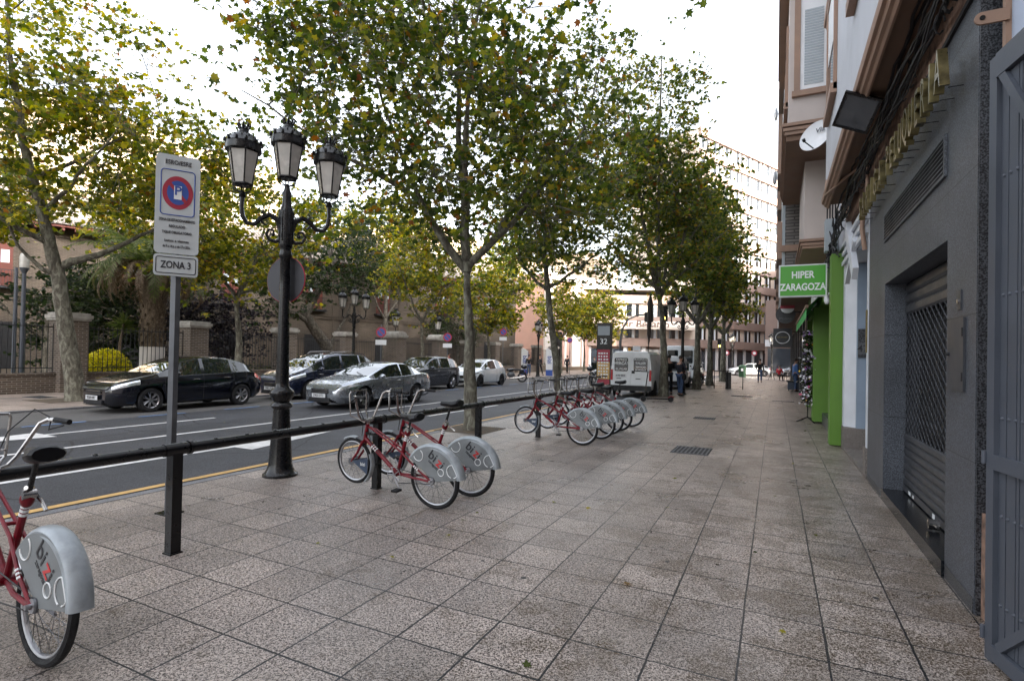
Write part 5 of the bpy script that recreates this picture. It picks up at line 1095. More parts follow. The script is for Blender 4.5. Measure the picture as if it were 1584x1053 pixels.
# ================================================================== VEHICLES
def car(name, label, cat, loc, rz, paint, L, Wd, zt, zb, plan, roofw, wx, wr, cowl, roof0, roof1, tail, pillars, hl, tl, plate=None, group='cars parked along the far kerb', zbot=0.19, rimn=7, rails=False, rim_mat='alloy', grille_z=(.42,.60), rear_plate=False, conv=False, scale=None):
    t = thing(name, label, cat, loc, rz, group)
    f1 = lambda tab: (lambda x: float(np.interp(x, [a for a, _ in tab], [b for _, b in tab])))
    ZT, ZB, WP, RW = f1(zt), f1(zb), f1(plan), f1(roofw); hw = Wd/2
    xs = set([0, .03, .07, .12, .2, L, L-.03, L-.08, L-.15]); x = 0.2
    while x < L-.15: xs.add(round(x, 3)); x += .045
    for a in (cowl, roof0, roof1, tail, *[p for q in pillars for p in q], *hl[:2], *tl[:2]): xs.add(round(a, 3))
    xs = sorted(xs); ng = len(xs)
    def sm(fn, x, d=.09): return (fn(x-d)+fn(x)*2+fn(x+d))/4 if d < x < L-d else fn(x)
    rings = []
    for x in xs:
        w = hw*sm(WP, x); t_ = sm(ZT, x, .05); b_ = min(sm(ZB, x), t_-.012); h = t_-b_; wr_ = hw*sm(RW, x)
        zb0 = zbot+(0.10*(1-min(1, x/.12)) if x < .12 else 0)+(0.12*max(0, 1-(L-x)/.25))
        up = w*.935
        ring = [(0, zb0), (w*.86, zb0), (w*.965, zb0+.07), (w*1.0, zb0+(b_-zb0)*.52), (w*.992, b_-(b_-zb0)*.16), (w*.955, b_),
                (up, b_+.006), (up+(wr_-up)*.88, b_+h*.86), (wr_*.93, b_+h*.955), (wr_*.5, t_-h*.012-.002), (0, t_)]
        for (wc) in wx:
            dx = abs(x-wc)
            R_ = wr+.055
            if dx < R_:
                za = wr+sqrt(R_*R_-dx*dx)-.01
                for k in range(4):
                    if ring[k][1] < za: ring[k] = (ring[k][0], za+k*.002)
        rings.append(ring)
    K = 11
    def V_(i, k, s, off=0.0):
        y, z = rings[i][k]
        if off:
            k0, k1 = max(0, k-1), min(K-1, k+1); ty, tz = rings[i][k1][0]-rings[i][k0][0], rings[i][k1][1]-rings[i][k0][1]; ln = math.hypot(ty, tz) or 1; y += tz/ln*off; z += -ty/ln*off
            if k == K-1: y = 0
        xo = 0
        if off and i <= 3: xo = -off
        if off and i >= ng-4: xo = off
        return (xs[i]+xo, s*y, z)
    B = {q: MB() for q in ('body','windscreen','side_window','rear_window','underbody','trim')}
    def kind(i, k):
        xm = (xs[i]+xs[i+1])/2; h = ZT(xm)-ZB(xm)
        if k == 0 or k == 1 and False: return 'underbody'
        if k == 6 and h > .09 and xm > cowl and xm < tail:
            for a, b_ in pillars:
                if a <= xm <= b_: return 'body'
            return 'side_window'
        if k >= 7 and cowl < xm < roof0: return 'windscreen' if k >= 8 else 'body'
        if k >= 8 and roof1 < xm < tail: return 'rear_window'
        return 'body'
    for s in (1, -1):
        tabs = {q: {} for q in B}
        for i in range(ng-1):
            for k in range(K-1):
                q = kind(i, k); mb = B[q]; tb = tabs[q]; ids = []
                for (a, b_) in ((i,k),(i+1,k),(i+1,k+1),(i,k+1)):
                    if (a,b_) not in tb: tb[(a,b_)] = len(mb.v); mb.v.append(V_(a,b_,s))
                    ids.append(tb[(a,b_)])
                mb.f.append(tuple(ids if s < 0 else ids[::-1]))
    for e in (0, ng-1):
        pts = [V_(e,k,1) for k in range(K)]+[V_(e,k,-1) for k in range(K-2,0,-1)]
        B['body'].add(pts, [tuple(range(len(pts))) if e == 0 else tuple(range(len(pts)-1,-1,-1))])
    body = part('body', B['body'], MT[paint], t, angle=42)
    part('underbody', B['underbody'], MT['car_dark'], t)
    for q in ('windscreen','side_window','rear_window'):
        if B[q].f: part(q, B[q], MT['car_glass'], t, angle=60)
    def patch(nm, x0, x1, k0, k1, mat, off=.006, sides=(1,-1), par=None):
        for s in sides:
            mb = MB(); tb = {}
            for i in range(ng-1):
                if xs[i] < x0-1e-6 or xs[i+1] > x1+1e-6: continue
                for k in range(k0, k1):
                    ids = []
                    for (a, b_) in ((i,k),(i+1,k),(i+1,k+1),(i,k+1)):
                        if (a,b_) not in tb: tb[(a,b_)] = len(mb.v); mb.v.append(V_(a,b_,s,off))
                        ids.append(tb[(a,b_)])
                    mb.f.append(tuple(ids if s < 0 else ids[::-1]))
            if mb.f: part(nm, mb, MT[mat], par or t, angle=60)
    patch('headlight', hl[0], hl[1], 4, 6, 'lamp_clear'); patch('taillight', tl[0], tl[1], 4, 6, 'lamp_red')
    # seams, handles
    b = MB()
    for x in [p[0]+.03 for p in pillars[:-1]]+[cowl+.12, pillars[-1][0]-.02 if len(pillars) > 1 else roof1]:
        i = min(range(ng), key=lambda j: abs(xs[j]-x))
        for s in (1,-1): b.tube([V_(i,k,s,.001) for k in range(2,6)], .005, 4, caps=False)
    part('door_seam', b, MT['car_dark'], t)
    for x in [p[0]-.12 for p in pillars[:2]]:
        for s in (1,-1):
            i = min(range(ng), key=lambda j: abs(xs[j]-x)); y, z = rings[i][4]
            part('door_handle', MB().tube([(x-.16,s*(y+.012),z+.0),(x-.10,s*(y+.028),z+.005),(x-.02,s*(y+.028),z+.005),(x+.04,s*(y+.012),z)], .014, 6), MT['chrome'] if paint != 'car_white' else MT[paint], t)
    # mirrors
    for s in (1,-1):
        x = cowl+.42; y = hw*.93; z = ZB(x)+.07; part('mirror', MB().ball((x, s*(y+.10), z), .11, 12, 8, (.65,1.05,.62)).cyl((x,s*(y-.02),z-.03),(x,s*(y+.05),z-.01),.025), MT[paint], t)
    # front: grille, lower intake, chrome bars, plate, emblem-free badge bar
    w0 = hw*WP(.03)
    b = MB(); b.box(-.02, .05, -w0*.55, w0*.55, grille_z[0]+.04, grille_z[1]); b.box(-.035, .05, -w0*.70, w0*.70, .24, .34)
    part('grille', b, MT['car_dark'], t, smooth=False)
    b = MB()
    for k in range(2): z = grille_z[1]-.03-.07*k; b.tube([(.0,-w0*.62,z+.0),(-.035,-w0*.3,z),(-.045,0,z),(-.035,w0*.3,z),(.0,w0*.62,z)], .011, 6)
    b.tube([(-.02,-w0*.80,.225),(-.05,-w0*.4,.215),(-.06,0,.215),(-.05,w0*.4,.215),(-.02,w0*.80,.225)], .010, 6)
    part('chrome_strip', b, MT['chrome'], t)
    if plate:
        part('number_plate', MB().box(-.062, -.05, -.26, .26, .345, .455), MT['plate'], t, smooth=False)
        pn = text(plate, .105, (0,-1,0), (0,0,1), (-.064,0,.40), .004, bold=.005, sx=.9); part('plate_text', pn, MT['decal_black'], t, smooth=False)
    part('rear_plate', MB().box(L+.004, L+.02, -.26, .26, .62, .73), MT['plate'], t, smooth=False)
    # wheels
    for wc in wx:
        for s in (1,-1):
            yo = s*hw*.985; ws = s
            ty = MB().lathe([(wr*.66,-.10),(wr*.9,-.105),(wr*.985,-.085),(wr,-.05),(wr,.05),(wr*.985,.085),(wr*.9,.105),(wr*.66,.10)], (wc, yo-s*.115, wr-.0), 32, 'y')
            tp = part('tyre', ty, MT['tyre'], t)
            rm = MB(); yf = yo-s*.03
            rm.lathe([(wr*.66,-.09),(wr*.60,-.07),(wr*.60,.07),(wr*.66,.09)], (wc, yo-s*.115, wr), 28, 'y')
            for k in range(rimn):
                a = 2*pi*k/rimn
                for da in (-.13,.13):
                    rm.tube([(wc+.05*cos(a), yf-s*.02, wr+.05*sin(a)), (wc+wr*.63*cos(a+da), yf, wr+wr*.63*sin(a+da))], [.022,.014], 5)
            rm.lathe([(0,s*.0),(.055,-.005*s),(.06,-.03*s)], (wc, yf, wr), 14, 'y')
            part('rim', rm, MT[rim_mat], t)
            part('brake_disc', MB().lathe([(0,-.02*s),(wr*.58,-.02*s),(wr*.58,-.04*s)], (wc, yo-s*.10, wr), 20, 'y'), MT['car_dark'], t)
    if rails:
        for s in (1,-1):
            pts = [(roof0+.15, s*hw*.62, ZT(roof0+.2)), (roof0+.3, s*hw*.64, ZT(roof0+.35)+.05), ((roof0+tail)/2, s*hw*.64, ZT((roof0+tail)/2)+.055), (tail-.5, s*hw*.62, ZT(tail-.5)+.06), (tail-.32, s*hw*.60, ZT(tail-.32)+.0)]
            part('roof_rail', MB().tube(pts, .018, 6), MT['chrome'], t)
    # seats and dash seen through the glass, wiper
    part('wiper', MB().tube([(cowl+.03,-.5,ZT(cowl)+.02),(cowl+.25,-.05,ZT(cowl+.25)+.02)], .008, 5).tube([(cowl+.03,.1,ZT(cowl)+.02),(cowl+.25,.5,ZT(cowl+.25)+.012)], .008, 5), MT['car_dark'], t)
    return t
FP = [(0,.56),(.04,.68),(.12,.80),(.3,.92),(.6,.98),(1.0,1.0),(3.2,1.0),(3.8,.97),(4.1,.92),(4.33,.80)]
def scaleL(tab, s): return [(a*s, b) for a, b in tab]
car('parked_hatchback', 'glossy midnight black five door hatchback parked facing left behind the sign post', 'car', (-15.5, 7.62, RZ), pi/2, 'car_black', 4.33, 1.79,
    [(0,.62),(.05,.70),(.15,.78),(.5,.88),(1.0,.985),(1.12,1.01),(1.7,1.30),(2.05,1.42),(2.5,1.475),(3.0,1.46),(3.5,1.38),(3.75,1.30),(3.95,1.12),(4.15,.99),(4.28,.93),(4.33,.85)],
    [(0,.58),(.05,.66),(.15,.73),(.5,.82),(1.0,.90),(1.5,.93),(3.0,.98),(3.8,1.02),(4.1,.96),(4.33,.80)],
    FP, [(0,.62),(.15,.75),(.5,.80),(1.0,.82),(1.3,.80),(2.0,.70),(3.0,.69),(3.6,.68),(3.9,.74),(4.33,.74)],
    (.90, 3.55), .32, 1.10, 2.0, 3.55, 4.0, [(2.28,2.38),(3.22,3.30),(3.72,4.33)], (.07,.62), (4.02,4.33), '9258 HRT')
car('parked_minivan', 'dark navy people carrier with roof rails parked behind the black lamp post', 'minivan', (-15.5, 12.95, RZ), pi/2, 'car_navy', 4.59, 1.83,
    [(0,.66),(.05,.75),(.15,.84),(.45,.95),(.8,1.06),(.95,1.11),(1.5,1.40),(2.0,1.58),(2.6,1.65),(3.4,1.64),(3.9,1.58),(4.2,1.42),(4.4,1.15),(4.52,1.0),(4.59,.9)],
    [(0,.62),(.15,.78),(.5,.88),(1.0,.98),(2.0,1.02),(3.8,1.10),(4.3,1.08),(4.59,.86)],
    scaleL(FP,1.06), [(0,.62),(.15,.76),(.5,.80),(1.0,.82),(2.0,.72),(3.0,.71),(4.0,.70),(4.3,.76),(4.59,.76)],
    (.93, 3.66), .33, .90, 1.95, 3.95, 4.42, [(1.55,1.60),(2.45,2.55),(3.45,3.53),(4.1,4.59)], (.07,.70), (4.2,4.59), '3081 FGD', rails=True)
car('parked_crossover', 'graphite grey compact crossover parked between the people carrier and white hatchback', 'car', (-15.1, 19.1, RZ), pi/2, 'car_grey', 4.33, 1.83,
    [(0,.70),(.05,.80),(.15,.88),(.5,.98),(1.0,1.06),(1.15,1.09),(1.75,1.42),(2.1,1.54),(2.6,1.59),(3.2,1.57),(3.7,1.50),(3.95,1.38),(4.15,1.15),(4.27,1.0),(4.33,.9)],
    [(0,.66),(.15,.82),(.5,.90),(1.2,.98),(3.0,1.03),(3.8,1.08),(4.33,.86)],
    FP, [(0,.62),(.15,.76),(.5,.80),(1.1,.82),(2.0,.72),(3.0,.71),(3.8,.70),(4.1,.76),(4.33,.76)],
    (.88, 3.42), .35, 1.12, 2.05, 3.72, 4.15, [(2.30,2.40),(3.20,3.28),(3.75,4.33)], (.07,.55), (4.0,4.33), '4417 HPK')
car('parked_hatchback', 'small white three door hatchback parked nearest the motorcycles', 'car', (-14.8, 24.05, RZ), pi/2, 'car_white', 4.0, 1.74,
    [(0,.62),(.05,.70),(.15,.78),(.5,.88),(.9,.97),(1.02,1.0),(1.6,1.30),(1.95,1.42),(2.4,1.48),(2.9,1.46),(3.35,1.38),(3.6,1.25),(3.8,1.05),(3.92,.92),(4.0,.8)],
    [(0,.58),(.15,.73),(.5,.82),(1.0,.89),(2.4,.94),(3.0,1.0),(3.5,1.05),(4.0,.76)],
    scaleL(FP,.924), [(0,.62),(.15,.75),(.5,.80),(1.0,.82),(1.9,.70),(2.8,.68),(3.4,.68),(3.7,.74),(4.0,.74)],
    (.80, 3.30), .32, 1.0, 1.9, 3.3, 3.82, [(2.55,2.64),(3.35,4.0)], (.07,.55), (3.7,4.0), '6120 GZV', rim_mat='car_dark')
car('silver_coupe', 'silver coupe with a low roof driving towards the viewer in the far lane', 'car', (-11.95, 11.7, RZ), pi/2, 'car_silver', 4.55, 1.80,
    [(0,.56),(.05,.64),(.15,.72),(.5,.82),(1.1,.93),(1.25,.955),(1.9,1.22),(2.25,1.34),(2.7,1.39),(3.1,1.37),(3.6,1.20),(3.9,1.05),(4.1,1.03),(4.4,.99),(4.55,.86)],
    [(0,.52),(.15,.67),(.5,.76),(1.2,.86),(3.0,.93),(3.8,.98),(4.3,.94),(4.55,.80)],
    scaleL(FP,1.05), [(0,.62),(.15,.75),(.5,.80),(1.2,.82),(2.2,.70),(3.0,.68),(3.6,.72),(4.0,.80),(4.55,.78)],
    (.92, 3.53), .32, 1.22, 2.2, 3.15, 3.88, [(2.72,2.78),(3.45,4.55)], (.07,.68), (4.2,4.55), '5903 DTC', group=None)
# far cars at the cross street, simplified proportions of the same build
car('crossing_car', 'white saloon far away at the end of the street left of the walking pedestrian', 'car', (-4.6, 63.5, -.02), 0.25, 'car_white', 4.33, 1.79,
    [(0,.62),(.15,.78),(1.1,.98),(1.9,1.38),(3.2,1.40),(3.9,1.05),(4.33,.85)], [(0,.58),(.15,.73),(1.0,.86),(3.8,.92),(4.33,.78)], FP, [(0,.62),(.15,.75),(1.1,.82),(2.0,.70),(3.2,.69),(3.9,.76),(4.33,.74)],
    (.9,3.5), .32, 1.1, 1.9, 3.2, 3.9, [(2.4,2.48),(3.3,3.4)], (.07,.55), (4.0,4.33), None, group='far cars at the cross street')
car('crossing_car', 'silver grey saloon far away behind the red clad cafe customer', 'car', (0.2, 66.0, -.02), 0.2, 'car_silver', 4.33, 1.79,
    [(0,.62),(.15,.78),(1.1,.98),(1.9,1.38),(3.2,1.40),(3.9,1.05),(4.33,.85)], [(0,.58),(.15,.73),(1.0,.86),(3.8,.92),(4.33,.78)], FP, [(0,.62),(.15,.75),(1.1,.82),(2.0,.70),(3.2,.69),(3.9,.76),(4.33,.74)],
    (.9,3.5), .32, 1.1, 1.9, 3.2, 3.9, [(2.4,2.48),(3.3,3.4)], (.07,.55), (4.0,4.33), None, group='far cars at the cross street')
# --- vans (rear toward the viewer). local x = to the right when seen from behind, y = forward
def van(label, loc, W_, H_, L_, nose=1.1, texts=(), beacon=False, dark_rear=False, rz=0.0):
    t = thing('delivery_van', label, 'van', loc, rz, 'white vans parked by the pavement')
    w = W_/2; b = MB()
    secs = []
    for y, sw_, top in ((0,.985,.985),(.06,1,1),(L_-nose-1.0,1,1),(L_-nose-.55,.98,.97),(L_-nose,.95,.62),(L_-.25,.92,.50),(L_,.80,.42)):
        ww = w*sw_; hh = H_*top
        secs.append([(-ww*.96,.32),(-ww,.42),(-ww,.95),(-ww*.985,hh*.62 if hh > 1.4 else hh*.8),(-ww*.90,hh-.12),(-ww*.78,hh-.02),(0,hh),(ww*.78,hh-.02),(ww*.90,hh-.12),(ww*.985,hh*.62 if hh > 1.4 else hh*.8),(ww,.95),(ww,.42),(ww*.96,.32)])
    ys_ = [0,.06,L_-nose-1.0,L_-nose-.55,L_-nose,L_-.25,L_]; n = 13
    vs = [(x,ys_[i],z) for i, s_ in enumerate(secs) for x, z in s_]; fs = [(i*n+k,i*n+(k+1)%n,(i+1)*n+(k+1)%n,(i+1)*n+k) for i in range(6) for k in range(n)]
    fs += [tuple(range(n-1,-1,-1)), tuple(6*n+k for k in range(n))]; b.add(vs, fs); part('body', b, MT['van_white'], t, angle=30)
    for s in (-1,1):
        dr = MB().box(min(s*.015,s*(w*.86)), max(s*.015,s*(w*.86)), -.03, -.002, .52, H_-.16)
        p = part('rear_door', dr, MT['van_white'], t, smooth=False)
        gx = sorted((s*.12, s*w*.80)); z0, z1 = H_*.56, H_-.30
        poly = []
        for cx_, cz_, a0 in ((gx[1]-.06,z1-.06,0),(gx[0]+.06,z1-.06,1),(gx[0]+.06,z0+.06,2),(gx[1]-.06,z0+.06,3)):
            for k in range(4): a = (a0+k/3)*pi/2; poly.append((cx_+.06*cos(a), cz_+.06*sin(a)))
        part('rear_window', MB().prism(poly[::-1], 'xz', -.045, -.031), MT['car_glass'], p, smooth=False)
        part('door_handle', MB().box(gx[0]+.1, gx[0]+.3, -.05, -.031, .78, .81), MT['car_dark'], p, smooth=False)
        part('taillight', MB().box(min(s*w*.88,s*w*.985), max(s*w*.88,s*w*.985), -.035, .05, .72, 1.18), MT['lamp_red'], t, smooth=False)
        for yy_ in (.75, L_-.95):
            ty = MB().lathe([(.2,-.1),(.30,-.1),(.325,-.06),(.325,.06),(.30,.1),(.2,.1)], (s*(w-.11),yy_,.325), 24, 'x'); part('tyre', ty, MT['tyre'], t)
            part('rim', MB().lathe([(0,.0),(.19,.0),(.2,.02)], (s*(w-.02),yy_,.325), 16, 'x'), MT['galv'], t)
            part('wheel_arch', MB().lathe([(0,0),(.40,0)], (s*(w+.002),yy_,.34), 24, 'x'), MT['car_dark'], t)
        part('side_glass', MB().box(min(s*(w*.99),s*(w+.006)), max(s*(w*.99),s*(w+.006)), L_-nose-1.1, L_-nose-.4, H_*.55, H_*.84), MT['car_glass'], t, smooth=False)
    part('bumper', MB().box(-w*.98, w*.98, -.10, .02, .28, .50), MT['car_dark'], t, smooth=False)
    part('number_plate', MB().box(-w*.78, -w*.2, -.045, -.031, .86, .99), MT['plate'], t, smooth=False)
    part('plate_text', text('4192 BRK', .12, (1,0,0), (0,0,1), (-w*.49,-.048,.915), .004, bold=.01, sx=.85), MT['decal_black'], t, smooth=False)
    part('latch', MB().box(.04,.17,-.04,-.031,1.02,1.14), MT['car_dark'], t, smooth=False)
    part('windscreen', MB().add([(-w*.86,L_-nose-.50,H_*.95),(w*.86,L_-nose-.50,H_*.95),(w*.86,L_-nose+.02,H_*.635),(-w*.86,L_-nose+.02,H_*.635)], [(0,1,2,3)]), MT['car_glass'], t)
    if texts:
        b = MB()
        for tx, sz, px_, pz_ in texts: b.merge(text(tx, sz, (1,0,0), (0,0,1), (px_,-.050,pz_), .003, bold=.012))
        part('window_lettering', b, MT['decal_white'], t, smooth=False)
    if beacon:
        part('roof_light', MB().cyl((-.15,.3,H_-.01),(-.15,.3,H_+.13),.06).cyl((.0,.5,H_-.01),(.0,.5,H_+.02),.2), M('amber_light',(.7,.35,.03),.3), t)
        part('roof_sign', MB().box(0.0,.32,.28,.34,H_+.02,H_+.22), MT['offwhite'], t, smooth=False)
    return t
van('white van with lettered black rear windows and amber roof light beside the information column', (-5.55, 23.0, RZ), 1.78, 1.98, 4.7, texts=(('EXPRESS',.13,-.40,1.60),('MERCAT',.17,-.40,1.44),('EL PILAR',.13,-.40,1.20),('MUDANZAS',.10,.42,1.62),('TALLER',.13,.42,1.46),('SERVICIO',.10,.42,1.30),('24 HORAS',.10,.42,1.18),('976 552 11',.12,.42,.90)), beacon=True)
van('dark windowed white van half hidden behind the two standing people', (-5.35, 29.6, RZ), 1.75, 1.85, 4.4)
van('taller white van parked farthest along the pavement behind the plane trunks', (-5.45, 35.6, RZ), 1.95, 2.55, 5.2)
# --- motorcycles
def moto(label, loc, rz, box=True, group='motorcycles parked beyond the white hatchback', name='motorcycle', screen=False, cat='motorcycle'):
    t = thing(name, label, cat, loc, rz, group)
    for x in (0, 1.32):
        part('tyre', MB().tube([(x+.27*cos(a*pi/12), 0, .31+.27*sin(a*pi/12)) for a in range(24)], .05, 8, closed=True), MT['tyre'], t)
        b = MB().lathe([(0,-.03),(.07,-.03),(.07,.03),(0,.03)], (x,0,.31), 14, 'y')
        for k in range(6): a = k*pi/3; b.tube([(x,0,.31),(x+.24*cos(a),0,.31+.24*sin(a))], .012, 5)
        part('rim', b, MT['alloy'], t)
    b = MB(); b.ball((.72,0,.48), .2, 14, 9, (1.3,.85,1.0)); b.cyl((.6,.0,.5),(.6,0,.35),.12); part('engine', b, MT['galv'], t)
    b = MB(); b.ball((.78,0,.78), .19, 14, 9, (1.35,.75,.62)); b.ball((1.22,0,.72), .14, 12, 8, (.9,.8,1.2)); b.ball((.02,0,.74), .11, 12, 8, (1.6,.8,.6)); b.tube([(-.28,0,.45),(-.2,0,.60),(0,0,.66),(.2,0,.62)], .05, 6); b.tube([(1.08,0,.5),(1.2,0,.62),(1.4,0,.66),(1.56,0,.56)], .045, 6)
    part('fairing', b, MT['car_black'], t)
    b = MB(); b.ball((.36,0,.80), .16, 14, 8, (2.1,.8,.38)); part('saddle', b, MT['saddle'], t)
    b = MB(); b.tube([(1.32,.07,.31),(1.12,.07,.92)], .022, 6); b.tube([(1.32,-.07,.31),(1.12,-.07,.92)], .022, 6); b.tube([(.0,.1,.31),(.6,.1,.40)], .025, 6); b.tube([(.75,.13,.26),(.2,.15,.30),(-.15,.16,.40)], [.03,.045,.055], 8); b.tube([(.5,.05,.35),(.45,.22,.05)], .014, 6)
    part('fork', b, MT['chrome'], t)
    b = MB(); b.tube([(.98,-.36,1.05),(1.02,-.2,1.02),(1.1,0,.98),(1.02,.2,1.02),(.98,.36,1.05)], .014, 6)
    for s in (-1,1): b.tube([(1.05,s*.22,1.02),(1.1,s*.3,1.2)], .008, 5).ball((1.1,s*.32,1.22), .06, 8, 6, (.4,1,.7))
    part('handlebar', b, MT['iron'], t)
    part('headlight', MB().ball((1.33,0,.90), .085, 12, 8), MT['lamp_clear'], t)
    part('taillight', MB().box(-.24,-.20,-.06,.06,.66,.72), MT['lamp_red'], t, smooth=False)
    if box: part('top_box', MB().ball((-.12,0,1.0), .2, 14, 10, (1.1,1.1,.8)), MT['car_black'], t)
    if screen: part('windscreen', MB().add([(1.2,-.2,1.0),(1.2,.2,1.0),(1.05,.15,1.38),(1.05,-.15,1.38),(1.19,-.2,1.0),(1.19,.2,1.0),(1.04,.15,1.38),(1.04,-.15,1.38)], [(0,1,2,3),(7,6,5,4)]), MT['car_glass'], t)
    return t
moto('black motorcycle with a round top box, rightmost of the pair beyond the white hatchback', (-14.6, 31.4, RZ), radians(-150), True)
moto('black motorcycle without a top box, standing right behind the white hatchback', (-15.2, 29.3, RZ), radians(-140), False)
moto('black scooter with a tall windscreen standing behind the bicycle group', (-9.9, 31.0, RZ), radians(-60), True, None, screen=True)
moto('black scooter parked under the trees near the street bench frame', (-4.1, 35.2, 0), radians(-100), False, None, screen=True)
# electric scooter lying by the tree
es = thing('kick_scooter', 'black electric kick scooter parked beside the dense plane tree', 'scooter', (-3.9, 20.6, 0), radians(15))
b = MB().box(-.35,.45,-.075,.075,.10,.14); part('deck', b, MT['iron'], es, smooth=False)
for x in (-.45,.58): part('tyre', MB().lathe([(.0,-.02),(.10,-.02),(.105,0),(.10,.02),(0,.02)], (x,0,.105), 18, 'y'), MT['tyre'], es)
es.rotation_euler = (0,0,radians(205))
part('stem', MB().tube([(.56,0,.12),(.52,0,.35),(.42,0,1.12)], .022, 8), MT['iron'], es)
part('handlebar', MB().tube([(.42,-.24,1.12),(.41,0,1.14),(.42,.24,1.12)], .016, 6), MT['iron'], es)
part('mudguard', MB().tube([(-.56,0,.17),(-.45,0,.22),(-.35,0,.15)], .025, 6), MT['bike_red'], es)
# ================================================================== BICYCLES, RAIL, LAMPS, SIGNS
XR = -4.24; ZRAIL = 0.815
rl = thing('docking_rail', 'long black tubular railing on square posts where the red bicycles are docked', 'railing', (XR, 8, 0))
posts_y = [-2.2, 0.23, 2.66, 5.07, 7.50, 9.93, 12.36, 14.8]
wpart('top_tube', MB().tube([(XR,-6,ZRAIL),(XR,15.0,ZRAIL)], .043, 14), MT['rail'], rl)
for y in posts_y:
    b = MB().box(XR-.040, XR+.040, y-.040, y+.040, 0.0, ZRAIL-.02); b.box(XR-.05, XR+.05, y-.05, y+.05, 0, .010)
    wpart('post', b, MT['rail'], rl, smooth=False)
    wpart('collar', MB().tube([(XR,y-.09,ZRAIL),(XR,y+.09,ZRAIL)], .050, 14).tube([(XR,y+.10,ZRAIL),(XR,y+.125,ZRAIL)], .056, 14), MT['rail'], rl)
b = MB()
for y in np.arange(-1.5,14.6,.30): b.ball((XR,y,ZRAIL+.043), .02, 8, 4, (1,1,.45))
wpart('dock_studs', b, MT['rail'], rl)
def bike():
    t = thing('shared_bicycle', 'x', 'bicycle', (0,0,0), 0, 'red and grey shared bicycles docked at the railing')
    RR, RF = .31, .262; hf = Vector((1.13, 0, .385)); hr = Vector((0,0,RR)); bbk = Vector((.50,0,.31)); head_t, head_b = Vector((.915,0,.80)), Vector((.955,0,.66)); seat_t = Vector((.335,0,.80))
    def wheel(c, R, tr_):
        wh = part('tyre', MB().tube([(c.x+(R-tr_)*cos(a*pi/20), 0, c.z+(R-tr_)*sin(a*pi/20)) for a in range(40)], tr_, 8, closed=True), MT['rubber'], t)
        b = MB().tube([(c.x+(R-2.0*tr_)*cos(a*pi/20), 0, c.z+(R-2.0*tr_)*sin(a*pi/20)) for a in range(40)], .014, 8, closed=True); part('rim', b, MT['steel'], t)
        b = MB(); b.cyl((c.x,-.045,c.z),(c.x,.045,c.z),.022,n=12); b.cyl((c.x,-.055,c.z),(c.x,-.045,c.z),.04,n=14).cyl((c.x,.045,c.z),(c.x,.055,c.z),.04,n=14)
        for k in range(28):
            a = 2*pi*k/28; a2 = a+(.5 if k % 4 < 2 else -.5); s = .045 if k % 2 else -.045
            b.tube([(c.x+.03*cos(a2), s, c.z+.03*sin(a2)), (c.x+(R-2*tr_)*cos(a), 0, c.z+(R-2*tr_)*sin(a))], .0016, 3, caps=False)
        part('spokes', b, MT['galv'], t)
    wheel(hr, RR, .024); wheel(hf, RF, .02)
    b = MB()
    b.tube([head_t+(head_t-head_b)*.15, head_b-(head_t-head_b)*.15], .021, 10)
    for s in (-1,1):
        b.tube([head_t-Vector((0,s*.0,.01)), Vector((.80,s*.022,.76)), Vector((.42,s*.030,.565)), Vector((.20,s*.055,.42)), hr+Vector((0,s*.065,0))], .0105, 8)
        b.tube([bbk, Vector((.25,s*.05,.31)), hr+Vector((0,s*.065,-.005))], .013, 8)
    b.tube([head_b, bbk], .022, 10); b.tube([bbk, seat_t], .019, 10); b.cyl(bbk-Vector((0,.035,0)), bbk+Vector((0,.035,0)), .026)
    b.tube([Vector((.52,-.02,.615)), Vector((.52,.02,.615))], .012)
    part('frame', b, MT['bike_red'], t)
    b = MB()
    for P, Q, r in ((head_b, bbk, .0235), (bbk, seat_t, .0205)):
        for u in (.25, .30, .35): m = P.lerp(Q, u if P is head_b else .55+u*.9); e = (Q-P).normalized()*.008; b.tube([m-e, m+e], r, 10)
    for s in (-1,1):
        P, Q = Vector((.42,s*.030,.565)), Vector((.20,s*.055,.42))
        for u in (.9,1.0,1.1): m = P.lerp(Q,u); e = (Q-P).normalized()*.007; b.tube([m-e, m+e], .0125, 8)
    part('reflective_bands', b, MT['decal_white'], t)
    b = MB()
    for s in (-1,1): b.tube([head_b-Vector((-.01,0,.03)), head_b+Vector((.02,s*.035,-.05)), Vector((1.03,s*.045,.50)), Vector((1.10,s*.048,.42)), hf+Vector((0,s*.05,0))], [.016,.016,.014,.012,.010], 8)
    b.tube([head_b+Vector((.015,-.04,-.045)), head_b+Vector((.015,.04,-.045))], .018); part('fork', b, MT['bike_red'], t)
    # seat
    part('seat_lock', MB().ball((.345,0,.775), .036, 12, 8, (1.0,.95,1.35)), MT['bike_red'], t)
    part('seat_post', MB().tube([Vector((.365,0,.70)), Vector((.295,0,.915))], .014, 8), MT['iron'], t)
    part('seat_clamp', MB().cyl((.335,-.03,.80),(.335,.03,.80),.028).tube([(.335,-.03,.80),(.30,-.05,.76),(.24,-.05,.72)], .010,6).tube([(.345,-.02,.83),(.32,.02,.84)],.012), MT['chrome'], t)
    b = MB(); prof = [(-.13,.075,.045),(-.11,.088,.055),(-.05,.085,.055),(.0,.060,.050),(.05,.035,.043),(.10,.025,.037),(.135,.014,.028)]
    vs = []; m = 12
    for x, w, h in prof:
        for k in range(m): a = 2*pi*k/m; zz_ = sin(a)*h*.85; vs.append((.295+x, cos(a)*w, .935+zz_+(.015 if x < -.1 else 0)))
    fs = [(i*m+k,i*m+(k+1)%m,(i+1)*m+(k+1)%m,(i+1)*m+k) for i in range(6) for k in range(m)]+[tuple(range(m-1,-1,-1)), tuple(6*m+k for k in range(m))]
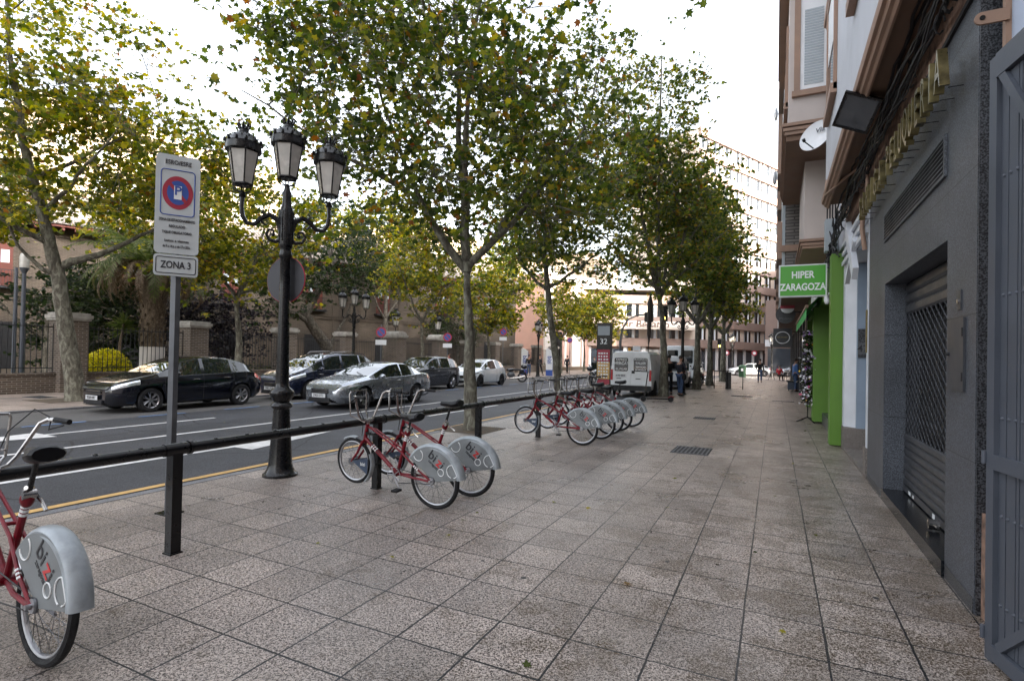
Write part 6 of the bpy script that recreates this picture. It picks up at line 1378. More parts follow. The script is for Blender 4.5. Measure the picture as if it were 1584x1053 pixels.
    b.add(vs, fs); sd_ = part('saddle', b, MT['saddle'], t); part('saddle_rails', MB().tube([(.20,-.03,.91),(.27,-.025,.895),(.37,-.02,.905)],.005,6).tube([(.20,.03,.91),(.27,.025,.895),(.37,.02,.905)],.005,6), MT['chrome'], sd_)
    # rear cover: side panels, silver rim fender, writing
    Rc = .348; a0, a1 = radians(8), radians(144)
    def arc(R, n=26): return [(hr.x-R*cos(a0+(a1-a0)*i/n)*1.0, hr.z+R*sin(a0+(a1-a0)*i/n)) for i in range(n+1)]
    ar = arc(Rc); poly = ar+[(hr.x+.03, hr.z+.035), (hr.x-.02, hr.z-.01)]
    for s in (-1,1):
        y0 = s*.044
        pnl = part('wheel_cover', MB().prism(poly, 'xz', min(y0,y0+s*.006), max(y0,y0+s*.006)), MT['cover'], t, smooth=False)
        yl = y0+s*.0085; rt = (1,0,0) if s < 0 else (-1,0,0); rtv = Vector(rt); 
        # text tilts with the cover, like the print in the place
        tl_ = radians(-38); rgt = (rtv*cos(tl_)+Vector((0,0,1))*sin(tl_)); upv = (Vector((0,0,1))*cos(tl_)-rtv*sin(tl_))
        cen = Vector((-.075,yl,hr.z+.215))
        dk_ = text('bi', .145, rgt, upv, cen-rgt*.068, .001, bold=.004); dk_.merge(text('i', .145, rgt, upv, cen+rgt*.078, .001, bold=.004)); dk_.merge(text('zaragoza', .042, rgt, upv, cen-rgt*.01-upv*.068, .001, bold=.008))
        part('lettering', dk_, MT['decal_black'], pnl, smooth=False); part('red_letter', text('z', .145, rgt, upv, cen+rgt*.035, .001, bold=.01), MT['decal_red'], pnl, smooth=False)
        rg_ = MB()
        for cx_, cz_, r_, A0, A1 in ((-.262,hr.z+.125,.066,-10,0),(-.12,hr.z+.10,.036,0,0),(.165,hr.z+.25,.06,0,0)):
            if A0: pts = [(cx_+r_*cos(radians(a)), yl, cz_+r_*sin(radians(a))) for a in range(-75,256,15) if (cx_+r_*cos(radians(a)))**2+(r_*sin(radians(a))+cz_-hr.z)**2 < (Rc-.012)**2 and cz_+r_*sin(radians(a)) > hr.z+.052]
            else: pts = [(cx_+r_*cos(radians(a)), yl, cz_+r_*sin(radians(a))) for a in range(0,360,15) if (cx_+r_*cos(radians(a)))**2+(r_*sin(radians(a))+cz_-hr.z)**2 < (Rc-.012)**2 and cz_+r_*sin(radians(a)) > hr.z+.052]
            if cx_ > 0: pts = sorted(pts, key=lambda p: atan2(p[2]-cz_, p[0]-cx_) if atan2(p[2]-cz_, p[0]-cx_) < 2 else atan2(p[2]-cz_, p[0]-cx_)-2*pi)
            cl = cx_ == -.12
            rg_.tube(pts, .0045, 5, closed=cl)
        part('ring_print', rg_, MT['decal_white'], pnl)
    b = MB(); pr_ = [(-.051,Rc-.030),(-.055,Rc-.014),(-.051,Rc-.002),(-.054,Rc+.006),(-.044,Rc+.020),(-.018,Rc+.030),(.018,Rc+.030),(.044,Rc+.020),(.054,Rc+.006),(.051,Rc-.002),(.055,Rc-.014),(.051,Rc-.030)]; n_ = 30; vs = []
    for i in range(n_+1):
        a = a0-.02+(a1-a0+.02)*i/n_; tp = 1.0 if i > 3 else 1.0
        for y, r in pr_: vs.append((hr.x-r*cos(a), y*(1-.35*(i/n_)**3), hr.z+r*sin(a)))
    m = len(pr_); b.add(vs, [(i*m+k,(i+1)*m+k,(i+1)*m+k+1,i*m+k+1) for i in range(n_) for k in range(m-1)])
    part('rear_fender', b, MT['cover_rim'], t)
    # front fender pieces + triangular panel
    b = MB()
    for lo, hi in ((radians(158),radians(232)),(radians(62),radians(102))):
        vs = []; pr2 = [(-.03,RF+.004),(-.032,RF+.012),(-.018,RF+.022),(.018,RF+.022),(.032,RF+.012),(.03,RF+.004)]; n2 = 12
        for i in range(n2+1):
            a = lo+(hi-lo)*i/n2
            for y, r in pr2: vs.append((hf.x+r*cos(a), y, hf.z+r*sin(a)))
        b.add(vs, [(i*6+k,(i+1)*6+k,(i+1)*6+k+1,i*6+k+1) for i in range(n2) for k in range(5)])
    part('front_fender', b, MT['cover_rim'], t)
    for s in (-1,1):
        y0 = s*.050; p3_ = part('fork_panel', MB().prism([(hf.x-.01,hf.z+.012),(hf.x-.255,hf.z+.055),(hf.x-.235,hf.z-.12)], 'xz', min(y0,y0+s*.004), max(y0,y0+s*.004)), MT['navy'], t, smooth=False)
        part('panel_lettering', text('bizi', .055, (1,0,0) if s < 0 else (-1,0,0), (0,0,1), (hf.x-.18,y0+s*.006,hf.z-.012), .001, bold=.01), MT['decal_white'], p3_, smooth=False)
    # handlebar: tall riser bars with grips, front carrier loop
    cl_ = Vector((.895,0,.86))
    b = MB(); b.tube([head_t, cl_], .016, 8); b.cyl(cl_-Vector((0,.05,0)), cl_+Vector((0,.05,0)), .02)
    for s in (-1,1): b.tube([cl_+Vector((0,s*.03,0)), cl_+Vector((.02,s*.09,.02)), cl_+Vector((.02,s*.13,.07)), cl_+Vector((-.02,s*.215,.275)), cl_+Vector((-.045,s*.245,.30)), cl_+Vector((-.12,s*.265,.30))], .0125, 8)
    part('handlebar', b, MT['chrome'], t)
    b = MB()
    for s in (-1,1): b.tube([cl_+Vector((-.10,s*.262,.30)), cl_+Vector((-.23,s*.285,.295))], .017, 10)
    part('grips', b, MT['rubber'], t)
    b = MB()
    for s in (-1,1): b.tube([cl_+Vector((.02,s*.04,-.02)), cl_+Vector((.10,s*.08,.03)), cl_+Vector((.155,s*.12,.06)), cl_+Vector((.15,s*.125,.30)), cl_+Vector((.14,s*.11,.325))], .0085, 7)
    b.tube([cl_+Vector((.14,-.11,.325)), cl_+Vector((.14,.11,.325))], .0085, 7); b.tube([cl_+Vector((.14,-.12,.10)), cl_+Vector((.14,.12,.10))], .006, 6)
    part('front_carrier', b, MT['chrome'], t)
    b = MB()
    for s in (-1,1):
        b.tube([cl_+Vector((-.06,s*.255,.31)), cl_+Vector((.03,s*.20,.36)), cl_+Vector((.09,s*.10,.22)), cl_+Vector((.05,s*.03,.02)), head_b+Vector((.03,s*.02,.02))], .004, 5)
        b.tube([cl_+Vector((-.07,s*.25,.29)), cl_+Vector((.0,s*.27,.23)), cl_+Vector((-.12,s*.30,.265))], .005, 5)
    b.tube([cl_+Vector((.02,.0,-.03)), Vector((.86,.02,.62)), Vector((.80,.02,.56)), bbk], .004, 5)
    part('cables', b, MT['cable'], t)
    # drive train
    b = MB(); b.lathe([(.085,.055),(.09,.055),(.09,.062),(.085,.062)], (bbk.x,0,bbk.z), 24, 'y')
    for k in range(5): a = 2*pi*k/5; b.tube([(bbk.x,.058,bbk.z),(bbk.x+.085*cos(a),.058,bbk.z+.085*sin(a))], .007, 5)
    for s in (-1,1):
        ca = radians(-125 if s > 0 else 55); e = Vector((bbk.x+.165*cos(ca), s*.075, bbk.z+.165*sin(ca))); b.tube([(bbk.x,s*.03,bbk.z),(bbk.x,s*.07,bbk.z),e], .011, 7)
    part('cranks', b, MT['steel'], t)
    b = MB()
    for s in (-1,1):
        ca = radians(-125 if s > 0 else 55); e = Vector((bbk.x+.165*cos(ca), s*.075, bbk.z+.165*sin(ca))); b.cbox(e+Vector((0,s*.055,0)), (.075,.085,.022))
    part('pedals', b, MT['rubber'], t, smooth=False)
    b = MB(); b.tube([(bbk.x,.058,bbk.z+.085),(0,.058,RR+.032)], .004, 5).tube([(bbk.x,.058,bbk.z-.085),(0,.058,RR-.032)], .004, 5); part('chain', b, MT['cable'], t)
    part('rear_hub_gear', MB().cyl((0,-.09,RR),(0,.09,RR),.012).cyl((0,.05,RR),(0,.065,RR),.035), MT['steel'], t)
    part('kickstand', MB().tube([(.38,-.05,.29),(.20,-.07,.22),(.08,-.075,.20)], .009, 6), MT['steel'], t)
    part('lock_arm', MB().box(.80,.93,-.02,.02,.70,.73), MT['iron'], t, smooth=False)
    return t
b0 = bike()
# forward = -X in the world
def put(t, x, y, dz=0, lean=0):
    t.location = (x, y, 0); t.rotation_euler = (lean, 0, pi+dz); return t
put(b0, -3.30, 1.42, radians(-3), radians(3.5)); b0['label'] = 'red shared bicycle cut by the left edge of the frame, nearest the viewer'
spots = [(-3.15, 4.70, -3, -4, 'red shared bicycle docked by the second post, front of the pair by the lamp post'),
         (-3.09, 5.30, 2, 0, 'red shared bicycle with raised saddle, rear one of the pair beside the lamp post'),
         (-3.15, 9.42, -1, 0, 'red shared bicycle at the near end of the long docked group'),
         (-3.08, 10.33, 0, 1, 'second red shared bicycle from the near end of the docked group'),
         (-3.10, 11.05, 2, 0, 'third red shared bicycle, in the middle of the docked group'),
         (-3.08, 11.72, -1, 1, 'fourth red shared bicycle, second from the far end of the docked group'),
         (-3.02, 12.62, 1, 0, 'red shared bicycle at the far end of the docked group by the kick scooter')]
for i, (x, y, dz, ln, lb) in enumerate(spots):
    c = dup(b0, label=lb); put(c, x, y, radians(dz), radians(ln))
    if i in (1, 4, 6):
        for ch in c.children:
            n_ = ch.name.split('.')[0]
            if n_ == 'saddle': ch.location = (-.025, 0, .10)
            if n_ == 'seat_post': ch.location = (-.025, 0, .095)
for ch in b0.children:
    n_ = ch.name.split('.')[0]
    if n_ == 'saddle': ch.location = (-.02, 0, .085)
    if n_ == 'seat_post': ch.location = (-.02, 0, .08)
bpy.context.view_layer.update()
# ------------------------------------------------------------------ ornate lamp posts
def lamp_post(label, loc, rz=0.0, arms=((150, .52, -.12), (-30, .52, -.12)), Ht=3.55, group='ornate black lamp posts with glass lanterns', top=True, s=1.0, disc=False):
    t = thing('lamp_post', label, 'lamp post', loc, rz, group)
    pf = [(.0,0),(.215,0),(.215,.03),(.19,.045),(.175,.07),(.16,.10),(.145,.16),(.125,.45),(.108,.72),(.10,.86),(.125,.88),(.14,.905),(.125,.935),(.10,.955),(.118,.99),(.148,1.04),(.152,1.075),(.135,1.105),(.105,1.13),(.085,1.15),(.082,1.2),(.072,1.9),(.063,2.45),(.060,2.80),(.075,2.82),(.085,2.85),(.075,2.89),(.068,2.93),(.085,2.96),(.085,2.99),(.088,3.02),(.088,3.42),(.075,3.46),(.06,3.5),(.05,3.6),(.06,3.66),(.04,3.70),(.035,3.74)]
    part('pole', MB().lathe(pf, n=28), MT['iron'], t, angle=50)
    b = MB()
    for k in range(10): a = 2*pi*k/10; b.tube([(.086*cos(a),.086*sin(a),3.03),(.086*cos(a),.086*sin(a),3.42)], .012, 5)
    part('fluting', b, MT['iron'], t)
    for az, R_, dz in arms:
        a = radians(az); e = Vector((cos(a), sin(a), 0)); P = lambda r, z: tuple(e*r+Vector((0,0,z)))
        b = MB(); b.tube([P(.06,3.18),P(.10,3.30),P(.20,3.36),P(.30,3.30),P(.37,3.22),P(.46,3.22),P(R_,3.30),P(R_+.015,3.42),P(R_+.01,3.56)], [.045,.04,.032,.034,.028,.028,.03,.026,.03], 8)
        b.tube([P(.07,3.05),P(.12,3.02),P(.20,3.04),P(.235,3.11),P(.20,3.17),P(.15,3.16),P(.145,3.11)], [.032,.026,.022,.02,.018,.016,.014], 7); b.ball(P(.155,3.11), .026, 8, 6)
        b.tube([P(.24,3.33),P(.29,3.38),P(.27,3.42)], [.02,.014,.006], 6); b.tube([P(.30,3.27),P(.25,3.22),P(.22,3.24)], [.018,.013,.008], 6)
        b.lathe([(.0,0),(.035,0),(.045,.02),(.03,.045),(.0,.05)], P(R_+.01,3.54), 12)
        part('arm', b, MT['iron'], t)
        add_lantern(t, e.x*(R_+.01), e.y*(R_+.01), 3.60, 1.0)
    if top: add_lantern(t, 0, 0, 3.76, 1.0)
    return t
lp = lamp_post('black ornate three lantern lamp post standing nearest, between the sign post and the bicycles', (-5.74, 4.97, 0), 0, arms=((-130.5,.51,0),(49.5,.51,0)))
# rear of a round sign carried on the post
rd = thing('round_traffic_sign', 'round traffic sign seen from behind, strapped to the nearest lamp post', 'sign', (-5.82, 5.05, 2.55))
Ms = Matrix.Translation((-5.80,5.07,2.55))@Matrix.Rotation(radians(8),4,'Z')
part('disc', MB().merge(MB().cyl((0,0,0),(0,.015,0),.30,n=36), Matrix.Rotation(radians(8),4,'Z')), MT['sign_back'], rd)
part('edge', MB().merge(MB().tube([(.30*cos(a*pi/18),.01,.30*sin(a*pi/18)) for a in range(36)], .010, 5, closed=True), Matrix.Rotation(radians(8),4,'Z')), MT['sign_red'], rd)
part('strap', MB().box(-.02,.03,-.015,-.005,-.25,.25), MT['galv'], rd, smooth=False)
def far_lamp(label, loc, az, **k):
    c = dup(lp, loc=loc, rz=radians(az), label=label); return c
far_lamp('three lantern lamp post on the far pavement beside the inclined old tree', (-17.5, 19.1, 0), 0)
far_lamp('clustered lantern lamp post on the far pavement in front of the pink building', (-17.2, 40.0, 0), 50)
far_lamp('black lamp post on the near pavement directly behind the two standing people', (-3.83, 25.7, 0), -30)
far_lamp('lamp post far down the pavement between the last plane tree and the walking pedestrian', (-4.3, 64.7, 0), 20)
far_lamp('distant lamp post at the end of the street left of the cafe customers', (-0.3, 62.0, 0), 60)
# ------------------------------------------------------------------ parking sign
sp = thing('parking_sign', 'white parking sign on a grey steel post with a ZONA 3 plate below', 'sign', (-5.31, 3.29, 0))
part('post', MB().box(-.04,.04,-.025,.025,0,3.42), MT['galv'], sp, smooth=False); part('base_plate', MB().box(-.09,.09,-.09,.09,0,.012), MT['iron'], sp, smooth=False)
az = atan2(3.42-3.13, -5.22+5.41)   # direction of the face seen in plan (left edge to right edge)
rv = Vector((cos(az), sin(az), 0)); nv = Vector((sin(az), -cos(az), 0))   # face normal toward the viewer
Mf = Matrix(((rv.x, -nv.x, 0, 0), (rv.y, -nv.y, 0, 0), (0,0,1,0), (0,0,0,1)))   # local: x = right, y = away from viewer, z = up
def rrect(x0, x1, z0, z1, r, n=5):
    p = []
    for cx_, cz_, a0 in ((x1-r,z1-r,0),(x0+r,z1-r,1),(x0+r,z0+r,2),(x1-r,z0+r,3)):
        for k in range(n+1): a = (a0+k/n)*pi/2; p.append((cx_+r*cos(a), cz_+r*sin(a)))
    return p[::-1]
W2 = .185
def fp_(name, mb, mat, par, off=(0.0,-.068,0)):
    return part(name, MB().merge(mb, Mf@Matrix.Translation(off)), MT[mat], par, smooth=False)
pn = fp_('panel', MB().prism(rrect(-W2,W2,2.53,3.49,.04), 'xz', -.0, .035), 'sign_face', sp)
fp_('blue_border', MB().tube([(x,-.002,z) for x, z in rrect(-W2+.045,W2-.045,2.905,3.345,.03)], .005, 4, closed=True), 'sign_blue', pn)
fp_('red_ring', MB().prism([(.128*cos(a*pi/24), 3.125+.165*sin(a*pi/24)*.98) for a in range(48)][::-1], 'xz', -.003, -.0005), 'sign_red', pn)
fp_('blue_disc', MB().prism([(.090*cos(a*pi/24), 3.125+.118*sin(a*pi/24)) for a in range(48)][::-1], 'xz', -.005, -.0035), 'sign_blue', pn)
br_ = MB(); br_.add([(-.085,-.0065,3.205),(-.062,-.0065,3.225),(.085,-.0065,3.045),(.062,-.0065,3.025)], [(0,1,2,3)]); fp_('red_bar', br_, 'sign_red', pn)
fp_('white_tile', MB().box(-.032,.032,-.0095,-.0075,3.06,3.19), 'decal_white', pn)
fp_('p_letter', text('P', .12, (1,0,0), (0,0,1), (0,-.011,3.14), .002, bold=.02), 'sign_blue', pn)
tx = text('ESRO/ESRE', .058, (1,0,0), (0,0,1), (0,-.002,3.415), .003, bold=.015, sx=.8)
for s_, sz, z, sx_ in (('ZONA DE ESTACIONAMIENTO',.036,2.855,.60),('REGULADO',.036,2.795,.72),('TIQUE OBLIGATORIO',.036,2.735,.70),('Lunes a viernes',.036,2.655,.9),('de 9 a 14 h. y de 17 a 20 h.',.036,2.60,.58)):
    tx.merge(text(s_, sz, (1,0,0), (0,0,1), (0,-.002,z), .003, bold=.014, sx=sx_))
fp_('lettering', tx, 'decal_black', pn)
p2 = fp_('zone_plate', MB().prism(rrect(-W2,W2,2.315,2.52,.03), 'xz', 0, .035), 'sign_face', sp)
fp_('plate_border', MB().tube([(x,-.002,z) for x, z in rrect(-W2+.02,W2-.02,2.34,2.495,.02)], .004, 4, closed=True), 'decal_black', p2)
fp_('zone_lettering', text('ZONA 3', .095, (1,0,0), (0,0,1), (0,-.002,2.418), .003, bold=.018, sx=.72), 'decal_black', p2)
# ------------------------------------------------------------------ small signs on the far side
def np_sign(label, loc, zc=2.65, plate=True, h=3.0):
    t = thing('no_parking_sign', label, 'sign', loc, radians(25), 'no parking signs on the far pavement')
    part('post', MB().cyl((0,.03,0),(0,.03,h),.03,n=10), MT['galv'], t)
    d = part('disc', MB().cyl((0,0,zc),(0,-.02,zc),.25,n=28), MT['sign_red'], t); part('blue_disc', MB().cyl((0,-.021,zc),(0,-.026,zc),.18,n=28), MT['sign_blue'], d)
    part('red_bar', MB().add([(-.145,-.028,zc+.11),(-.11,-.028,zc+.145),(.145,-.028,zc-.11),(.11,-.028,zc-.145)], [(0,1,2,3)]), MT['sign_red'], d)
    if plate: part('plate', MB().box(-.26,.26,-.02,0,zc-.60,zc-.36), MT['offwhite'], t, smooth=False)
    return t
np_sign('no parking sign with white plate left of the lantern gate pillars', (-16.9, 20.3, 0), 2.62); np_sign('no parking sign with white plate right of the lantern gate pillars', (-16.9, 26.1, 0), 2.62)
np_sign('no parking sign on a tall pole beside the white hatchback and motorcycles', (-17.2, 33.7, 0), 3.3, True, 3.6); np_sign('no parking sign on a thin pole in front of the pink building', (-17.2, 47.4, 0), 3.2, False, 3.5)
def totem(label, loc):
    t = thing('bike_station_totem', label, 'totem', loc, radians(20), 'blue and white station totems')
    part('body', MB().prism([(-.28,0),(.28,0),(.28,2.1),(-.10,2.35),(-.28,2.3)], 'xz', -.12, .12), MT['offwhite'], t, smooth=False)
    part('blue_side', MB().box(.283,.30,-.125,.125,0,2.05).box(-.285,.285,-.135,-.121,0,.5), MT['sign_blue'], t, smooth=False)
    part('lettering', text('bizi', .5, (0,0,-1), (1,0,0), (.02,-.125,1.35), .006, bold=.02), MT['sign_blue'], t, smooth=False)
totem('blue and white station totem left, just behind the motorcycles', (-19.6, 42.6, 0)); totem('blue and white station totem right, beside the dark clad walker', (-17.4, 42.9, 0))
# park lamp at left
pk = thing('park_lamp', 'slim grey park lamp with a clear cylinder head behind the railings at left', 'lamp post', (-24.5, 9.7, .35))
part('pole', MB().cyl((0,0,0),(0,0,3.9),.085,.06), MT['gate'], pk); part('head', MB().lathe([(.06,3.9),(.13,4.05),(.15,4.1)], n=14), MT['gate'], pk); part('glass', MB().lathe([(.14,4.1),(.15,4.45),(.12,4.6),(0,4.66)], n=14), MT['milk'], pk)
solo('grey_pole', MB().cyl((0,0,0),(0,0,4.2),.07,.05), MT['gate'], 'second slim grey pole directly left of the park lamp behind the railings', 'pole').location = (-25.6, 9.9, .35)
# information column
kc = thing('information_column', 'tall black information column number 32 with red and yellow panels left of the white van', 'column', (-7.2, 24.6, RZ))
part('case', MB().box(-.335,.335,-.14,.14,0,3.30), MT['iron'], kc, smooth=False); part('white_head', MB().box(-.28,.28,-.155,-.141,2.72,3.15), MT['boxgrey'], kc, smooth=False)
part('number', text('32', .36, (1,0,0), (0,0,1), (0,-.16,2.42), .01, bold=.015), MT['decal_white'], kc, smooth=False)
b = MB().box(-.26,.26,-.155,-.141,1.62,2.0); part('red_panel', MB().box(-.3,.3,-.150,-.141,1.5,2.05).box(-.3,.3,-.150,-.141,.42,.66), MT['sign_red'], kc, smooth=False); part('yellow_panel', MB().box(-.3,.3,-.152,-.141,.68,1.48), MT['yellow_paint'], kc, smooth=False)
b = MB(); rn = random.Random(4)
for k in range(9):
    for j in range(4): b.box(-.25+j*.13,-.25+j*.13+rn.uniform(.05,.11),-.158,-.153,.72+k*.14,.72+k*.14+.07)
part('map_print', b, MT['decal_white'], kc, smooth=False)
# traffic lights
amber = emat('amber_lamp', (1.0, .55, .08), 3.0)
def traffic(label, loc, arm=False, h=3.4):
    t = thing('traffic_light', label, 'traffic light', loc)
    part('pole', MB().cyl((0,0,0),(0,0,h),.06), MT['iron'], t); part('head', MB().box(-.16,.16,-.32,-.1,h-.75,h+.05), MT['iron'], t, smooth=False)
    part('lamp_on', MB().cyl((0,-.33,h-.6),(0,-.34,h-.6),.09), amber, t); part('lamp_off', MB().cyl((0,-.33,h-.1),(0,-.34,h-.1),.09).cyl((0,-.33,h-.35),(0,-.34,h-.35),.09), MT['dark'], t)
    part('visor', MB().tube([(.1*cos(a),-.36,h-.6+.1*sin(a)) for a in [k*pi/8 for k in range(9)]], .012, 5), MT['iron'], t)
traffic('traffic light with amber lamp lit behind the lantern of the near pavement lamp post', (-5.15, 28.5, 0), h=4.3); traffic('yellow banded traffic light far down the row of plane trunks', (-4.5, 52.0, 0), h=3.5)
ta = thing('arched_light_mast', 'grey curved mast with a dark signal head above the white van', 'mast', (-8.0, 30.5, RZ))
part('mast', MB().tube([(0,0,0),(0,0,2.6),(.08,0,3.3),(.4,.1,3.9),(.9,.25,4.15),(1.5,.4,4.2)], [.08,.07,.06,.055,.05,.05], 8), MT['galv'], ta); part('head', MB().box(1.3,1.75,.25,.55,3.75,4.3), MT['iron'], ta, smooth=False)
bn = thing('slim_banner_pole', 'thin dark pole with a furled dark banner standing beside the kick scooter', 'pole', (-4.95, 23.3, 0))
part('pole', MB().cyl((0,0,0),(.12,0,4.3),.025), MT['iron'], bn); part('banner', MB().tube([(.08,0,2.3),(.09,-.02,3.0),(.11,0,4.0),(.12,0,4.3)], [.03,.10,.12,.05], 8), MT['darkwood'], bn)
fr_ = thing('bench_frame', 'black metal street frame standing on the pavement before the last plane tree', 'rack', (-2.2, 32.7, 0))
part('frame', MB().tube([(-.9,0,0),(-.9,0,1.0),(.6,0,1.0),(.6,0,0)], .03, 8).tube([(-.2,0,0),(-.2,0,1.0)], .035, 8), MT['iron'], fr_); part('panel', MB().box(-.3,.0,-.02,.02,0,.95), MT['iron'], fr_, smooth=False)
lb = thing('litter_bin', 'dark green litter bin far along the pavement right of the lamp post', 'bin', (-2.9, 58, 0))
part('body', MB().lathe([(.0,0),(.30,0),(.34,.1),(.36,1.0),(.38,1.05),(.2,1.2),(0,1.22)], n=16), MT['frond'] if False else M('bin_green',(.02,.07,.03),.5), lb); part('notice', MB().box(-.1,.1,-.38,-.365,.6,.85), MT['offwhite'], lb, smooth=False)
for x, lab in ((-5.0,'small red and white road sign far left of the cross street'),(-2.1,'small red and white road sign right of the distant lamp post')):
    t = thing('road_sign', lab, 'sign', (x, 66.5, 0)); part('post', MB().cyl((0,0,0),(0,0,2.6),.03), MT['galv'], t); part('disc', MB().cyl((0,-.04,2.5),(0,-.06,2.5),.3), MT['sign_red'], t); part('centre', MB().cyl((0,-.061,2.5),(0,-.066,2.5),.17), MT['decal_white'], t)
# cafe tables
def table(label, x, y):
    t = thing('cafe_table', label, 'table', (x, y, 0), 0, 'cafe tables at the street end'); part('top', MB().cyl((0,0,.72),(0,0,.75),.40,n=20), MT['offwhite'], t)
    for k in range(3): a = 2*pi*k/3+.4; part('leg', MB().tube([(0.05*cos(a),.05*sin(a),.72),(.3*cos(a),.3*sin(a),0)], .018, 6), MT['iron'], t)
table('white topped cafe table left of the red clad customer', -.25, 51.5); table('white topped cafe table right of the red clad customer', .95, 52.2)
# ================================================================== PEOPLE
import bmesh
def skin_mesh(name, pts, edges, rad, root, mat, parent, sub=1):
    bm = bmesh.new(); ly = bm.verts.layers.skin.verify(); vs = [bm.verts.new(p) for p in pts]
    for v, r in zip(vs, rad): v[ly].radius = (r, r) if not isinstance(r, tuple) else r
    vs[root][ly].use_root = True
    for a, b in edges: bm.edges.new((vs[a], vs[b]))
    me = bpy.data.meshes.new(name); bm.to_mesh(me); bm.free(); ob = bpy.data.objects.new(name, me); COL.objects.link(ob)
    m1 = ob.modifiers.new('s', 'SKIN'); m1.use_smooth_shade = True; m2 = ob.modifiers.new('u', 'SUBSURF'); m2.levels = sub; m2.render_levels = sub
    dg = bpy.context.evaluated_depsgraph_get(); nm = bpy.data.meshes.new_from_object(ob.evaluated_get(dg)); bpy.data.objects.remove(ob)
    nm.materials.clear(); nm.materials.append(mat); nm.shade_smooth(); o = bpy.data.objects.new(name, nm); COL.objects.link(o)
    if parent: o.parent = parent
    return o
def person(label, loc, rz, top, legs, pose='stand', h=1.74, group=None, coat=False, arms='down', bag=None):
    k = h/1.75; t = thing('person', label, 'person', loc, rz, group)
    sit = pose == 'sit'; st = {'stand': (.06,-.04), 'walk': (.30,-.28), 'sit': (0,0)}[pose]
    pz = .95 if not sit else .50
    J = {}
    J['pel'] = (0,0,pz); J['sp'] = (0,.01,pz+.22); J['ch'] = (0,.0,pz+.42); J['nk'] = (0,-.01,pz+.56); J['hb'] = (0,-.03,pz+.63); J['hm'] = (0,-.045,pz+.70); J['ht'] = (0,-.03,pz+.79)
    for s, n in ((1,'L'),(-1,'R')):
        f = -st[0 if s > 0 else 1]
        J['hip'+n] = (s*.09,0,pz-.05)
        if sit: J['kn'+n] = (s*.12,-.42,.50); J['an'+n] = (s*.12,-.40,.09); J['to'+n] = (s*.13,-.56,.04)
        else: J['kn'+n] = (s*.10,f*.55-.02,.50); J['an'+n] = (s*.10,f,.09 if f <= .1 else .14); J['to'+n] = (s*.115,f-.16,.035 if f <= .1 else .07)
        J['sh'+n] = (s*.18,0,pz+.47)
        if arms == 'phone' or (arms == 'front'): J['el'+n] = (s*.24,-.03,pz+.20); J['wr'+n] = (s*.10,-.27,pz+.30); J['ha'+n] = (s*.06,-.33,pz+.33)
        elif sit: J['el'+n] = (s*.25,-.05,pz+.20); J['wr'+n] = (s*.18,-.30,pz+.22); J['ha'+n] = (s*.15,-.38,pz+.23)
        else: J['el'+n] = (s*.235,f*-.18+.01,pz+.19); J['wr'+n] = (s*.25,f*-.42-.04,pz-.05); J['ha'+n] = (s*.25,f*-.5-.06,pz-.13)
    names = list(J); P = [tuple(c*k for c in J[n]) for n in names]; ix = {n: i for i, n in enumerate(names)}
    E = [('pel','sp'),('sp','ch'),('ch','nk'),('nk','hb'),('hb','hm'),('hm','ht')]
    for n in 'LR': E += [('pel','hip'+n),('hip'+n,'kn'+n),('kn'+n,'an'+n),('an'+n,'to'+n),('ch','sh'+n),('sh'+n,'el'+n),('el'+n,'wr'+n),('wr'+n,'ha'+n)]
    R = dict(pel=(.13,.10), sp=(.125,.09), ch=(.15,.105), nk=.05, hb=(.065,.075), hm=(.077,.095), ht=(.055,.07), hip=.085, kn=.055, an=.038, to=.028, sh=.055, el=.04, wr=.027, ha=(.032,.018))
    rr = [R[n] if n in R else R[n[:-1]] for n in names]; rr = [(r*k if not isinstance(r, tuple) else (r[0]*k, r[1]*k)) for r in rr]
    body = skin_mesh('body', P, [(ix[a], ix[b]) for a, b in E], rr, ix['pel'], MT['skin'], t)
    # fingers, nose, ears, eyes
    fb = MB()
    for n, s in (('L',1),('R',-1)):
        a, w = Vector(J['ha'+n])*k, Vector(J['wr'+n])*k; d = (a-w).normalized(); sd_ = Vector((0,-1,0)) if abs(d.y) < .8 else Vector((1,0,0))
        for j in range(4): o_ = a+sd_*(j-1.5)*.017*k; e = o_+d*(.075-.008*abs(j-1.3))*k+Vector((-s*.012,0,0)); fb.tube([o_-d*.02, o_.lerp(e,.5), e], [.009*k,.0085*k,.006*k], 5)
        fb.tube([w.lerp(a,.4)+sd_*.02, a+sd_*.045*k+d*.01], [.01*k,.007*k], 5)
    part('fingers', fb, MT['skin'], body)
    hm = Vector(J['hm'])*k
    fb = MB(); fb.tube([hm+Vector((0,-.085*k,.03*k)), hm+Vector((0,-.11*k,-.01*k))], [.010*k,.016*k], 6)
    for s in (1,-1): fb.ball(hm+Vector((s*.083*k,0,.0)), .026*k, 8, 6, (.4,.8,1.2))
    part('nose_and_ears', fb, MT['skin'], body)
    eb = MB()
    for s in (1,-1): eb.ball(hm+Vector((s*.032*k,-.083*k,.022*k)), .011*k, 8, 6)
    eb.box(-.025*k, .025*k, hm.y-.089*k, hm.y-.08*k, hm.z-.052*k, hm.z-.045*k); part('eyes_and_mouth', eb, MT['hair'], body)
    part('hair', MB().ball(hm+Vector((0,.018*k,.045*k)), .098*k, 14, 9, (.92,1.0,.95)), MT['hair'], t)
    # clothes
    tn = ['pel','sp','ch','nk']; 
    JT = dict(J); JT['nk'] = tuple(Vector(J['ch']).lerp(Vector(J['nk']), .75)); JT['pel'] = (0,0,pz-.04 if not coat else pz-.32)
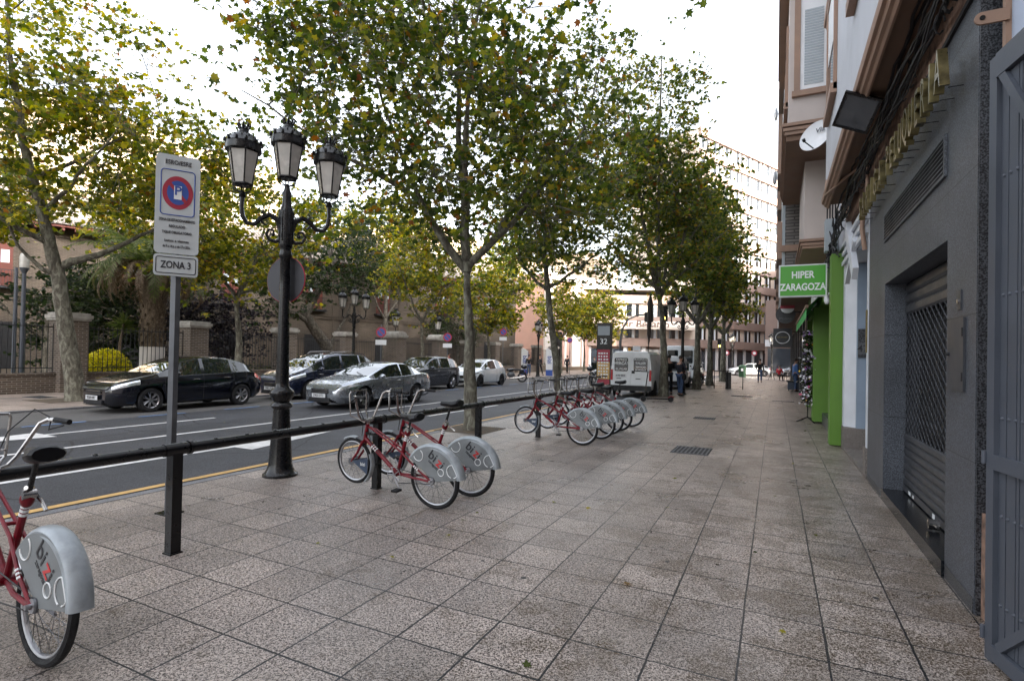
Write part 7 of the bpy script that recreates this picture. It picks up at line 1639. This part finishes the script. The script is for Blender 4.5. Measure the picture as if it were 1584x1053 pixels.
    for n in 'LR': JT['wr'+n] = tuple(Vector(J['el'+n]).lerp(Vector(J['wr'+n]), .93)); tn += ['sh'+n,'el'+n,'wr'+n]
    RT = dict(pel=(.165,.13), sp=(.155,.12), ch=(.175,.13), nk=.065, sh=.075, el=.058, wr=.043); it = {n: i for i, n in enumerate(tn)}
    skin_mesh('jacket' if not coat else 'coat', [tuple(c*k for c in JT[n]) for n in tn], [(it['pel'],it['sp']),(it['sp'],it['ch']),(it['ch'],it['nk'])]+[(it[a+n],it[b+n]) for n in 'LR' for a, b in (('sh','el'),('el','wr'))]+[(it['ch'],it['shL']),(it['ch'],it['shR'])],
              [((RT[n] if n in RT else RT[n[:-1]])*k if not isinstance(RT.get(n, 0), tuple) else (RT[n][0]*k, RT[n][1]*k)) for n in tn], 0, top, t)
    ln = ['pel']+[a+n for n in 'LR' for a in ('hip','kn','an')]; il = {n: i for i, n in enumerate(ln)}; JL = dict(J)
    for n in 'LR': JL['an'+n] = (J['an'+n][0], J['an'+n][1], J['an'+n][2]+.02)
    RL = dict(pel=(.14,.115), hip=.10, kn=.07, an=.058)
    skin_mesh('trousers', [tuple(c*k for c in JL[n]) for n in ln], [(0,il['hip'+n]) for n in 'LR']+[(il[a+n],il[b+n]) for n in 'LR' for a, b in (('hip','kn'),('kn','an'))],
              [((RL[n] if n in RL else RL[n[:-1]])*k if not isinstance(RL.get(n, 0), tuple) else (RL[n][0]*k, RL[n][1]*k)) for n in ln], 0, legs, t)
    sb_ = MB()
    for n in 'LR': a = Vector(J['an'+n])*k; o_ = Vector(J['to'+n])*k; sb_.ball((a+o_)/2+Vector((0,.01,-.02)), .06*k, 10, 6, (.85,2.1,.75))
    part('shoes', sb_, MT['shoe'], t)
    if bag: part('bag', MB().ball((-.26*k,.05,pz-.1), .14, 10, 8, (.5,1,1.1)).tube([(-.26*k,.05,pz+.02),(-.1,.05,pz+.48),(.12,.02,pz+.46)], .012, 5), bag, t)
    return t
cN = M('cloth_navy', (.012,.014,.022), .85, var=.2, vs=8); cB = M('cloth_black', (.010,.010,.011), .85, var=.25, vs=8); cR = M('cloth_red', (.45,.012,.03), .8, var=.15, vs=8)
cJ = M('denim', (.05,.085,.17), .85, var=.25, vs=10); cL = M('cloth_light_blue', (.08,.18,.42), .8, var=.15); cG = M('cloth_grey', (.10,.10,.11), .85, var=.2)
person('person in dark jacket and jeans with a shoulder bag behind the dense plane tree', (-3.75, 24.6, 0), radians(150), cN, cJ, 'stand', 1.76, arms='front', bag=cB)
person('person in a black jacket standing left of the bag carrier, against the van', (-4.35, 25.3, 0), radians(200), cB, cN, 'stand', 1.80, arms='front')
person('person in dark jacket and blue jeans walking along the middle of the pavement', (-1.0, 44.0, 0), radians(180), cB, cJ, 'walk', 1.76)
person('person in a blue jacket standing in a doorway beyond the flowers', (1.0, 33.0, 0), radians(110), cL, cJ, 'stand', 1.76)
person('person in a red jacket sitting at the far cafe tables', (.35, 51.0, 0), radians(160), cR, cB, 'sit', 1.70)
person('person in a bright red jacket walking behind the graphite crossover', (-17.6, 27.3, 0), radians(150), cR, cB, 'walk', 1.74)
person('person in dark clothes walking beside the right blue and white totem', (-18.6, 43.6, 0), radians(60), cN, cB, 'walk', 1.80)
person('person in a dark jacket and jeans standing left of the right totem', (-19.0, 42.2, 0), radians(20), cB, cJ, 'stand', 1.74)
person('person in a long dark coat walking by the thin no parking pole', (-18.6, 50.6, 0), radians(170), cN, cB, 'walk', 1.76, coat=True)
person('person in dark clothes standing under the trees left of the information column', (-17.2, 55.0, 0), radians(90), cG, cB, 'stand', 1.74)
person('person in dark clothes with helmet hair bending near the scooter left of the information column', (-16.8, 58.4, 0), radians(120), cB, cB, 'stand', 1.72, arms='front')
